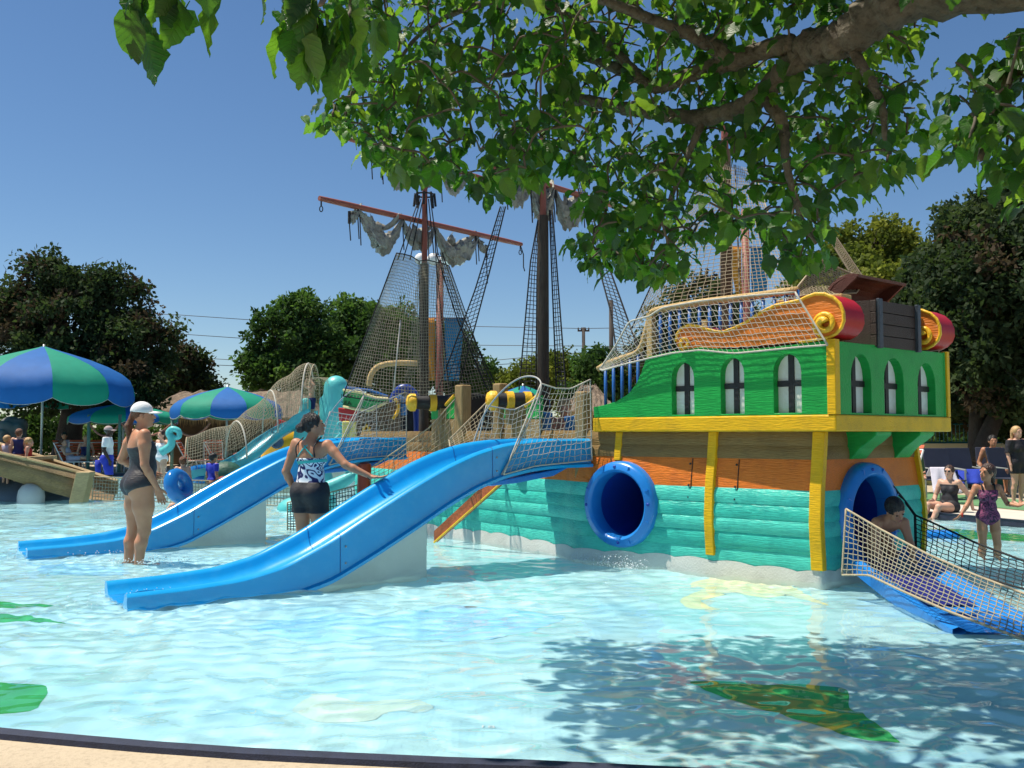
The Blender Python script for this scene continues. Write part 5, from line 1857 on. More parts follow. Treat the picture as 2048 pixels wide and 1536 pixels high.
# ------------------------------------------------------------------ loungers
M_STRAP = mat('orange lounger strap', (0.50, 0.085, 0.025), 0.6, 0.15, 6)
M_FRAME = mat('white lounger frame', (0.72, 0.72, 0.70), 0.5, 0.05)
def make_lounger(back=1.05):
    t = thing('sun_lounger', (0, 0, 0), 'x', 'lounger', 'orange sun loungers')
    L_, W = 1.85, 0.62
    hz = 0.34
    for y_ in (-W / 2, W / 2):
        MB().tube([(0.55, y_, hz), (L_, y_, hz)], 0.018, 6).build('side_rail', M_FRAME, t, local=True)
        MB().tube([(0.62, y_, hz), (0.62 - 0.62 * math.cos(back), y_, hz + 0.68 * math.sin(back))], 0.018, 6).build('back_rail', M_FRAME, t, local=True)
        MB().tube([(0.72, y_, hz), (0.64, y_, 0.17), (0.66, y_, 0.01), (0.95, y_, 0.01), (1.0, y_, 0.17), (0.94, y_, hz)], 0.018, 6).build('leg', M_FRAME, t, local=True)
        MB().tube([(L_ - 0.28, y_, hz), (L_ - 0.1, y_, 0.01)], 0.018, 6).build('leg', M_FRAME, t, local=True)
    n = 13
    for k in range(n):
        x = 0.66 + (L_ - 0.70) * k / (n - 1)
        MB().box((x, 0, hz + 0.012), (0.062, W, 0.008)).build('seat_strap', M_STRAP, t, local=True)
    for k in range(7):
        f_ = 0.09 + 0.60 * k / 6
        x, z = 0.62 - f_ * math.cos(back), hz + f_ * math.sin(back) * 1.08
        MB().box((x + 0.012, 0, z), (0.065, W, 0.008), (math.cos(back), 0, -math.sin(back))).build('back_strap', M_STRAP, t, local=True)
    MB().tube([(0.62 - 0.62 * math.cos(back), -W / 2, hz + 0.68 * math.sin(back)), (0.62 - 0.62 * math.cos(back), W / 2, hz + 0.68 * math.sin(back))], 0.018, 6).build('head_rail', M_FRAME, t, local=True)
    return t
proto = make_lounger()
LOUNGE = [(97, 29.6, 0.0, 'orange lounger with a reclining boy on it'),
          (160, 31.6, -1.2, 'upright orange lounger back between reclining boy and lifeguard'),
          (186, 31.6, -1.2, 'upright orange lounger back touching the lifeguard shirt'),
          (243, 31.4, -1.3, 'orange lounger between lifeguard and woman in the cap'),
          (268, 31.4, -1.3, 'orange lounger touching the bare back of the woman in the cap'),
          (312, 31.5, -1.2, 'orange lounger half behind the woman in the cap'),
          (338, 30.6, 0.1, 'pale orange lounger beyond the curled tentacle'),
          (390, 31.0, 0.2, 'orange lounger under the octopus net'),
          (425, 33.0, -1.2, 'orange lounger in shade behind the octopus net'),
          (1838, 17.4, -2.6, 'orange lounger at the castle corner behind the seated woman')]
for i, (px, d, rz, lab) in enumerate(LOUNGE):
    o = proto if i == 0 else copy_tree(proto)
    p = at_d(px, 900, d)
    o.location = (p.x, p.y, GZ)
    o.rotation_euler = (0, 0, rz)
    o['label'] = lab
# ------------------------------------------------------------------ wooden boat wreck with rock and net fence
M_WRECK = mat('wreck planks', (0.27, 0.175, 0.075), 0.7, 0.2, 3, 0.5, 10, wood=0.35, grainaxis=(1, 6, 9), dirt=(0.10, 0.065, 0.035), dscale=2.5, damount=0.6)
M_WRECK2 = mat('wreck gunwale', (0.46, 0.33, 0.16), 0.7, 0.15, 3, 0.4, 10, wood=0.25, grainaxis=(1, 6, 9))
BD = 17.4
boat = thing('wooden_boat', at_z(60, 1000, 0.0), 'brown plank boat wreck with sloping gunwale resting on grey rock', 'boat')
near_top = [at_d(x, y, d) for x, y, d in ((-160, 872, 17.2), (-60, 893, 17.2), (0, 906, 17.25), (80, 924, 17.4), (165, 946, 17.6))]
near_bot = [at_d(x, y, d) for x, y, d in ((-160, 930, 17.4), (-60, 940, 17.4), (0, 952, 17.45), (80, 978, 17.55), (150, 998, 17.6))]
far_top = [at_d(x, y, d) for x, y, d in ((-160, 848, 18.6), (-60, 871, 18.6), (0, 888, 18.5), (120, 925, 18.3), (235, 962, 18.0))]
far_bot = [at_d(x, y, d) for x, y, d in ((-160, 920, 18.4), (-60, 940, 18.4), (0, 952, 18.3), (120, 980, 18.1), (226, 1000, 17.9))]
def strakes(top, bot, n, outn, m_, nm='plank'):
    T, B = resample(catmull(top, 4), 20), resample(catmull(bot, 4), 20)
    for k in range(n):
        v0, v1 = k / n + 0.006, (k + 1) / n - 0.006
        vs, fs = [], []
        for i in range(20):
            for v, o_ in ((v0, 0.0), ((v0 + v1) / 2, 0.03), (v1, 0.045), (v1, -0.02), (v0, -0.05)):
                b_ = 0.10 * math.sin(math.pi * v)
                vs.append(T[i].lerp(B[i], v) + outn * (o_ + b_))
        for i in range(19):
            for j in range(5):
                fs.append((i * 5 + j, i * 5 + (j + 1) % 5, i * 5 + 5 + (j + 1) % 5, i * 5 + 5 + j))
        fs += [tuple(range(5)), tuple(range(95, 100))]
        MB().add(vs, fs).build(nm, m_, boat, smooth=35)
strakes(near_top, near_bot, 4, V(0, -1, 0), M_WRECK)
strakes(far_top, far_bot, 4, V(0, 1, 0), M_WRECK)
for tp in (near_top, far_top):
    MB().tube(catmull(tp, 4), 0.035, 6, flat=1.0).build('gunwale', M_WRECK2, boat, smooth=40)
MB().box((at_d(171, 945, 17.5) + at_d(158, 1004, 17.5)) / 2, (0.27, 0.25, 0.60), (1, 0, 0), (0, 1, 0), (at_d(177, 945, 17.5) - at_d(163, 1004, 17.5)).normalized()).build('stem_post', M_WRECK2, boat, bevel=0.02)
MB().box(at_d(78, 916, 17.9), (0.12, 1.2, 0.07)).build('thwart', M_WRECK2, boat, bevel=0.01)
MB().box(at_d(-40, 905, 17.9), (0.12, 1.2, 0.07)).build('thwart', M_WRECK2, boat, bevel=0.01)
mb = MB()
fl_ = resample(near_bot, 8)
fr_ = resample(far_bot, 8)
mb.add(fl_ + fr_, [(i, i + 1, 8 + i + 1, 8 + i) for i in range(7)])
mb.build('bottom_boards', M_WRECK, boat)
M_ROCK = mat('blue grey painted rock', (0.10, 0.13, 0.17), 0.6, 0.2, 2.5, 0.6, 8, dirt=(0.05, 0.06, 0.08), dscale=2, damount=0.5)
bl = Blob(0.06)
bc = at_z(20, 1000, 0.0)
bl.ell((bc.x - 0.1, bc.y + 0.4, 0.0), (1.25, 0.8, 0.42), 0.1)
bl.ell((bc.x - 1.2, bc.y + 0.6, 0.1), (0.9, 0.8, 0.55), 0.1)
bl.ell((bc.x + 0.6, bc.y + 0.2, -0.05), (0.5, 0.5, 0.25), 0.1)
o = blob_obj(bl, 'rock', M_ROCK)
tag(o, 'blue grey painted rock under the wooden boat', 'rock')
receiver(o)
M_DOME = mat('pale bubble dome', (0.50, 0.51, 0.50), 0.35, 0.1, 4)
dc = at_z(70, 1003, 0.0)
o = MB().lathe([(0.235, -0.2), (0.24, 0.1), (0.22, 0.22), (0.16, 0.31), (0.08, 0.35), (0.0, 0.36)], V(dc.x, dc.y - 0.15, 0), n=28).build('bubble_dome', M_DOME, smooth=True)
tag(o, 'pale round bubble dome on the grey rock under the boat', 'dome')
receiver(o)
net('net_fence', 'white and black rope net fence from the boat post across the pool', [at_d(188, 953, 17.5), at_d(330, 960, 17.2), at_d(470, 962, 16.8), at_d(600, 965, 16.4)], [at_d(184, 1000, 17.5), at_d(330, 1004, 17.2), at_d(470, 1008, 16.8), at_d(600, 1012, 16.4)], 66, 7, M_CORD_G, M_CORD_T, 0.006, 0.011, group='net fences in the pool', jit=0.2)
net('net_fence', 'dark rope net fence behind the woman in shorts', [at_d(733, 965, 11.9), at_d(660, 985, 12.2), at_d(575, 1005, 12.5)], [at_d(735, 1078, 11.9), at_d(660, 1070, 12.2), at_d(575, 1062, 12.5)], 26, 12, M_CORD_K, M_CORD_T, 0.005, 0.010, group='net fences in the pool', jit=0.2)
# big grey rocks at the far deck edge
M_GROCK = mat('grey boulder', (0.13, 0.135, 0.14), 0.85, 0.3, 2.0, 0.8, 6)
def boulder(label, px, py, rx, ry, d, seed):
    r_ = np.random.default_rng(seed)
    c = at_d(px, py, d)
    s_ = d / FPX
    b_ = Blob(0.07)
    for k in range(9):
        o_ = r_.standard_normal(3) * np.array((rx, rx, ry)) * s_ * 0.33
        b_.ell((c.x + o_[0], c.y + o_[1], c.z + o_[2]), np.array((rx, rx, ry)) * s_ * r_.uniform(0.45, 0.7), 0.05)
    o = blob_obj(b_, 'boulder', M_GROCK)
    return tag(o, label, 'rock', 'boulders under the big umbrella')
boulder('large dark boulder with rough top beside the umbrella pole', 22, 855, 32, 32, 31, 5)
boulder('smaller smooth grey boulder in front of the large boulder', 2, 873, 16, 17, 30.5, 6)
# ------------------------------------------------------------------ octopus slide
M_OCTO = mat('aqua octopus skin', (0.10, 0.50, 0.50), 0.4, 0.12, 3, 0.3, 14)
M_OCTO2 = mat('aqua chute', (0.045, 0.33, 0.42), 0.3, 0.1, 3)
octo = thing('octopus_slide', at_d(640, 900, 19.5) * 1.0, 'aqua octopus shaped water slide with a netted chute', 'slide')
OD = 19.5
def oc(px, py, dd=0.0):
    return np.array(at_d(px, py, OD + dd))
b_ = Blob(0.035)
k_ = OD / FPX
b_.cone(oc(672, 775), 24 * k_, oc(668, 830), 25 * k_, 0.1)
b_.cone(oc(668, 830), 25 * k_, oc(652, 900), 17 * k_, 0.1)
b_.cone(oc(612, 805), 10 * k_, oc(606, 850), 14 * k_, 0.08)
b_.cone(oc(606, 850), 14 * k_, oc(600, 900), 17 * k_, 0.08)
b_.cone(oc(600, 900), 17 * k_, oc(560, 930), 12 * k_, 0.08)
b_.cone(oc(604, 840), 12 * k_, oc(628, 862), 14 * k_, 0.08)
b_.cone(oc(628, 862), 14 * k_, oc(660, 850), 16 * k_, 0.08)
b_.cone(oc(645, 800), 7 * k_, oc(650, 850), 10 * k_, 0.05)
b_.cone(oc(612, 860), 20 * k_, oc(640, 960), 26 * k_, 0.1)
blob_obj(b_, 'body', M_OCTO, octo)
path = catmull([V(*oc(628, 838)), V(*oc(580, 858)), V(*oc(535, 888, -0.2)), V(*oc(490, 925, -0.5)), V(*oc(440, 948, -0.8)), V(*oc(372, 962, -1.0))], 6)
vs, fs = [], []
for i, p in enumerate(path):
    t_ = (path[min(i + 1, len(path) - 1)] - path[max(i - 1, 0)]).normalized()
    sd = V(-t_.y, t_.x, 0).normalized()
    for j in range(9):
        a = math.pi * (j / 8)
        vs.append(p + sd * (0.34 * math.cos(a)) + V(0, 0, 0.20 - 0.22 * math.sin(a)))
    for j in reversed(range(9)):
        a = math.pi * (j / 8)
        vs.append(p + sd * (0.40 * math.cos(a)) + V(0, 0, 0.20 - 0.29 * math.sin(a)))
for i in range(len(path) - 1):
    for j in range(18):
        fs.append((i * 18 + j, i * 18 + (j + 1) % 18, i * 18 + 18 + (j + 1) % 18, i * 18 + 18 + j))
MB().add(vs, fs).build('chute', M_OCTO2, octo, smooth=60)
def tunnel(u, v):
    k = u * (len(path) - 1)
    i = min(int(k), len(path) - 2)
    p = path[i].lerp(path[i + 1], k - i)
    t_ = (path[min(i + 1, len(path) - 1)] - path[max(i - 1, 0)]).normalized()
    sd = V(-t_.y, t_.x, 0).normalized()
    a = math.pi * v
    hgt = interp(u, [0, 0.15, 0.4, 0.65, 0.85, 1], [0.95, 1.05, 0.86, 0.78, 0.72, 0.70]) * (1 + 0.05 * math.sin(u * 24))
    return p + sd * (0.54 * math.cos(a) * (1 - 0.1 * math.sin(a))) + V(0, 0, 0.2 + hgt * math.sin(a) ** 0.85)
net('tunnel_net', 'tan net tunnel arched over the octopus chute', None, None, 70, 30, M_CORD_T, M_CORD_T, 0.0030, 0.012, group=None, fn=tunnel, edges='lr', jit=0.15)
def cap_net(u, v):
    a = math.pi * v
    c = V(*oc(632 + 46 * u, 862 - 0 * u))
    return c + V(-0.50 * math.cos(a) * 1.05, -0.25 + 0.5 * u, 1.12 * math.sin(a) ** 0.8 - 0.0)
net('tunnel_net', 'tan net cap draped over the octopus head', None, None, 14, 30, M_CORD_T, M_CORD_T, 0.0030, 0.010, fn=cap_net, edges='', jit=0.15)
for u_ in (0.05, 0.38, 0.68):
    MB().tube([tunnel(u_, v) for v in np.linspace(0, 1, 17)], 0.016, 6).build('net_hoop', M_CORD_W, octo, smooth=True)
def curl(name_lab, base, pts, r0, r1):
    q = catmull([at_d(x, y, OD + dd) for x, y, dd in pts], 6)
    n = len(q)
    o = MB().tube(q, [r0 + (r1 - r0) * i / (n - 1) for i in range(n)], 10).build('tentacle', M_OCTO, smooth=True)
    return tag(o, name_lab, 'tentacle', 'aqua octopus tentacles')
curl('curled aqua tentacle tip beside the woman in the cap', None, [(322, 905, -3), (340, 893, -3), (343, 878, -3), (338, 866, -3), (345, 858, -3), (357, 862, -3), (358, 873, -3), (349, 876, -3), (346, 871, -3)], 0.075, 0.035)
curl('small aqua tentacle curl by the yellow block', None, [(672, 880, -2), (682, 868, -2), (684, 858, -2), (677, 850, -2), (679, 845, -2), (684, 847, -2)], 0.05, 0.02)
curl('thick aqua tentacle coil in the water behind the tankini top', None, [(640, 985, -3), (672, 970, -3), (700, 955, -3), (708, 945, -3), (690, 938, -3)], 0.16, 0.05)
b_ = Blob(0.04)
cc = at_z(680, 1000, 0.0)
b_.ell((cc.x, 15.8, 0.12), (0.36, 0.3, 0.26), 0.05)
b_.ell((cc.x - 0.3, 15.8, 0.0), (0.35, 0.3, 0.22), 0.05)
tag(blob_obj(b_, 'aqua_lump', M_OCTO), 'rounded aqua lump standing in the water behind the red post', 'sculpture')
# ------------------------------------------------------------------ yellow fish spray toy, turtle, raft, small things in the pool
M_FY = mat('yellow fish paint', (0.80, 0.43, 0.015), 0.35, 0.08, 3)
M_FR = mat('red fish paint', (0.45, 0.015, 0.02), 0.4, 0.08, 3)
fish = thing('fish_sculpture', at_d(570, 930, 21.0), 'round yellow fish sculpture with porthole eye and red fin', 'sculpture')
b_ = Blob(0.04)
FDp = 21.0
q = lambda x, y, dd=0: np.array(at_d(x, y, FDp + dd))
kf = FDp / FPX
b_.ell(q(572, 888), (36 * kf, 0.42, 38 * kf), 0.08)
b_.cone(q(548, 905), 24 * kf, q(528, 930), 12 * kf, 0.1)
b_.cone(q(596, 880), 26 * kf, q(612, 905), 26 * kf, 0.1)
blob_obj(b_, 'body', M_FY, fish)
ec = V(*q(566, 884)) + V(-0.02, -0.40, 0)
MB().lathe([(0.15, 0), (0.15, 0.06), (0.11, 0.07), (0.11, 0.03), (0.0, 0.03)], ec, (-0.25, -1, 0.1), 20).build('eye', mat('porthole blue', (0.06, 0.12, 0.2), 0.3), fish, smooth=40)
MB().prism([V(*q(x, y)) for x, y in ((540, 872), (556, 838), (580, 846), (590, 858), (560, 862))], (0, 0.12, 0)).build('fin', M_FR, fish, bevel=0.02)
MB().prism([V(*q(x, y)) for x, y in ((524, 905), (532, 880), (545, 884), (540, 900))], (0, 0.12, 0)).build('fin', M_FR, fish, bevel=0.02)
MB().tube([V(*q(522, 912)), V(*q(548, 916))], 0.05, 8).build('lip', mat('green lip', (0.03, 0.5, 0.15), 0.4), fish)
M_SLAB = mat('pale concrete play pad', (0.58, 0.54, 0.44), 0.8, 0.1, 2)
o = MB().box(at_d(540, 948, 21.6) - V(0, 0, 0.2), (3.2, 2.6, 0.75)).build('play_pad', M_SLAB, bevel=0.05)
tag(o, 'pale concrete pad under the yellow fish sculpture', 'platform')
b_ = Blob(0.05)
q2 = lambda x, y, dd=0: np.array(at_d(x, y, 18.0 + dd))
b_.ell(q2(452, 945), (0.30, 0.3, 0.22), 0.06)
b_.ell(q2(470, 958), (0.26, 0.3, 0.2), 0.06)
b_.ell(q2(440, 958), (0.3, 0.3, 0.18), 0.06)
tag(blob_obj(b_, 'turtle_mound', mat('dark green mound', (0.012, 0.075, 0.05), 0.6, 0.3, 6, 0.8, 14)), 'dark green bumpy mound beside the octopus chute foot', 'sculpture')
M_RAFT = mat('blue vinyl raft', (0.02, 0.22, 0.60), 0.15, 0.15, 3, coat=0.5, trans=0.25)
def raft(label, px, py, d, R, r, tilt):
    c = at_d(px, py, d)
    ax = V(math.sin(tilt), -0.3, math.cos(tilt)).normalized()
    x = ax.orthogonal().normalized()
    y = ax.cross(x)
    o = MB().tube([c + (x * math.cos(a) + y * math.sin(a)) * R for a in np.linspace(0, 2 * math.pi, 29)[:-1]], r, 12, closed=True).build('inner_tube', M_RAFT, smooth=True)
    return tag(o, label, 'swim ring', 'blue swim rings')
raft('large blue vinyl swim ring carried by a child behind the netting', 357, 972, 16.2, 0.20, 0.12, 1.25)
raft('flat blue swim ring floating by the octopus chute', 408, 948, 18.6, 0.28, 0.10, 0.1)
round_post(475, 905, 0, 22.0, 0.10, 'red brown round post between yellow fish and octopus chute')
round_post(449, 952, 0, 16.6, 0.11, 'short red brown post in front of the green mound')
round_post(428, 972, 0, 16.4, 0.12, 'thick low red brown post behind the foremast slide')
# ------------------------------------------------------------------ the smaller play ship behind: prow board, blocks, tube arch
M_CREAM = mat('cream trim', (0.70, 0.60, 0.30), 0.6, 0.1, 4)
M_GR2 = mat('bright green sign board', (0.03, 0.36, 0.10), 0.5, 0.12, 4, 0.3, 20)
M_GTIM = mat('grey brown timber wall', (0.17, 0.125, 0.085), 0.8, 0.2, 3, 0.6, 12, wood=0.35, grainaxis=(9, 9, 0.8))
PD_ = 15.2
far_ship = thing('small_play_ship', at_d(745, 880, PD_), 'smaller play ship with green name board behind the foremast slide', 'play ship')
def fp(x, y, dd=0.0):
    return at_d(x, y, PD_ + dd)
outl = [(686, 780), (720, 785), (750, 795), (776, 797), (776, 803), (758, 812), (740, 821), (715, 819), (686, 813)]
MB().prism([fp(x, y) for x, y in outl], (0, 0.15, 0)).build('name_board', M_GR2, far_ship, bevel=0.01)
MB().tube([fp(x, y, -0.02) for x, y in outl[:4]], 0.025, 6).build('trim', M_CREAM, far_ship)
MB().tube([fp(x, y, -0.02) for x, y in outl[4:]], 0.025, 6).build('trim', M_CREAM, far_ship)
bx_ = fp(690, 799, -0.03)
for txt, dy in (('ING', 0.055), ('SEA', -0.06)):
    text_flat(txt, 'lettering', V(fp(693, 796).x, PD_ - 0.012, bx_.z + dy), 0.10, M_BLACK, rx=math.pi / 2, parent=far_ship, ext=0.004)
MB().prism([fp(x, y, 0.05) for x, y in ((676, 815), (716, 819), (710, 843), (678, 843))], (0, 0.5, 0)).build('red_block', M_FR, far_ship, bevel=0.02)
MB().prism([fp(x, y, 0.0) for x, y in ((684, 842), (712, 842), (714, 905), (684, 905))], (0, 0.5, 0)).build('yellow_block', mat('pale yellow block', (0.74, 0.62, 0.16), 0.5), far_ship, bevel=0.02)
for k in range(6):
    x0, x1 = 714 + 14.5 * k, 714 + 14.5 * (k + 1) - 0.6
    yt = interp((x0 + x1) / 2, [714, 740, 770, 800], [820, 822, 808, 796])
    MB().prism([fp(x, y, 0.1) for x, y in ((x0, yt), (x1, yt), (x1, 905), (x0, 905))], (0, 0.12, 0)).build('wall_board', M_GTIM, far_ship, bevel=0.008)
MB().tube([fp(x, y, 0.05) for x, y in ((728, 870), (728, 856), (733, 850), (738, 856), (738, 870))], 0.03, 6).build('arch_niche', M_SCROLL_Y, far_ship, smooth=True)
MB().tube(catmull([fp(x, y, 0.05) for x, y in ((790, 797), (797, 812), (794, 826), (786, 838))], 4), 0.03, 6).build('trim', M_SCROLL_Y, far_ship, smooth=True)
# rails on top
MB().tube([fp(690, 775, 0.3), fp(740, 781, 0.3), fp(775, 793, 0.3)], 0.03, 6).build('rail', M_BALU, far_ship)
# dark blue tube slide arch
M_NAVYT = mat('dark blue tube slide', (0.01, 0.04, 0.26), 0.3, 0.08, 3)
arch_pts = catmull([fp(792, 905, 0.8), fp(786, 840, 0.8), fp(788, 800, 0.8), fp(800, 780, 0.8), fp(816, 778, 0.8), fp(830, 795, 0.8), fp(836, 830, 0.8), fp(838, 905, 0.8)], 5)
o = MB().tube(arch_pts, 0.085, 10).build('tube_arch', M_NAVYT, smooth=True)
tag(o, 'dark blue tube arch behind the foremast slide mouth', 'arch')
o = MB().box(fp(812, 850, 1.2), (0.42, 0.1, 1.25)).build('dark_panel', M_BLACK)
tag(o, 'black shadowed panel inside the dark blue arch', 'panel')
MB().prism([fp(x, y, 0.2) for x, y in ((790, 795), (797, 790), (806, 792), (811, 800), (812, 830), (793, 830))], (0, 0.2, 0)).build('blue_panel', M_BLUEP, far_ship, bevel=0.02)
for k, (x0, x1, y0, lab) in enumerate(((1076, 1098, 826, 'bright blue tub on the deck beside the mainmast'), (1138, 1156, 833, 'small bright blue tub on the deck beside the timber post'))):
    p = hull_at((x0 + x1) / 2, -0.45)
    z0, z1 = DECKZ + 0.06, zz_at(x0, y0, p.y)
    o = MB().lathe([(0.0, z0), (0.09, z0), (0.095, z1 - 0.06), (0.11, z1 - 0.04), (0.11, z1), (0.08, z1 + 0.004), (0.0, z1 + 0.004)], V(p.x, p.y, 0), n=18).build('blue_tub', M_BLUEP, smooth=40)
    tag(o, lab, 'tub', 'blue tubs on the main deck')
rope('bent_pipe', 'rope wrapped bent pipe between foremast slide and foremast', catmull([at_d(738, 772, 14.5), at_d(742, 750, 14.5), at_d(757, 733, 14.5), at_d(790, 726, 14.5), at_d(835, 727, 14.5)], 5), 0.045, M_RAIL, None, 8, 'pipe')
# ------------------------------------------------------------------ right hand deck: coping, turf, low wall, railing, towels
edge = [V(p[0], p[1], 0) for p in POOL if p[0] > 1 and p[1] > 9.0]
e_out = [(9.2, 9.6), (7.6, 12.0), (7.05, 13.05), (6.45, 14.4), (5.7, 17), (4, 22)]
def strip(name, d0, d1, z, m_):
    L_ = [V(x, y, 0) for x, y in e_out]
    a = []
    b_ = []
    for i, p in enumerate(L_):
        t_ = (L_[min(i + 1, len(L_) - 1)] - L_[max(i - 1, 0)]).normalized()
        nrm = V(t_.y, -t_.x, 0)
        a.append(p + nrm * d0)
        b_.append(p + nrm * d1)
    mb = MB()
    n = len(L_)
    mb.add([V(p.x, p.y, z) for p in a + b_], [(i, n + i, n + i + 1, i + 1) for i in range(n - 1)])
    return structure(mb.build(name, m_))
M_TURF = mat('green painted deck', (0.10, 0.23, 0.10), 0.85, 0.2, 3, 0.3, 80)
M_PALE = mat('pale concrete walk', (0.52, 0.49, 0.42), 0.85, 0.1, 2, 0.2, 80)
strip('pale_walk', 0.07, 1.6, GZ + 0.004, M_PALE)
strip('turf_path', 1.75, 3.6, GZ + 0.008, M_TURF)
M_TANW = mat('tan low wall', (0.55, 0.46, 0.27), 0.8, 0.1, 3)
a_, b2 = at_d(1790, 900, 22.5), at_d(2140, 900, 22.5)
zt, zb = zz_at(1950, 888, 22.5), zz_at(1950, 906, 22.5)
o = MB().box(V((a_.x + b2.x) / 2, 22.5, (zt + 0.0) / 2), (b2.x - a_.x, 0.3, zt)).build('low_wall', mat('green low wall', (0.06, 0.16, 0.07), 0.8, 0.2, 3), bevel=0.02)
tag(o, 'green low wall with a tan cap behind the loungers', 'wall')
capo = MB().box(V((a_.x + b2.x) / 2, 22.3, (zt + zb) / 2 + 0.02), (b2.x - a_.x, 0.16, zt - zb)).build('wall_cap', M_TANW, o, bevel=0.015)
M_TEAL = mat('teal railing', (0.02, 0.13, 0.14), 0.5, 0.1, 4)
fen = thing('railing_fence', V((a_.x + b2.x) / 2, 23.2, GZ), 'teal railing fence on the low wall behind the shady oak trunk', 'fence')
zf0, zf1 = zt - 0.05, zz_at(1950, 848, 23.2)
for z_ in (zf0 + 0.08, zf1):
    MB().tube([V(a_.x, 23.2, z_), V(b2.x, 23.2, z_)], 0.025, 6).build('rail', M_TEAL, fen)
nb = 42
proto_b = None
for k in range(nb + 1):
    x = a_.x + (b2.x - a_.x) * k / nb
    if proto_b is None:
        proto_b = MB().tube([V(x, 23.2, zf0), V(x, 23.2, zf1)], 0.012, 5).build('picket', M_TEAL, fen)
    else:
        c = proto_b.copy()
        COL.objects.link(c)
        c.parent = fen
        c.location = (x - a_.x, 0, 0)
M_TOWEL = mat('lilac white towel', (0.58, 0.56, 0.64), 0.9, 0.08, 8, 0.4, 60)
M_BTOW = mat('royal blue towel', (0.02, 0.05, 0.42), 0.9, 0.15, 10, 0.5, 60)
def draped(label, pxs, ys_, d, m_, cat='towel'):
    """towel hung over a chair back: ridge at the top, folds down both sides"""
    x0, x1 = pxs
    a, b2 = at_d(x0, ys_[0], d), at_d(x1, ys_[0], d)
    zt, zb = a.z, zz_at(x0, ys_[1], d)
    def f(u, v):
        s = abs(v - 0.35) / 0.65
        x = a.x + (b2.x - a.x) * (u + 0.20 * (u - 0.6) * s)
        z = zt - (zt - zb) * (s if v > 0.35 else s * 0.8) ** 1.2
        y = a.y - 0.28 * (v - 0.35) * 1.2 + 0.03 * math.sin(u * 14 + v * 3) * s
        return V(x, y, z)
    o = MB().grid(f, 22, 18).build('draped_towel', m_, smooth=True)
    md = o.modifiers.new('s', 'SOLIDIFY')
    md.thickness = 0.012
    return tag(o, label, cat, 'towels over the loungers')
draped('lilac white towel hung over a lounger behind the seated woman', (1860, 1906), (934, 984), 16.4, M_TOWEL)
draped('royal blue towel hung over a chair behind the girl', (1915, 1962), (938, 966), 17.5, M_BTOW)
# dark chairs under the oak
M_DCH = mat('dark deck chair', (0.02, 0.025, 0.05), 0.6, 0.2)
proto2 = None
def deck_chair(label, px, d, rz):
    global proto2
    if proto2 is None:
        t = thing('deck_chair', (0, 0, 0), label, 'chair', 'dark deck chairs in the oak shade')
        MB().box((0, 0, 0.36), (0.52, 0.5, 0.03)).build('seat', M_DCH, t, local=True, bevel=0.01)
        MB().box((0, 0.27, 0.66), (0.52, 0.03, 0.6), None, None, (0, 0.25, 0.97)).build('backrest', M_DCH, t, local=True, bevel=0.01)
        for sx in (-0.25, 0.25):
            MB().tube([(sx, -0.24, 0), (sx, -0.22, 0.55), (sx, 0.24, 0.58)], 0.016, 6).build('armrest', M_PIPE, t, local=True)
            for sy in (-0.24, 0.24):
                MB().tube([(sx, sy, 0), (sx, sy, 0.36)], 0.016, 6).build('leg', M_PIPE, t, local=True)
        proto2 = t
    else:
        t = copy_tree(proto2)
    p = at_d(px, 900, d)
    t.location = (p.x, p.y, GZ)
    t.rotation_euler = (0, 0, rz)
    t['label'] = label
deck_chair('dark deck chair under the royal blue towel', 1938, 17.7, 0.2)
deck_chair('dark deck chair at the foot of the shady oak', 1985, 18.6, -0.3)
deck_chair('dark deck chair beside the person in black', 2020, 18.0, 0.4)
deck_chair('dark deck chair behind the lilac towel', 1890, 17.3, 0.1)
# ------------------------------------------------------------------ people
def skin(name, col):
    m = mat(name, col, 0.5, 0.10, 9, 0.05, 60, 0.4)
    b = m.node_tree.nodes['Principled BSDF']
    b.inputs['Subsurface Weight'].default_value = 0.12
    b.inputs['Subsurface Radius'].default_value = (0.02, 0.008, 0.004)
    return m
SK_TAN = skin('sun tanned skin', (0.52, 0.235, 0.13))
SK_LIGHT = skin('light skin', (0.58, 0.33, 0.23))
SK_DARK = skin('dark skin', (0.045, 0.024, 0.016))
SK_MID = skin('olive skin', (0.42, 0.195, 0.11))
H_BROWN = mat('auburn hair', (0.16, 0.055, 0.02), 0.45, 0.3, 12, 0.6, 60, wood=0.4, grainaxis=(12, 12, 1))
H_BLACK = mat('black hair', (0.010, 0.008, 0.008), 0.35, 0.3, 12, 0.5, 60, wood=0.4, grainaxis=(12, 12, 1))
H_BLOND = mat('blond hair', (0.45, 0.28, 0.12), 0.5, 0.3, 12, 0.5, 60)
H_DKBR = mat('dark brown hair', (0.045, 0.02, 0.012), 0.45, 0.3, 12, 0.5, 60)
M_EYE = mat('dark eye', (0.02, 0.015, 0.012), 0.2)
M_LIP = mat('lip', (0.36, 0.11, 0.09), 0.5)
M_GREYSUIT = mat('charcoal swimsuit cloth', (0.028, 0.026, 0.032), 0.6, 0.15, 8, 0.35, 22, stretch=(1, 1, 3))
M_BLKSUIT = mat('black swim cloth', (0.012, 0.011, 0.016), 0.7, 0.2, 8, 0.3, 30)
M_WSHIRT = mat('white shirt cloth', (0.70, 0.71, 0.74), 0.85, 0.06, 6, 0.3, 20)
M_BSHORT = mat('royal blue shorts cloth', (0.015, 0.03, 0.38), 0.8, 0.12, 6, 0.3, 20)
M_CAPW = mat('white cap cloth', (0.74, 0.74, 0.74), 0.8, 0.05, 8, 0.2, 60)
M_CAPP = mat('faded pink grey cap cloth', (0.42, 0.33, 0.32), 0.8, 0.1, 8)
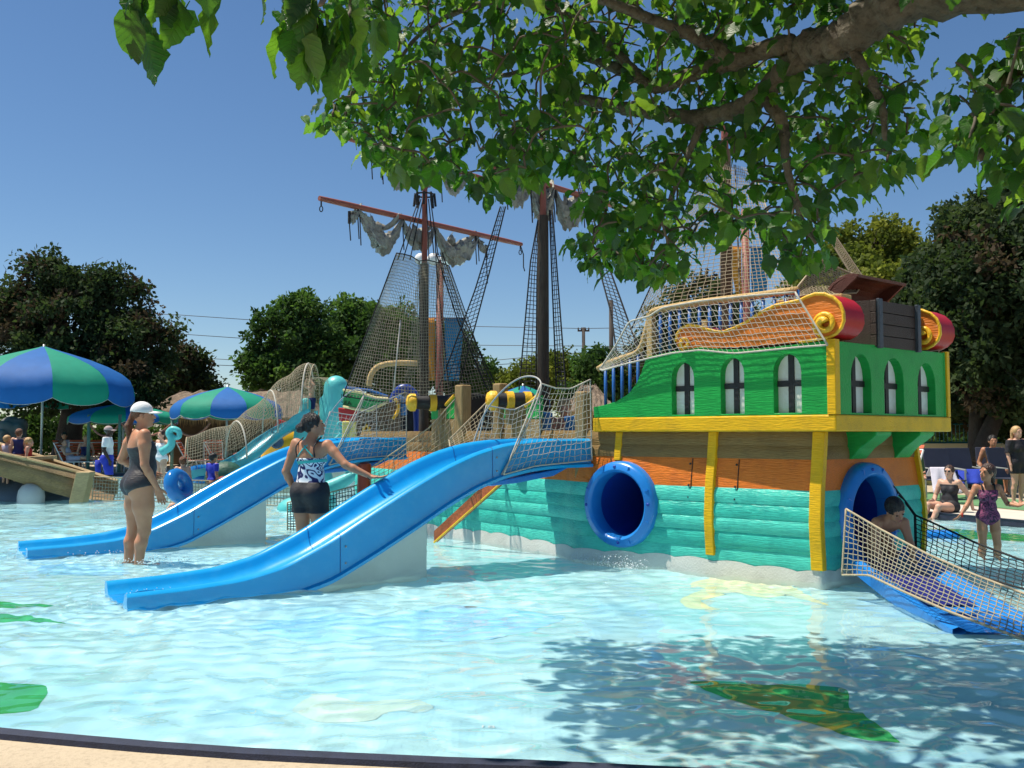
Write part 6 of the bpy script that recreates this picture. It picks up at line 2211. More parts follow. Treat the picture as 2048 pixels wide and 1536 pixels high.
M_NAVYC = mat('navy child cloth', (0.02, 0.025, 0.12), 0.8, 0.1, 8)
M_REDC = mat('red child cloth', (0.40, 0.03, 0.02), 0.8, 0.1, 8)
M_GREYC = mat('grey lilac cloth', (0.40, 0.38, 0.48), 0.8, 0.1, 8)
def swirl(name, dark, light, scale, dist):
    m = bpy.data.materials.new(name)
    m.use_nodes = True
    nt = m.node_tree
    b = nt.nodes['Principled BSDF']
    b.inputs['Roughness'].default_value = 0.7
    tc = nt.nodes.new('ShaderNodeTexCoord')
    w = nt.nodes.new('ShaderNodeTexNoise')
    w.inputs['Scale'].default_value = scale
    w.inputs['Detail'].default_value = 0.5
    w.inputs['Distortion'].default_value = dist
    nt.links.new(tc.outputs['Object'], w.inputs['Vector'])
    mm = nt.nodes.new('ShaderNodeMath')
    mm.operation = 'MULTIPLY'
    mm.inputs[1].default_value = 42.0
    nt.links.new(w.outputs['Fac'], mm.inputs[0])
    sn = nt.nodes.new('ShaderNodeMath')
    sn.operation = 'SINE'
    nt.links.new(mm.outputs[0], sn.inputs[0])
    cr = nt.nodes.new('ShaderNodeValToRGB')
    cr.color_ramp.elements[0].position = 0.42
    cr.color_ramp.elements[0].color = (*dark, 1)
    cr.color_ramp.elements[1].position = 0.58
    cr.color_ramp.elements[1].color = (*light, 1)
    ad = nt.nodes.new('ShaderNodeMath')
    ad.operation = 'MULTIPLY_ADD'
    ad.inputs[1].default_value = 0.5
    ad.inputs[2].default_value = 0.5
    nt.links.new(sn.outputs[0], ad.inputs[0])
    nt.links.new(ad.outputs[0], cr.inputs[0])
    nt.links.new(cr.outputs[0], b.inputs['Base Color'])
    return m
M_SWIRL = swirl('blue and white swirl cloth', (0.010, 0.012, 0.10), (0.70, 0.76, 0.82), 5.0, 1.6)
M_PURPLE = swirl('purple patterned swim cloth', (0.030, 0.010, 0.045), (0.22, 0.045, 0.13), 9.0, 2.0)
M_TEALB = mat('teal band cloth', (0.03, 0.40, 0.38), 0.6)

STAND = dict(pelvis=(0, 0, 0.93), waist=(0, 0.01, 1.07), chest=(0, 0.0, 1.26), neck=(0, -0.015, 1.405), head=(0, 0.02, 1.555),
             shL=(-0.165, -0.01, 1.375), shR=(0.165, -0.01, 1.375), elL=(-0.215, -0.03, 1.10), elR=(0.215, -0.03, 1.10), wrL=(-0.225, 0.05, 0.865), wrR=(0.225, 0.05, 0.865),
             hdL=(-0.01, 0.15, -1), hdR=(0.01, 0.15, -1), hipL=(-0.088, 0, 0.88), hipR=(0.088, 0, 0.88), knL=(-0.095, 0.02, 0.47), knR=(0.095, 0.02, 0.47),
             anL=(-0.095, -0.03, 0.085), anR=(0.095, -0.03, 0.085), toL=(-0.115, 0.15, 0.028), toR=(0.115, 0.15, 0.028), fwd=(0, 1, 0))
SIT = dict(STAND, pelvis=(0, 0, 0.10), waist=(0, -0.02, 0.24), chest=(0, -0.02, 0.43), neck=(0, -0.02, 0.575), head=(0, 0.02, 0.725), shL=(-0.165, -0.03, 0.545), shR=(0.165, -0.03, 0.545),
           elL=(-0.26, -0.06, 0.28), elR=(0.26, -0.06, 0.28), wrL=(-0.22, 0.08, 0.10), wrR=(0.22, 0.08, 0.10), hdL=(0, 1, -0.2), hdR=(0, 1, -0.2), hipL=(-0.09, 0.02, 0.09), hipR=(0.09, 0.02, 0.09),
           knL=(-0.11, 0.42, 0.12), knR=(0.11, 0.42, 0.12), anL=(-0.10, 0.46, -0.28), anR=(0.10, 0.46, -0.28), toL=(-0.11, 0.62, -0.34), toR=(0.11, 0.62, -0.34))
def hand(bl, w, d, side, nrm, s, curl=0.35, spread=0.25):
    """palm, four unequal bent fingers and a thumb off the side of the palm"""
    w, d, n_ = V(w), V(d).normalized(), V(nrm).normalized()
    n_ = (n_ - d * n_.dot(d)).normalized()
    x = d.cross(n_) * side                           # towards the thumb
    bl.cone(w, 0.025 * s, w + d * 0.035 * s, 0.030 * s, 0.012, (tuple(n_), 0.6))
    bl.cone(w + d * 0.03 * s + x * 0.012 * s, 0.028 * s, w + d * 0.075 * s + x * 0.01 * s, 0.024 * s, 0.010, (tuple(n_), 0.5))
    bl.cone(w + d * 0.03 * s - x * 0.012 * s, 0.027 * s, w + d * 0.072 * s - x * 0.014 * s, 0.023 * s, 0.010, (tuple(n_), 0.5))
    for k, (ox, ln) in enumerate(((0.028, 0.070), (0.010, 0.080), (-0.009, 0.074), (-0.027, 0.058))):
        b0 = w + d * (0.082 - 0.004 * abs(k - 1)) * s + x * ox * s
        dd = (d + x * spread * (1.4 - k) * 0.3).normalized()
        b1 = b0 + dd * ln * 0.5 * s - n_ * (curl * 0.25 * ln * s)
        b2 = b1 + (dd - n_ * curl * 1.3).normalized() * ln * 0.5 * s
        bl.cone(b0, 0.0098 * s, b1, 0.0092 * s, 0.004)
        bl.cone(b1, 0.0092 * s, b2, 0.0076 * s, 0.004)
    t0 = w + d * 0.022 * s + x * 0.022 * s
    t1 = t0 + (d * 0.6 + x * 0.75).normalized() * 0.038 * s
    t2 = t1 + (d * 0.95 + x * 0.3 - n_ * 0.2).normalized() * 0.030 * s
    bl.cone(t0, 0.014 * s, t1, 0.0115 * s, 0.008)
    bl.cone(t1, 0.0115 * s, t2, 0.009 * s, 0.004)
def person(label, loc, face, scale, J=None, sk=SK_LIGHT, hair=None, hairstyle='short', garments=(), h=0.010, female=True, head_s=1.0, look=(0, 0), fat=1.0, hands=True, cap=None, eyes=True, skirt=None, group=None, extra=None):
    """face: direction the body faces on the ground; look: (turn, tilt) of the head relative to the body"""
    J = dict(STAND, **(J or {}))
    J = {k: V(v) for k, v in J.items()}
    f = V(face[0], face[1], 0).normalized()
    rz = math.atan2(f.y, f.x) - math.pi / 2
    W = Matrix.Translation(V(loc)) @ Matrix.Rotation(rz, 4, 'Z') @ Matrix.Scale(scale, 4)
    t = thing('person', V(loc), label, 'person', group)
    fw = J['fwd'].normalized()
    up = (J['neck'] - J['pelvis']).normalized()
    fw = (fw - up * fw.dot(up)).normalized()
    rt = fw.cross(up)
    fl = (tuple(fw), 0.74)
    torso, legs, arms, hd = [], [], [], []
    def B():
        return Blob(h)
    body = B()
    T = B()
    # torso
    for bl in (body, T):
        P, Wt, Ch, Nk = J['pelvis'], J['waist'], J['chest'], J['neck']
        wd = 1.0 if female else 1.06
        bl.cone(P - rt * 0.065, 0.112 * fat, P + rt * 0.065, 0.112 * fat, 0.05, (tuple(fw), 0.9))
        bl.cone(P, 0.125 * fat, Wt, (0.112 if female else 0.125) * fat, 0.05, fl)
        bl.cone(Wt - rt * 0.03, 0.095 * fat, Wt + rt * 0.03, 0.095 * fat, 0.04, (tuple(fw), 0.86))
        bl.cone(Wt, 0.108 * fat, Ch, 0.118 * wd * fat, 0.05, (tuple(fw), 0.76))
        bl.cone(Ch - rt * 0.05, 0.098 * wd, Ch + rt * 0.05, 0.098 * wd, 0.04, (tuple(fw), 0.86))
        bl.cone(J['shL'].lerp(J['shR'], 0.12) - up * 0.03, 0.062, J['shL'].lerp(J['shR'], 0.88) - up * 0.03, 0.062, 0.05)
        bl.cone(Ch, 0.09, Nk - up * 0.04, 0.06, 0.06)
        for sg, hp in ((-1, 'hipL'), (1, 'hipR')):
            if (J['knL'] - J['hipL']).normalized().dot(up) < -0.6:
                bl.cone(P + rt * 0.072 * sg - fw * 0.052 - up * 0.035, 0.086 * fat, P + rt * 0.07 * sg - fw * 0.045 - up * 0.06, 0.080 * fat, 0.035)
            if female:
                bl.cone(Ch + rt * 0.068 * sg + fw * 0.066 - up * 0.03, 0.058, Ch + rt * 0.07 * sg + fw * 0.072 - up * 0.045, 0.054, 0.03)
    Lg = B()
    for sg, s_ in ((-1, 'L'), (1, 'R')):
        hp, kn, an, to = J['hip' + s_], J['kn' + s_], J['an' + s_], J['to' + s_]
        for bl in (body, Lg):
            bl.cone(hp, 0.092 * fat, hp.lerp(kn, 0.45), 0.080 * fat, 0.035)
            bl.cone(hp.lerp(kn, 0.45), 0.080 * fat, kn, 0.056, 0.03)
            sh = (an - kn).normalized()
            back = -fw if abs(sh.dot(fw)) < 0.7 else up
            cf = kn.lerp(an, 0.30) + back * 0.014
            bl.cone(kn, 0.054, cf, 0.055, 0.025)
            bl.cone(cf, 0.055, an, 0.034, 0.025)
        body.cone(an - V(0, 0, 0.02), 0.036, to, 0.024, 0.02)
        body.cone(an + (an - to).normalized() * 0.03 - V(0, 0, 0.05), 0.028, an, 0.033, 0.02)
    Ar = B()
    for sg, s_ in ((-1, 'L'), (1, 'R')):
        sh, el, wr = J['sh' + s_], J['el' + s_], J['wr' + s_]
        m_ = 1.0 if female else 1.15
        for bl in (body, Ar):
            bl.cone(sh, 0.056 * m_, sh.lerp(el, 0.35), 0.047 * m_ * fat, 0.03)
            bl.cone(sh.lerp(el, 0.35), 0.047 * m_ * fat, el, 0.037 * m_, 0.02)
            bl.cone(el, 0.037 * m_, el.lerp(wr, 0.3), 0.038 * m_, 0.015)
            bl.cone(el.lerp(wr, 0.3), 0.038 * m_, wr, 0.024 * m_, 0.015)
        hn = J.get('hn' + s_, V(-sg, 0, 0))
        if hands:
            hand(body, wr, J['hd' + s_], sg if J.get('hn' + s_) is None else (-sg if s_ == 'R' else sg), hn, 1.0)
        else:
            body.cone(wr, 0.028, wr + J['hd' + s_].normalized() * 0.12, 0.022, 0.015)
    # head
    yaw, pit = look
    Rm = Matrix.Rotation(yaw, 3, 'Z') @ Matrix.Rotation(pit, 3, 'X')
    base = Matrix((rt, fw, up)).transposed()
    HB = base @ Rm
    hc = J['head']
    def hp3(x, y, z):
        return hc + HB @ V(x, y, z) * head_s
    HBn = np.array(HB)
    for bl in (body,):
        bl.cone(J['neck'] - up * 0.03, 0.058, hc - up * 0.06 * head_s, 0.050, 0.025)
        bl.ell(hp3(0, -0.012, 0.028), np.array((0.073, 0.093, 0.090)) * head_s, 0.02, HBn)
        bl.ell(hp3(0, 0.030, -0.035), np.array((0.056, 0.058, 0.072)) * head_s, 0.025, HBn)
        bl.cone(hp3(0, 0.068, -0.088), 0.020 * head_s, hp3(0, 0.060, -0.080), 0.024 * head_s, 0.02)
        bl.cone(hp3(0, 0.086, 0.012), 0.008 * head_s, hp3(0, 0.104, -0.022), 0.0125 * head_s, 0.010)
        bl.cone(hp3(0, 0.085, -0.050), 0.012 * head_s, hp3(0, 0.085, -0.052), 0.012 * head_s, 0.012)
        for sg in (-1, 1):
            bl.ell(hp3(0.074 * sg, -0.008, -0.008), np.array((0.010, 0.020, 0.030)) * head_s, 0.006, HBn)
            bl.cone(hp3(0.03 * sg, 0.078, 0.030), 0.012 * head_s, hp3(0.045 * sg, 0.068, 0.030), 0.011 * head_s, 0.012)
    o = blob_obj(body, 'body', sk, t, world=W)
    receiver(o)
    if eyes:
        for sg in (-1, 1):
            b_ = Blob(0.004)
            b_.ell(hp3(0.031 * sg, 0.081, 0.008), np.array((0.012, 0.008, 0.006)) * head_s, 0.004, HBn)
            blob_obj(b_, 'eye', M_EYE, t, world=W)
        b_ = Blob(0.004)
        b_.ell(hp3(0, 0.094, -0.052), np.array((0.020, 0.008, 0.006)) * head_s, 0.004, HBn)
        blob_obj(b_, 'lips', M_LIP, t, world=W)
    # hair
    if hair:
        b_ = Blob(max(h * 0.8, 0.006))
        b_.ell(hp3(0, -0.022, 0.036), np.array((0.086, 0.102, 0.100) if not cap else (0.079, 0.094, 0.086)) * head_s, 0.02, HBn)
        inv = np.array(HB.inverted()) / head_s
        W0 = np.array(hc)
        if hairstyle == 'bun':
            b_.ell(hp3(0, -0.135, 0.005), np.array((0.050, 0.046, 0.048)) * head_s, 0.02, HBn)
        if hairstyle == 'ponytail':
            b_.cone(hp3(0, -0.10, -0.005), 0.026, hp3(0.0, -0.135, -0.10), 0.034, 0.02)
            b_.cone(hp3(0.0, -0.135, -0.10), 0.034, hp3(0.0, -0.120, -0.24), 0.026, 0.02)
            b_.cone(hp3(0.0, -0.120, -0.24), 0.026, hp3(0.01, -0.11, -0.36), 0.008, 0.02)
        if hairstyle == 'long':
            for sg in (-1, 0, 1):
                b_.cone(hp3(0.05 * sg, -0.06, 0.0), 0.045, hp3(0.06 * sg, -0.075, -0.17), 0.030, 0.03)
        if hairstyle == 'back':
            b_.cone(hp3(0, -0.09, 0.0), 0.05, hp3(0, -0.10, -0.10), 0.035, 0.03)
        ball = 0.5 if hairstyle in ('bun', 'ponytail', 'back') else 1.0
        def cutf(X, Y, Z):
            D = np.stack([X, Y, Z], -1) - W0
            q = D @ inv.T
            x, y, z = q[..., 0], q[..., 1], q[..., 2]
            return np.where(z < 0.5, np.maximum(y - (0.040 + 0.40 * z), np.where(y > -0.045, -0.012 - z * 1.0, -1.0)), -1.0) * 0.7
        if hairstyle == 'short':
            def cutf(X, Y, Z):
                D = np.stack([X, Y, Z], -1) - W0
                q = D @ inv.T
                y, z = q[..., 1], q[..., 2]
                return np.maximum(y - (0.050 + 0.5 * z), np.where(y > -0.03, 0.000 - z, -0.06 - z)) * 0.7
        blob_obj(b_, 'hair', hair, t, cut=cutf, world=W, shag=0.0035 if not cap else 0.0015)
    if cap:
        b_ = Blob(0.006)
        b_.ell(hp3(0, -0.014, 0.040), np.array((0.086, 0.104, 0.098)) * head_s, 0.02, HBn)
        inv = np.array(HB.inverted()) / head_s
        W0 = np.array(hc)
        def cutc(X, Y, Z):
            q = (np.stack([X, Y, Z], -1) - W0) @ inv.T
            return (0.030 - q[..., 2] - 0.10 * q[..., 1]) * 0.9
        co = blob_obj(b_, 'cap', cap, t, cut=cutc, world=W)
        vs, fs = [], []
        for j in range(2):
            for i in range(13):
                a = math.pi * (i / 12)
                r = 0.0 if j == 0 else 1.0
                x = 0.080 * math.cos(a)
                y = 0.055 + 0.035 * math.sin(a) + r * 0.085 * math.sin(a) ** 0.55
                z = 0.042 - r * 0.012 - 0.35 * abs(x) ** 1.6 * 2
                vs.append(W @ hp3(x, y, z))
        for i in range(12):
            fs.append((i, i + 1, 14 + i, 13 + i))
        bo = MB().add(vs, fs).build('brim', cap, co, smooth=True)
        md = bo.modifiers.new('s', 'SOLIDIFY')
        md.thickness = 0.006 * scale
    for (nm, m_, parts, grow, cut) in garments:
        g = B()
        for p in parts:
            g.items += {'t': T, 'l': Lg, 'a': Ar}[p].items
        blob_obj(g, nm, m_, t, grow=grow, cut=cut, world=W)
    if extra:
        extra(t, W, J, hp3)
    return t, W
mx, mn = np.maximum, np.minimum
# --- woman in the white cap, back turned, looking along the slide
def band(Z, z0, z1):
    return mx(z0 - Z, Z - z1)
def suit1(X, Y, Z):
    top = 1.285 + 0.35 * np.clip(Y, -0.1, 0.1)
    low = 0.800 + 0.55 * np.clip(np.abs(X) - 0.05, 0, 1) + 0.25 * np.clip(Y + 0.02, 0, 0.2)
    return mx(Z - top, (low - Z) * 0.8)
J1 = dict(shL=(-0.175, -0.02, 1.375), elL=(-0.285, -0.10, 1.13), wrL=(-0.20, 0.12, 1.01), hdL=(0.6, 0.6, -0.3), elR=(0.225, -0.02, 1.09), wrR=(0.235, 0.10, 0.865), hdR=(0.0, 0.35, -1),
          knL=(-0.105, -0.02, 0.47), anL=(-0.12, -0.06, 0.085), toL=(-0.14, 0.12, 0.03), knR=(0.085, 0.03, 0.47), anR=(0.075, -0.02, 0.085), toR=(0.09, 0.16, 0.03), waist=(0, 0.03, 1.07))
w1 = at_z(276, 1122, 0.0)
person('woman in charcoal swimsuit and white cap standing beside the foremast slide', (w1.x, w1.y, FZ), (0.80, 0.60), 1.065, J1, SK_TAN, H_BROWN, 'ponytail', [('swimsuit', M_GREYSUIT, 'tl', 0.006, suit1)], h=0.0075, look=(-0.35, 0.0), fat=1.2, cap=M_CAPW)
# --- woman in patterned tankini and black shorts, hand on the near slide
base2 = V(-1.98, 9.12, FZ)
f2 = V(0.40, 0.92, 0).normalized()
r2 = V(f2.y, -f2.x, 0)
sc2 = 1.0
_best = min((abs(1024 + FPX * slide_pt(ORG1, s_, SW - 0.05).x / slide_pt(ORG1, s_, SW - 0.05).y - 762), s_) for s_ in np.linspace(1.6, 3.0, 141))[1]
lip2 = slide_pt(ORG1, _best, SW - 0.045, 0.018)
hd_w = (UX * 0.80 - V(0, 0, 0.06) - NX * 0.55).normalized()
wr_w = lip2 - hd_w * 0.085 + V(0, 0, 0.012)
lv = wr_w - base2
wr2 = (lv.dot(r2) / sc2, lv.dot(f2) / sc2, lv.z / sc2)
J2 = dict(shR=(0.185, 0.02, 1.36), elR=(0.185 + (wr2[0] - 0.185) * 0.48, 0.0, 1.36 + (wr2[2] - 1.36) * 0.62), wrR=wr2, hdR=(hd_w.dot(r2), hd_w.dot(f2), hd_w.z), hnR=(0, 0, -1),
          elL=(-0.25, -0.06, 1.10), wrL=(-0.205, 0.03, 0.90), hdL=(0.4, 0.5, -0.6), knL=(-0.10, 0.02, 0.47), head=(0.02, 0.02, 1.55))
def top2(X, Y, Z):
    t_ = 1.245 + 0.5 * np.clip(Y, -0.02, 0.15)
    return mx(Z - t_, 0.965 - Z)
def shorts2(X, Y, Z):
    return band(Z, 0.70, 1.0)
def straps2(t, W, J, hp3):
    for a, b2, mm in (((-0.09, -0.088, 1.25), (0.085, 0.03, 1.43), M_TEALB), ((0.09, -0.088, 1.25), (-0.085, 0.03, 1.43), M_TEALB), ((-0.105, -0.08, 1.245), (-0.105, 0.02, 1.435), M_BLKSUIT), ((0.105, -0.08, 1.245), (0.105, 0.02, 1.435), M_BLKSUIT)):
        m_ = V(a).lerp(V(b2), 0.55)
        m_.y = -0.092
        MB().tube([W @ p for p in catmull([V(a), m_, V(b2)], 5)], 0.007, 6).build('strap', mm, t, smooth=True)
    MB().tube([W @ (V(J['wrR']) - V(0.02, 0, -0.005) + V(0, 0.028 * math.cos(a), 0.028 * math.sin(a))) for a in np.linspace(0, 6.283, 13)[:-1]], 0.005, 5, closed=True).build('bracelet', M_BLKSUIT, t)
person('woman in swirl patterned top and black shorts reaching to the castle slide', base2, f2, sc2, J2, SK_MID, H_BLACK, 'bun',
       [('tankini_top', M_SWIRL, 't', 0.008, top2), ('chest_band', M_TEALB, 't', 0.011, lambda X, Y, Z: band(Z, 1.180 + 0.10 * X, 1.215 + 0.10 * X)), ('shorts', M_BLKSUIT, 'tl', 0.022, shorts2)], h=0.0075, look=(-0.75, 0.18), fat=1.0, extra=straps2)
# --- lifeguard
lg = at_d(214, 960, 22.0)
JM = dict(elR=(0.215, -0.05, 1.10), wrR=(0.21, 0.08, 0.87), anL=(-0.095, -0.12, 0.085), anR=(0.095, 0.08, 0.085), knR=(0.09, 0.08, 0.47))
person('lifeguard in white shirt, blue shorts and cap walking in the pool by the loungers', (lg.x, lg.y, FZ), (1, 0.25), 0.985, JM, SK_DARK, H_BLACK, 'short',
       [('shirt', M_WSHIRT, 'ta', 0.022, lambda X, Y, Z: mx(band(Z, 0.97, 1.42), (1.18 - Z) - (0.0) * X + np.where(np.abs(X) > 0.17, 0.0, -1.0))), ('shorts', M_BSHORT, 'tl', 0.03, lambda X, Y, Z: band(Z, 0.52, 1.0))], h=0.014, female=False, cap=M_CAPP, eyes=False)
rope('rescue_tube', 'blue rescue tube slung behind the lifeguard hip', [at_d(196, 920, 22.1), at_d(196, 945, 22.1)], 0.07, M_BSHORT, None, 8, 'rescue tube')
# --- girl in purple swimsuit
CH = dict(head=(0, 0.02, 1.60))
g0 = at_z(1978, 1112, 0.0)
def suitg(X, Y, Z):
    top = 1.36 - 0.3 * np.clip(np.abs(Y), 0, 0.1)
    low = 0.78 + 0.75 * np.clip(np.abs(X) - 0.035, 0, 1)
    return mx(mx(Z - top, (low - Z) * 0.8), (np.abs(X) - 0.145) * np.where(Z > 1.28, 1, -1) - np.where(Z > 1.28, 0.0, 1.0))
JG = dict(CH, elR=(0.30, 0.06, 1.12), wrR=(0.44, 0.16, 0.94), hdR=(0.6, 0.3, -0.5), elL=(-0.29, 0.0, 1.12), wrL=(-0.40, 0.16, 1.10), hdL=(-0.5, 0.3, 0.35), anL=(-0.13, -0.03, 0.085), anR=(0.10, -0.03, 0.085), knL=(-0.12, 0.03, 0.47))
def gstrap(t, W, J, hp3):
    for sg in (-1, 1):
        MB().tube([W @ p for p in catmull([V(0.09 * sg, 0.09, 1.345), V(0.095 * sg, 0.03, 1.435), V(0.07 * sg, -0.08, 1.36)], 5)], 0.009, 6).build('strap', M_BLKSUIT, t, smooth=True)
    MB().tube([W @ (V(J['wrR']) + V(-0.02, 0.03 * math.cos(a), 0.03 * math.sin(a))) for a in np.linspace(0, 6.283, 13)[:-1]], 0.008, 5, closed=True).build('wristband', M_REDC, t)
person('girl in purple patterned swimsuit with a red wristband wading behind the stern net', (g0.x, g0.y, FZ), (-0.22, -1), 0.660, JG, SK_MID, H_DKBR, 'back', [('swimsuit', M_PURPLE, 'tl', 0.007, suitg)], h=0.0085, look=(-1.0, 0.08), head_s=1.24, fat=0.92, extra=gstrap)
# --- woman in black suit seated on the pool edge
s0 = at_z(1908, 1026, GZ)
JS = dict(SIT, elL=(-0.30, -0.16, 0.30), wrL=(-0.33, -0.20, 0.06), hdL=(-0.3, -0.5, -0.1), hnL=(0, 0, -1), elR=(0.25, 0.02, 0.27), wrR=(0.15, 0.24, 0.20), hdR=(0, 1, 0), pelvis=(0, 0, 0.11),
          knL=(-0.05, 0.46, 0.12), knR=(0.16, 0.44, 0.14), anL=(0.03, 0.62, -0.20), anR=(0.20, 0.62, -0.18), toL=(0.04, 0.78, -0.25), toR=(0.22, 0.78, -0.22), chest=(0, -0.05, 0.43), neck=(0, -0.05, 0.575), head=(0, -0.02, 0.725))
def suits(X, Y, Z):
    return mx(Z - 0.50 - 0.15 * np.clip(Y, -0.1, 0.1), mx((0.0 - Z), (Y - 0.13 - 0.3 * np.clip(Z - 0.1, 0, 1))))
def shades(t, W, J, hp3):
    for sg in (-1, 1):
        b_ = Blob(0.005)
        c = hp3(0.032 * sg, 0.088, 0.010)
        b_.ell(c, np.array((0.026, 0.012, 0.018)), 0.004)
        blob_obj(b_, 'sunglass_lens', M_BLACK, t, world=W)
    MB().tube([W @ hp3(-0.05, 0.09, 0.014), W @ hp3(0.05, 0.09, 0.014)], 0.005, 5).build('sunglass_bridge', M_BLACK, t)
person('woman in black swimsuit and sunglasses sitting on the pool edge', (s0.x, s0.y + 0.15, GZ), (-0.80, -0.60), 0.86, JS, SK_LIGHT, H_DKBR, 'back', [('swimsuit', M_BLKSUIT, 'tl', 0.007, suits)], h=0.010, fat=1.05, look=(0.15, 0.0), extra=shades)
# --- boy crawling out of the stern tube
JB = dict(pelvis=(0, -0.34, 0.30), waist=(0, -0.20, 0.36), chest=(0, 0.0, 0.43), neck=(0, 0.15, 0.50), head=(0, 0.27, 0.60), shL=(-0.155, 0.11, 0.45), shR=(0.155, 0.11, 0.45), elL=(-0.20, 0.17, 0.22), elR=(0.20, 0.17, 0.22),
          wrL=(-0.18, 0.30, 0.05), wrR=(0.18, 0.30, 0.05), hdL=(0, 1, -0.2), hdR=(0, 1, -0.2), hnL=(0, 0, -1), hnR=(0, 0, -1), hipL=(-0.08, -0.37, 0.27), hipR=(0.08, -0.37, 0.27), knL=(-0.11, -0.10, 0.07), knR=(0.11, -0.16, 0.07),
          anL=(-0.11, -0.48, 0.06), anR=(0.11, -0.54, 0.06), toL=(-0.11, -0.60, 0.04), toR=(0.11, -0.66, 0.04), fwd=(0, 0.3, -1))
pb = c0 + cdirn * 0.30
person('boy with dark hair crawling out of the stern tube port', (pb.x, pb.y, c0.z - 0.02), cdirn, 0.74, JB, SK_MID, H_BLACK, 'short', [('trunks', M_NAVYC, 'tl', 0.012, lambda X, Y, Z: mx(Y + 0.24, -0.60 - Y))], h=0.0085, female=False, look=(0.25, 0.6), head_s=1.18, fat=0.9)
# --- small and far people
def simple(label, loc, face, scale, J, sk, hair, style, cloth, parts, cut, grow=0.014, h=0.02, cap=None, female=False, head_s=1.1, look=(0, 0)):
    return person(label, loc, face, scale, J, sk, hair, style, [(cloth[0], cloth[1], parts, grow, cut)] if cloth else [], h=h, female=female, hands=False, eyes=False, head_s=head_s, cap=cap, look=look)
tee = lambda X, Y, Z: mx(band(Z, 0.95, 1.42), np.where(np.abs(X) > 0.17, 1.2 - Z, -1.0))
trunks = lambda X, Y, Z: band(Z, 0.55, 1.0)
sit_top = lambda X, Y, Z: mx(band(Z, 0.05, 0.60), np.where(np.abs(X) > 0.18, 0.4 - Z, -1.0))
sit_low = lambda X, Y, Z: mx(Z - 0.26, Y - 0.36)
p = at_d(36, 935, 18.0)
simple('child in blue and red top standing in the wooden boat', (p.x, p.y, p.z - 0.28), (-0.3, 1), 0.60, {}, SK_LIGHT, H_BROWN, 'short', ('top', M_NAVYC), 't', lambda X, Y, Z: band(Z, 0.9, 1.38), head_s=1.3)
p = at_d(56, 935, 17.9)
simple('blond child low in the wooden boat', (p.x, p.y, p.z - 0.42), (0.8, 0.3), 0.58, {}, SK_LIGHT, H_BLOND, 'short', ('top', M_REDC), 't', lambda X, Y, Z: band(Z, 0.9, 1.38), head_s=1.3)
p = at_d(13, 930, 18.0)
simple('fair haired child half hidden behind the boat gunwale', (p.x, p.y, p.z - 0.42), (0.4, 1), 0.58, {}, SK_LIGHT, H_BLOND, 'short', ('top', M_GREYC), 't', lambda X, Y, Z: band(Z, 0.9, 1.38), head_s=1.3)
REC = dict(SIT, waist=(0, -0.06, 0.22), chest=(0, -0.16, 0.38), neck=(0, -0.25, 0.50), head=(0, -0.27, 0.64), shL=(-0.16, -0.22, 0.46), shR=(0.16, -0.22, 0.46), elL=(-0.24, -0.08, 0.26), elR=(0.24, -0.08, 0.26), wrL=(-0.08, 0.14, 0.30), wrR=(0.08, 0.14, 0.30), knL=(-0.1, 0.42, 0.13), knR=(0.1, 0.42, 0.13), anL=(-0.1, 0.82, 0.09), anR=(0.1, 0.82, 0.09), toL=(-0.1, 0.88, 0.22), toR=(0.1, 0.88, 0.22))
lp = at_d(97, 900, 29.6)
simple('boy in pale trunks reclining on an orange lounger', (lp.x + 0.72, lp.y, GZ + 0.33), (1, 0), 0.95, REC, SK_LIGHT, H_BROWN, 'short', ('trunks', M_GREYC), 'tl', lambda X, Y, Z: mx(Y - 0.38, -0.12 - Y), h=0.022)
lp = at_d(128, 900, 31.5)
simple('person in a grey shirt sitting in the dark shade by the oak trunk', (lp.x, lp.y, GZ + 0.42), (0.5, -1), 1.0, SIT, SK_MID, H_BLACK, 'short', ('shirt', M_GREYC), 'ta', sit_top, h=0.022)
lp = at_d(171, 905, 30.6)
simple('seated sunbather with bare shoulders behind the lifeguard', (lp.x, lp.y, GZ + 0.36), (0.3, -1), 0.95, SIT, SK_LIGHT, H_BLOND, 'short', ('swim_top', M_NAVYC), 't', lambda X, Y, Z: band(Z, 0.02, 0.47), h=0.022, female=True)
lp = at_d(322, 960, 24.0)
simple('bather with raised arm seen behind the shoulder of the woman in the cap', (lp.x, lp.y, FZ), (-0.5, -1), 0.93, dict(elL=(-0.30, 0.1, 1.30), wrL=(-0.16, 0.2, 1.46), hdL=(0.4, 0.1, 0.6)), SK_LIGHT, H_DKBR, 'back', ('swim_top', M_WSHIRT), 't', lambda X, Y, Z: band(Z, 0.8, 1.33), female=True)
lp = at_d(357, 970, 16.5)
simple('child with light brown hair holding the large blue swim ring', (lp.x - 0.02, lp.y + 0.25, FZ), (-0.3, 1), 0.62, dict(elL=(-0.3, 0.1, 1.15), wrL=(-0.35, 0.2, 0.95)), SK_LIGHT, H_BROWN, 'short', ('trunks', M_NAVYC), 'tl', trunks, head_s=1.25)
lp = at_d(425, 980, 17.0)
simple('child with black hair in a blue shirt by the octopus chute', (lp.x, lp.y, FZ), (0.6, 0.8), 0.66, {}, SK_MID, H_BLACK, 'short', ('shirt', M_BSHORT), 'ta', tee, head_s=1.2)
lp = at_d(391, 1012, 15.3)
simple('swimmer with only head and shoulders above the water behind the foremast slide', (lp.x, lp.y, -0.48), (-0.75, -0.6), 0.90, SIT, SK_LIGHT, H_DKBR, 'back', ('swim_top', M_WSHIRT), 't', lambda X, Y, Z: band(Z, 0.0, 0.40), female=True, h=0.014)
lp = at_d(345, 1012, 15.2)
b_ = Blob(0.015)
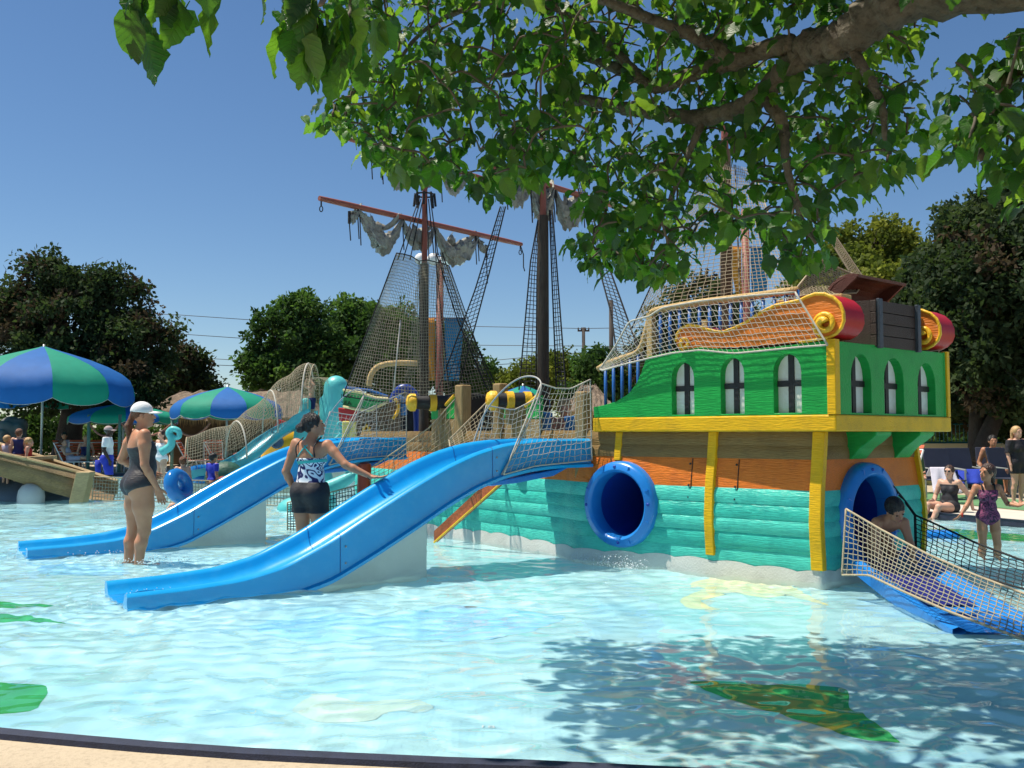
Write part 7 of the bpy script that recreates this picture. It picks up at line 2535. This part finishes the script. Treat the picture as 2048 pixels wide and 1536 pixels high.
b_.cone((lp.x - 0.14, lp.y, -0.12), 0.075, (lp.x, lp.y, 0.10), 0.058, 0.02)
b_.cone((lp.x, lp.y, 0.10), 0.058, (lp.x + 0.14, lp.y, -0.16), 0.045, 0.02)
tag(blob_obj(b_, 'bent_knee', SK_LIGHT), 'bent knee of a lying swimmer rising from the water', 'person')
lp = V(*oc(622, 846, 0.15))
simple('child in dark trunks standing in the mouth of the octopus slide', (lp.x, lp.y, lp.z - 0.02), (-0.6, -0.8), 0.56, dict(elL=(-0.28, 0.1, 1.45), wrL=(-0.14, 0.15, 1.62), hdL=(0.4, 0, 0.7), elR=(0.28, 0.1, 1.45), wrR=(0.14, 0.15, 1.62), hdR=(-0.4, 0, 0.7)), SK_LIGHT, H_BROWN, 'short', ('trunks', M_NAVYC), 'tl', trunks, head_s=1.25)
lp = hull_at(1124, -0.75)
JC = dict(SIT, elR=(0.2, 0.14, 0.28), wrR=(0.16, 0.34, 0.10), elL=(-0.2, 0.14, 0.28), wrL=(-0.16, 0.34, 0.10), knL=(-0.11, 0.30, 0.34), knR=(0.11, 0.30, 0.34), anL=(-0.1, 0.38, 0.02), anR=(0.1, 0.38, 0.02), toL=(-0.1, 0.52, 0.0), toR=(0.1, 0.52, 0.0), chest=(0, 0.04, 0.42), neck=(0, 0.09, 0.56), head=(0, 0.15, 0.69), shL=(-0.16, 0.06, 0.53), shR=(0.16, 0.06, 0.53))
simple('small child crouching on the ship deck behind the castle slide net', (lp.x, lp.y, DECKZ + 0.05), (0.2, -1), 0.86, JC, SK_LIGHT, H_BLOND, 'short', ('trunks', M_NAVYC), 'tl', sit_low, h=0.014, head_s=1.15)
lp = hull_at(955, 0.1)
JL = dict(SIT, chest=(0, 0.02, 0.40), head=(0, 0.10, 0.68))
simple('child in pink bending at the top of the castle slide', (lp.x - 0.2, lp.y + 0.2, 0.62), (-0.9, -0.4), 0.62, JC, SK_LIGHT, H_BROWN, 'short', ('top', mat('pink cloth', (0.60, 0.25, 0.22), 0.8)), 't', lambda X, Y, Z: band(Z, 0.0, 0.6), h=0.014, head_s=1.15)
lp = at_d(2036, 980, 15.9)
simple('blond person in black clothes standing at the deck edge under the oak', (lp.x, lp.y, GZ), (0.3, -1), 0.80, {}, SK_LIGHT, H_BLOND, 'long', ('dress', M_BLKSUIT), 'tla', lambda X, Y, Z: mx(band(Z, 0.68, 1.40), np.where(np.abs(X) > 0.2, 1.12 - Z, -1.0)), grow=0.03, h=0.016, female=True)
lp = at_d(1986, 920, 18.7)
simple('person sitting in the deep shade against the leaning trunk', (lp.x, lp.y, GZ + 0.38), (-0.2, -1), 0.95, SIT, SK_MID, H_BLACK, 'short', ('shorts', M_BLKSUIT), 'tl', sit_low)
lp = at_d(1868, 920, 19.2)
simple('blond sunbather resting on a chair behind the lilac towel', (lp.x, lp.y, GZ + 0.18), (-1, -0.5), 0.9, REC, SK_LIGHT, H_BLOND, 'short', ('swimwear', M_GREYC), 't', lambda X, Y, Z: band(Z, 0.0, 0.5))
lp = at_d(1882, 920, 19.6)
simple('sunbather with white headband beside the blond one', (lp.x, lp.y, GZ + 0.20), (-1, -0.4), 0.9, REC, SK_MID, H_DKBR, 'short', ('swimwear', M_WSHIRT), 't', lambda X, Y, Z: band(Z, 0.0, 0.5))
# ------------------------------------------------------------------ the mulberry tree overhanging from the deck
M_MBARK = mat('mottled grey bark', (0.13, 0.115, 0.09), 0.9, 0.4, 6, 1.0, 30, spec=0.2, dirt=(0.032, 0.026, 0.02), dscale=22, damount=0.97)
M_TWIG = mat('twig bark', (0.10, 0.085, 0.06), 0.85, 0.3, 10)
def mulberry_leaf_mat(name, col, tcol):
    m = mat(name, col, 0.45, 0.25, 3.0, spec=0.35, trans=0.42, tcol=tcol)
    nt = m.node_tree
    N, L = nt.nodes, nt.links
    def math_(op, a, b=None, c=None):
        n = N.new('ShaderNodeMath')
        n.operation = op
        for i, q in enumerate((a, b, c)):
            if q is None:
                continue
            if isinstance(q, (int, float)):
                n.inputs[i].default_value = q
            else:
                L.new(q, n.inputs[i])
        return n.outputs[0]
    uv = N.new('ShaderNodeUVMap')
    sp = N.new('ShaderNodeSeparateXYZ')
    L.new(uv.outputs[0], sp.inputs[0])
    ax = math_('ABSOLUTE', math_('SUBTRACT', sp.outputs[0], 0.5))
    ph = math_('MULTIPLY', math_('SUBTRACT', sp.outputs[1], math_('MULTIPLY', ax, 0.85)), 24.0)
    side = math_('POWER', math_('ABSOLUTE', math_('COSINE', ph)), 14.0)
    mid = math_('LESS_THAN', ax, 0.012)
    vein = math_('MAXIMUM', math_('MULTIPLY', side, 0.8), mid)
    b = N['Principled BSDF']
    src = b.inputs['Base Color'].links[0].from_socket
    mxn = N.new('ShaderNodeMix')
    mxn.data_type = 'RGBA'
    L.new(math_('MULTIPLY', vein, 0.5), mxn.inputs['Factor'])
    L.new(src, mxn.inputs['A'])
    mxn.inputs['B'].default_value = (col[0] * 2.2, col[1] * 1.7, col[2] * 2.0, 1)
    L.new(mxn.outputs['Result'], b.inputs['Base Color'])
    bp = N.new('ShaderNodeBump')
    bp.inputs['Strength'].default_value = 0.5
    bp.inputs['Distance'].default_value = 0.004
    L.new(math_('MULTIPLY', vein, -1.0), bp.inputs['Height'])
    L.new(bp.outputs[0], b.inputs['Normal'])
    for n in N:
        if n.type == 'BSDF_TRANSLUCENT':
            m2 = N.new('ShaderNodeMix')
            m2.data_type = 'RGBA'
            L.new(math_('MULTIPLY', vein, 0.55), m2.inputs['Factor'])
            m2.inputs['A'].default_value = (*tcol, 1)
            m2.inputs['B'].default_value = (tcol[0] * 0.4, tcol[1] * 0.45, tcol[2] * 0.4, 1)
            L.new(m2.outputs['Result'], n.inputs[0])
    return m
ML = [mulberry_leaf_mat('mulberry leaf deep', (0.022, 0.060, 0.017), (0.10, 0.30, 0.018)), mulberry_leaf_mat('mulberry leaf mid', (0.034, 0.088, 0.021), (0.19, 0.44, 0.024)), mulberry_leaf_mat('mulberry leaf fresh', (0.058, 0.120, 0.026), (0.32, 0.56, 0.035))]
tree = thing('mulberry_tree', (3.7, 2.2, GZ), 'leafy mulberry tree with mottled limbs overhanging the pool from the deck', 'tree')
nodes = []
def limb(pts, r0, r1, name='limb', n=10, wob=0.0):
    q = catmull([V(p) for p in pts], 12)
    k = len(q)
    rr = [r0 + (r1 - r0) * i / (k - 1) for i in range(k)]
    rr = [r * (1 + 0.08 * math.sin(i * 1.7) + 0.05 * math.sin(i * 3.1)) for i, r in enumerate(rr)]
    nodes.extend(q[::2])
    mb = MB().tube(q, rr, n + 6)
    from mathutils import noise
    nn = n + 6
    out = []
    for i, v in enumerate(mb.v):
        c = q[min(i // nn, k - 1)]
        v = V(v)
        r = rr[min(i // nn, k - 1)]
        f_ = noise.noise(v * 9.0) * 0.22 + noise.noise(v * 24.0) * 0.14 + noise.noise(v * 3.5) * 0.20
        out.append(tuple(c + (v - c) * (1 + f_)))
    mb.v = out
    return mb.build(name, M_MBARK, tree, smooth=True)
pxd = lambda l: [at_d(x, y, d) for x, y, d in l]
limb([(3.7, 2.2, 0.0), (3.66, 2.25, 0.9), (3.55, 2.4, 1.8), (3.2, 2.75, 2.55)], 0.24, 0.19, 'trunk', 14)
limb([(3.2, 2.75, 2.55), (2.65, 3.25, 2.95), tuple(at_d(1850, -12, 4.0)), tuple(at_d(1691, 77, 4.3)), tuple(at_d(1600, 100, 4.5))], 0.15, 0.074, 'limb', 12)
limb(pxd([(1600, 100, 4.5), (1563, 92, 4.55), (1461, 123, 4.75), (1380, 150, 4.95), (1328, 172, 5.05), (1290, 165, 5.1), (1246, 118, 5.2), (1190, 70, 5.35), (1140, 20, 5.5)]), 0.056, 0.022)
limb(pxd([(1620, 98, 4.45), (1563, 148, 4.6), (1502, 205, 4.75), (1410, 235, 4.95), (1307, 225, 5.2), (1230, 213, 5.4), (1154, 200, 5.55), (1090, 235, 5.7), (1026, 276, 5.8), (960, 300, 5.9)]), 0.066, 0.012)
limb(pxd([(1290, 165, 5.1), (1240, 140, 5.3), (1150, 112, 5.5), (1060, 140, 5.7), (1000, 152, 5.8), (900, 170, 6.0)]), 0.034, 0.012)
limb(pxd([(1461, 123, 4.75), (1430, 95, 4.7), (1360, 60, 4.6), (1280, 30, 4.5), (1180, -10, 4.3)]), 0.045, 0.02)
limb(pxd([(1530, 190, 4.7), (1565, 250, 4.65), (1572, 330, 4.6), (1600, 430, 4.7)]), 0.040, 0.012)
limb(pxd([(1410, 235, 4.95), (1380, 300, 5.0), (1340, 400, 5.1), (1300, 500, 5.2)]), 0.022, 0.007)
limb(pxd([(1691, 77, 4.3), (1760, 200, 4.2), (1770, 300, 4.3)]), 0.03, 0.01)
limb(pxd([(1140, 20, 5.5), (1000, 0, 5.6), (850, 60, 5.8), (760, 180, 5.9)]), 0.028, 0.008)
limb(pxd([(1850, -12, 4.0), (1700, -150, 4.2), (1450, -260, 4.5), (1200, -300, 4.7), (900, -260, 4.6)]), 0.09, 0.03)
limb([(3.2, 2.75, 2.55), (2.9, 2.9, 3.4), (2.2, 3.5, 3.9), (1.2, 4.1, 4.2), (0.2, 4.6, 4.3)], 0.12, 0.04)
limb([(3.2, 2.75, 2.55), (2.9, 3.3, 2.75), tuple(at_d(2080, 120, 3.8)), tuple(at_d(1990, 210, 3.8)), tuple(at_d(1960, 320, 3.7))], 0.07, 0.012)
limb(pxd([(1180, -40, 4.3), (900, -80, 3.4), (700, -60, 2.6), (640, 10, 2.4)]), 0.018, 0.007)
limb(pxd([(700, -60, 2.6), (520, -70, 2.45), (380, -20, 2.4)]), 0.012, 0.005)
# canopy outline in the photo -> shoots at their own distances
CAN = [(560, -40), (585, 70), (640, 120), (700, 190), (662, 225), (668, 270), (720, 290), (765, 335), (830, 372), (870, 350), (905, 372), (960, 400), (1010, 382), (1050, 372), (1085, 330), (1120, 322), (1165, 350), (1180, 405), (1215, 450), (1195, 500), (1160, 525), (1230, 545), (1270, 540), (1300, 585), (1345, 565), (1385, 500), (1420, 465), (1480, 480), (1545, 470), (1570, 540), (1610, 555), (1640, 510), (1640, 440), (1690, 380), (1755, 385), (1800, 345), (1822, 270), (1840, 205), (1830, 100), (1990, -60), (1990, -200), (560, -200)]
CAN2 = [(1905, 150), (2000, 60), (2200, 60), (2200, 450), (2040, 420), (1960, 350), (1900, 330), (1890, 250)]
def inside(p, poly):
    x, y = p
    c = False
    n = len(poly)
    for i in range(n):
        x0, y0 = poly[i]
        x1, y1 = poly[(i + 1) % n]
        if (y0 > y) != (y1 > y) and x < (x1 - x0) * (y - y0) / (y1 - y0) + x0:
            c = not c
    return c
rt_ = random.Random(77)
shoots = []                                             # (position, leaf size)
def sample(poly, n, dfun, size):
    xs_ = [p[0] for p in poly]
    ys_ = [p[1] for p in poly]
    k = 0
    while k < n:
        p = (rt_.uniform(min(xs_), max(xs_)), rt_.uniform(min(ys_), max(ys_)))
        if inside(p, poly):
            shoots.append((at_d(p[0], p[1] - 22, dfun(p)), size(p)))
            k += 1
sample(CAN, 1020, lambda p: rt_.uniform(4.5, 6.3) if p[0] < 1500 else rt_.uniform(4.2, 5.8), lambda p: rt_.uniform(0.070, 0.125))
sample(CAN2, 80, lambda p: rt_.uniform(3.2, 4.0), lambda p: rt_.uniform(0.09, 0.13))
# lower boundary gets drooping shoots so that the outline is the tree's own
for i in range(4, 36):
    (x0, y0), (x1, y1) = CAN[i], CAN[i + 1]
    for k in range(3):
        u = rt_.random()
        shoots.append((at_d(x0 + (x1 - x0) * u, y0 + (y1 - y0) * u - 34, rt_.uniform(4.7, 5.8)), rt_.uniform(0.09, 0.13)))
for x, y in ((1165, 512), (1180, 540), (1205, 520), (1290, 560), (1330, 560), (1590, 530), (1600, 450), (1620, 480), (1560, 480), (1240, 470), (1260, 500), (1300, 440), (1340, 480)):
    shoots.append((at_d(x, y - 20, rt_.uniform(4.9, 5.4)), 0.115))
# crown above the frame (it shades the near water)
k = 0
while k < 520:
    p = V(rt_.uniform(-1.5, 4.6), rt_.uniform(2.6, 6.0), rt_.uniform(2.9, 4.6))
    row = HOR - (p.z - CZ) / p.y * FPX
    if row < -60 and (p.x - 1.6) ** 2 / 9.0 + (p.y - 4.2) ** 2 / 3.0 < 1.0:
        shoots.append((p, rt_.uniform(0.11, 0.16)))
        k += 1
for k in range(90):  # unseen shoots added sunward to shade the near hanging leaves
    shoots.append((V(rt_.uniform(-1.9, -0.2), rt_.uniform(2.1, 3.1), rt_.uniform(3.1, 4.3)), rt_.uniform(0.10, 0.15)))
# near shoots at the top edge
for x, y, d, s_ in ((300, -20, 2.5, 0.145), (345, -15, 2.6, 0.14), (385, -30, 2.5, 0.145), (275, -15, 2.55, 0.13)):
    shoots.append((at_d(x, y, d), s_))
for x, y, d, s_ in ((600, 20, 2.6, 0.15), (640, 60, 2.6, 0.15), (690, 40, 2.65, 0.14), (620, -10, 2.6, 0.145), (700, 10, 2.7, 0.135), (580, 0, 2.65, 0.135), (655, 95, 2.6, 0.15)):
    shoots.append((at_d(x, y, d), s_))
# shoots hang from twigs that grow to the nearest wood
nd = np.array([tuple(p) for p in nodes])
order = sorted(range(len(shoots)), key=lambda i: float(np.min(np.linalg.norm(nd - np.array(shoots[i][0]), axis=1))))
pts_all = list(nd)
arr = np.array(pts_all)
tw = MB()
for i in order:
    p = V(shoots[i][0])
    dist = np.linalg.norm(arr - np.array(p), axis=1)
    j = int(np.argmin(dist))
    q = V(*arr[j])
    L_ = (p - q).length
    m_ = q.lerp(p, 0.5) + V(rt_.gauss(0, 0.05), rt_.gauss(0, 0.05), 0.05 + 0.08 * L_) * min(1, L_ * 2)
    tw.tube(catmull([q, m_, p], 3), [0.0075 + 0.004 * min(L_, 1)] + [0.006] * 5 + [0.004], 5, caps=False)
    mid = q.lerp(m_, 0.9)
    arr = np.concatenate([arr, np.array([tuple(p), tuple(m_)])])
o = tw.build('twigs', M_TWIG, tree, recalc=False, smooth=True)
o['kind'] = 'stuff'
# leaf template: ovate, toothed, folded along the midrib, drooping tip
def leaf_template(seed):
    r_ = np.random.default_rng(seed)
    ts = [0.0, 0.06, 0.16, 0.28, 0.40, 0.52, 0.64, 0.76, 0.87, 0.94, 1.0]
    wd = [0.02, 0.17, 0.285, 0.335, 0.34, 0.315, 0.265, 0.19, 0.105, 0.045, 0.0]
    v, f = [], []
    curl = 0.02 + 0.42 * r_.random()
    tw_ = r_.normal() * 0.35
    for i, (t_, w) in enumerate(zip(ts, wd)):
        z0 = -curl * t_ * t_
        a = tw_ * t_
        back = -0.06 if i == 1 else 0.0
        tooth = 0.022 * (1 if i % 2 else -1) if 1 < i < 10 else 0
        fold = (0.05 + 0.4 * r_.random()) * w
        for sx in (-1, 0, 1):
            x = sx * (w + (tooth if sx else 0)) * (1 + 0.08 * r_.normal() * (sx != 0))
            y = t_ + (back if sx else 0) + (-0.02 * abs(sx))
            z = z0 + (fold if sx else 0) + 0.02 * r_.normal() * (sx != 0)
            v.append((x * math.cos(a) - z * math.sin(a), y, x * math.sin(a) + z * math.cos(a)))
    for i in range(len(ts) - 1):
        f.append((i * 3, i * 3 + 1, i * 3 + 4, i * 3 + 3))
        f.append((i * 3 + 1, i * 3 + 2, i * 3 + 5, i * 3 + 4))
    # stalk
    o_ = len(v)
    v += [(-0.008, -0.22, 0.04), (0.008, -0.22, 0.04), (0.008, 0.0, 0.0), (-0.008, 0.0, 0.0)]
    f.append((o_, o_ + 1, o_ + 2, o_ + 3))
    return np.array(v), np.array(f)
TPL = [leaf_template(k) for k in range(8)]
leaves = []                                             # (size on picture, template, tone, 4x4)
for (p, s_) in shoots:
    p = V(p)
    n_ = rt_.randint(4, 8)
    ax = V(rt_.gauss(0, 1), rt_.gauss(0, 1), -0.35).normalized()
    tone = rt_.choices((0, 1, 2), (0.42, 0.38, 0.20))[0]
    for k in range(n_):
        b0 = p + ax * (0.035 * (k - n_ / 2)) + V(rt_.gauss(0, 0.03), rt_.gauss(0, 0.03), rt_.gauss(0, 0.02))
        a = rt_.uniform(0, 2 * math.pi)
        dn = rt_.uniform(0.15, 1.5) if p.y > 2.9 else rt_.uniform(1.2, 3.0)
        d_ = V(math.cos(a), math.sin(a), -dn).normalized()
        up_ = V(rt_.gauss(0, 0.35), rt_.gauss(0, 0.35), 1.0)
        x = d_.cross(up_).normalized()
        z = x.cross(d_)
        s = s_ * rt_.uniform(0.5, 1.2)
        st = b0 + d_ * (0.22 * s)
        M_ = Matrix(((x.x * s, d_.x * s, z.x * s, st.x), (x.y * s, d_.y * s, z.y * s, st.y), (x.z * s, d_.z * s, z.z * s, st.z), (0, 0, 0, 1)))
        c = st + d_ * (s * 0.5)
        col_, row = 1024 + FPX * c.x / max(c.y, 0.3), HOR - FPX * (c.z - CZ) / max(c.y, 0.3)
        vis = 1.0 if (-40 < col_ < 2090 and -40 < row < 700) else 0.0
        leaves.append((vis * s / max(c.y, 0.3) + 1e-6 * s, rt_.randrange(8), tone if rt_.random() < 0.7 else rt_.randrange(3), M_))
leaves.sort(key=lambda l: -l[0])
tmesh = {}
for k in range(8):
    for t_ in range(3):
        me = bpy.data.meshes.new('leaf')
        me.from_pydata(TPL[k][0].tolist(), [], TPL[k][1].tolist())
        me.materials.append(ML[t_])
        lay = me.uv_layers.new(name='UVMap')
        uvt = np.stack([TPL[k][0][:, 0] + 0.5, TPL[k][0][:, 1]], -1)
        lay.data.foreach_set('uv', uvt[TPL[k][1].ravel()].astype(np.float32).ravel())
        me.shade_smooth()
        tmesh[(k, t_)] = me
org_ = parent_origin(tree)
for (sz, k, t_, M_) in leaves[:300]:
    o = bpy.data.objects.new('leaf', tmesh[(k, t_)])
    COL.objects.link(o)
    o.parent = tree
    o.matrix_local = Matrix.Translation(-org_) @ M_
vv, qq, mi, uu = [], [], [], []
cnt = 0
for (sz, k, t_, M_) in leaves[300:]:
    v, f = TPL[k]
    A = np.array(M_)
    vv.append(v @ A[:3, :3].T + A[:3, 3])
    uu.append(np.stack([v[:, 0] + 0.5, v[:, 1]], -1))
    qq.append(f + cnt)
    mi.append(np.full(len(f), t_))
    cnt += len(v)
o = raw_mesh('foliage', np.concatenate(vv), np.concatenate(qq), ML, tree, np.concatenate(mi), smooth=True, uv=np.concatenate(uu))
o['kind'] = 'stuff'
# ------------------------------------------------------------------ splashes: droplets and broken water
def splash(label, spots, seed, n, m):
    r_ = np.random.default_rng(seed)
    mb = MB()
    for k in range(n):
        c, rad, hgt = spots[r_.integers(len(spots))]
        a, rr_ = r_.random() * 6.28, rad * math.sqrt(r_.random())
        z = 0.012 + hgt * r_.random() ** 2.2
        p = V(c.x + rr_ * math.cos(a), c.y + rr_ * math.sin(a), z)
        s = 0.0025 + 0.0045 * r_.random() ** 2
        mb.add([p + V(s, 0, 0), p - V(s, 0, 0), p + V(0, s, 0), p - V(0, s, 0), p + V(0, 0, s * 1.3), p - V(0, 0, s)],
               [(0, 2, 4), (2, 1, 4), (1, 3, 4), (3, 0, 4), (2, 0, 5), (1, 2, 5), (3, 1, 5), (0, 3, 5)])
    o = mb.build('splash_drops', m, recalc=False, smooth=True)
    o['kind'] = 'stuff'
    o['label'] = label
    return o
M_DROP = mat('white water drops', (0.85, 0.88, 0.90), 0.2, 0.02)
hs = [(at_z(x, y, 0.0), 0.16, 0.10) for x, y in ((1165, 1122), (1190, 1126), (1215, 1130), (1240, 1134), (1265, 1138))]
splash('water drops splashing along the hull base under the side port', hs, 1, 420, M_DROP)
splash('water drops stirred up round the legs of the woman in the cap', [(w1, 0.30, 0.03), (w1 + V(0.35, -0.1, 0), 0.3, 0.02)], 2, 260, M_DROP)
splash('water drops at the foot of the castle slide', [(ORG1 + NX * 0.4 - UX * 0.15, 0.35, 0.03), (ORG1 + NX * 0.4 + UX * 0.2, 0.25, 0.02)], 3, 50, M_DROP)
splash('water drops at the foot of the foremast slide', [(ORG2 + NX * 0.4 - UX * 0.15, 0.35, 0.03), (ORG2 - NX * 0.1 + UX * 0.5, 0.3, 0.02)], 4, 70, M_DROP)
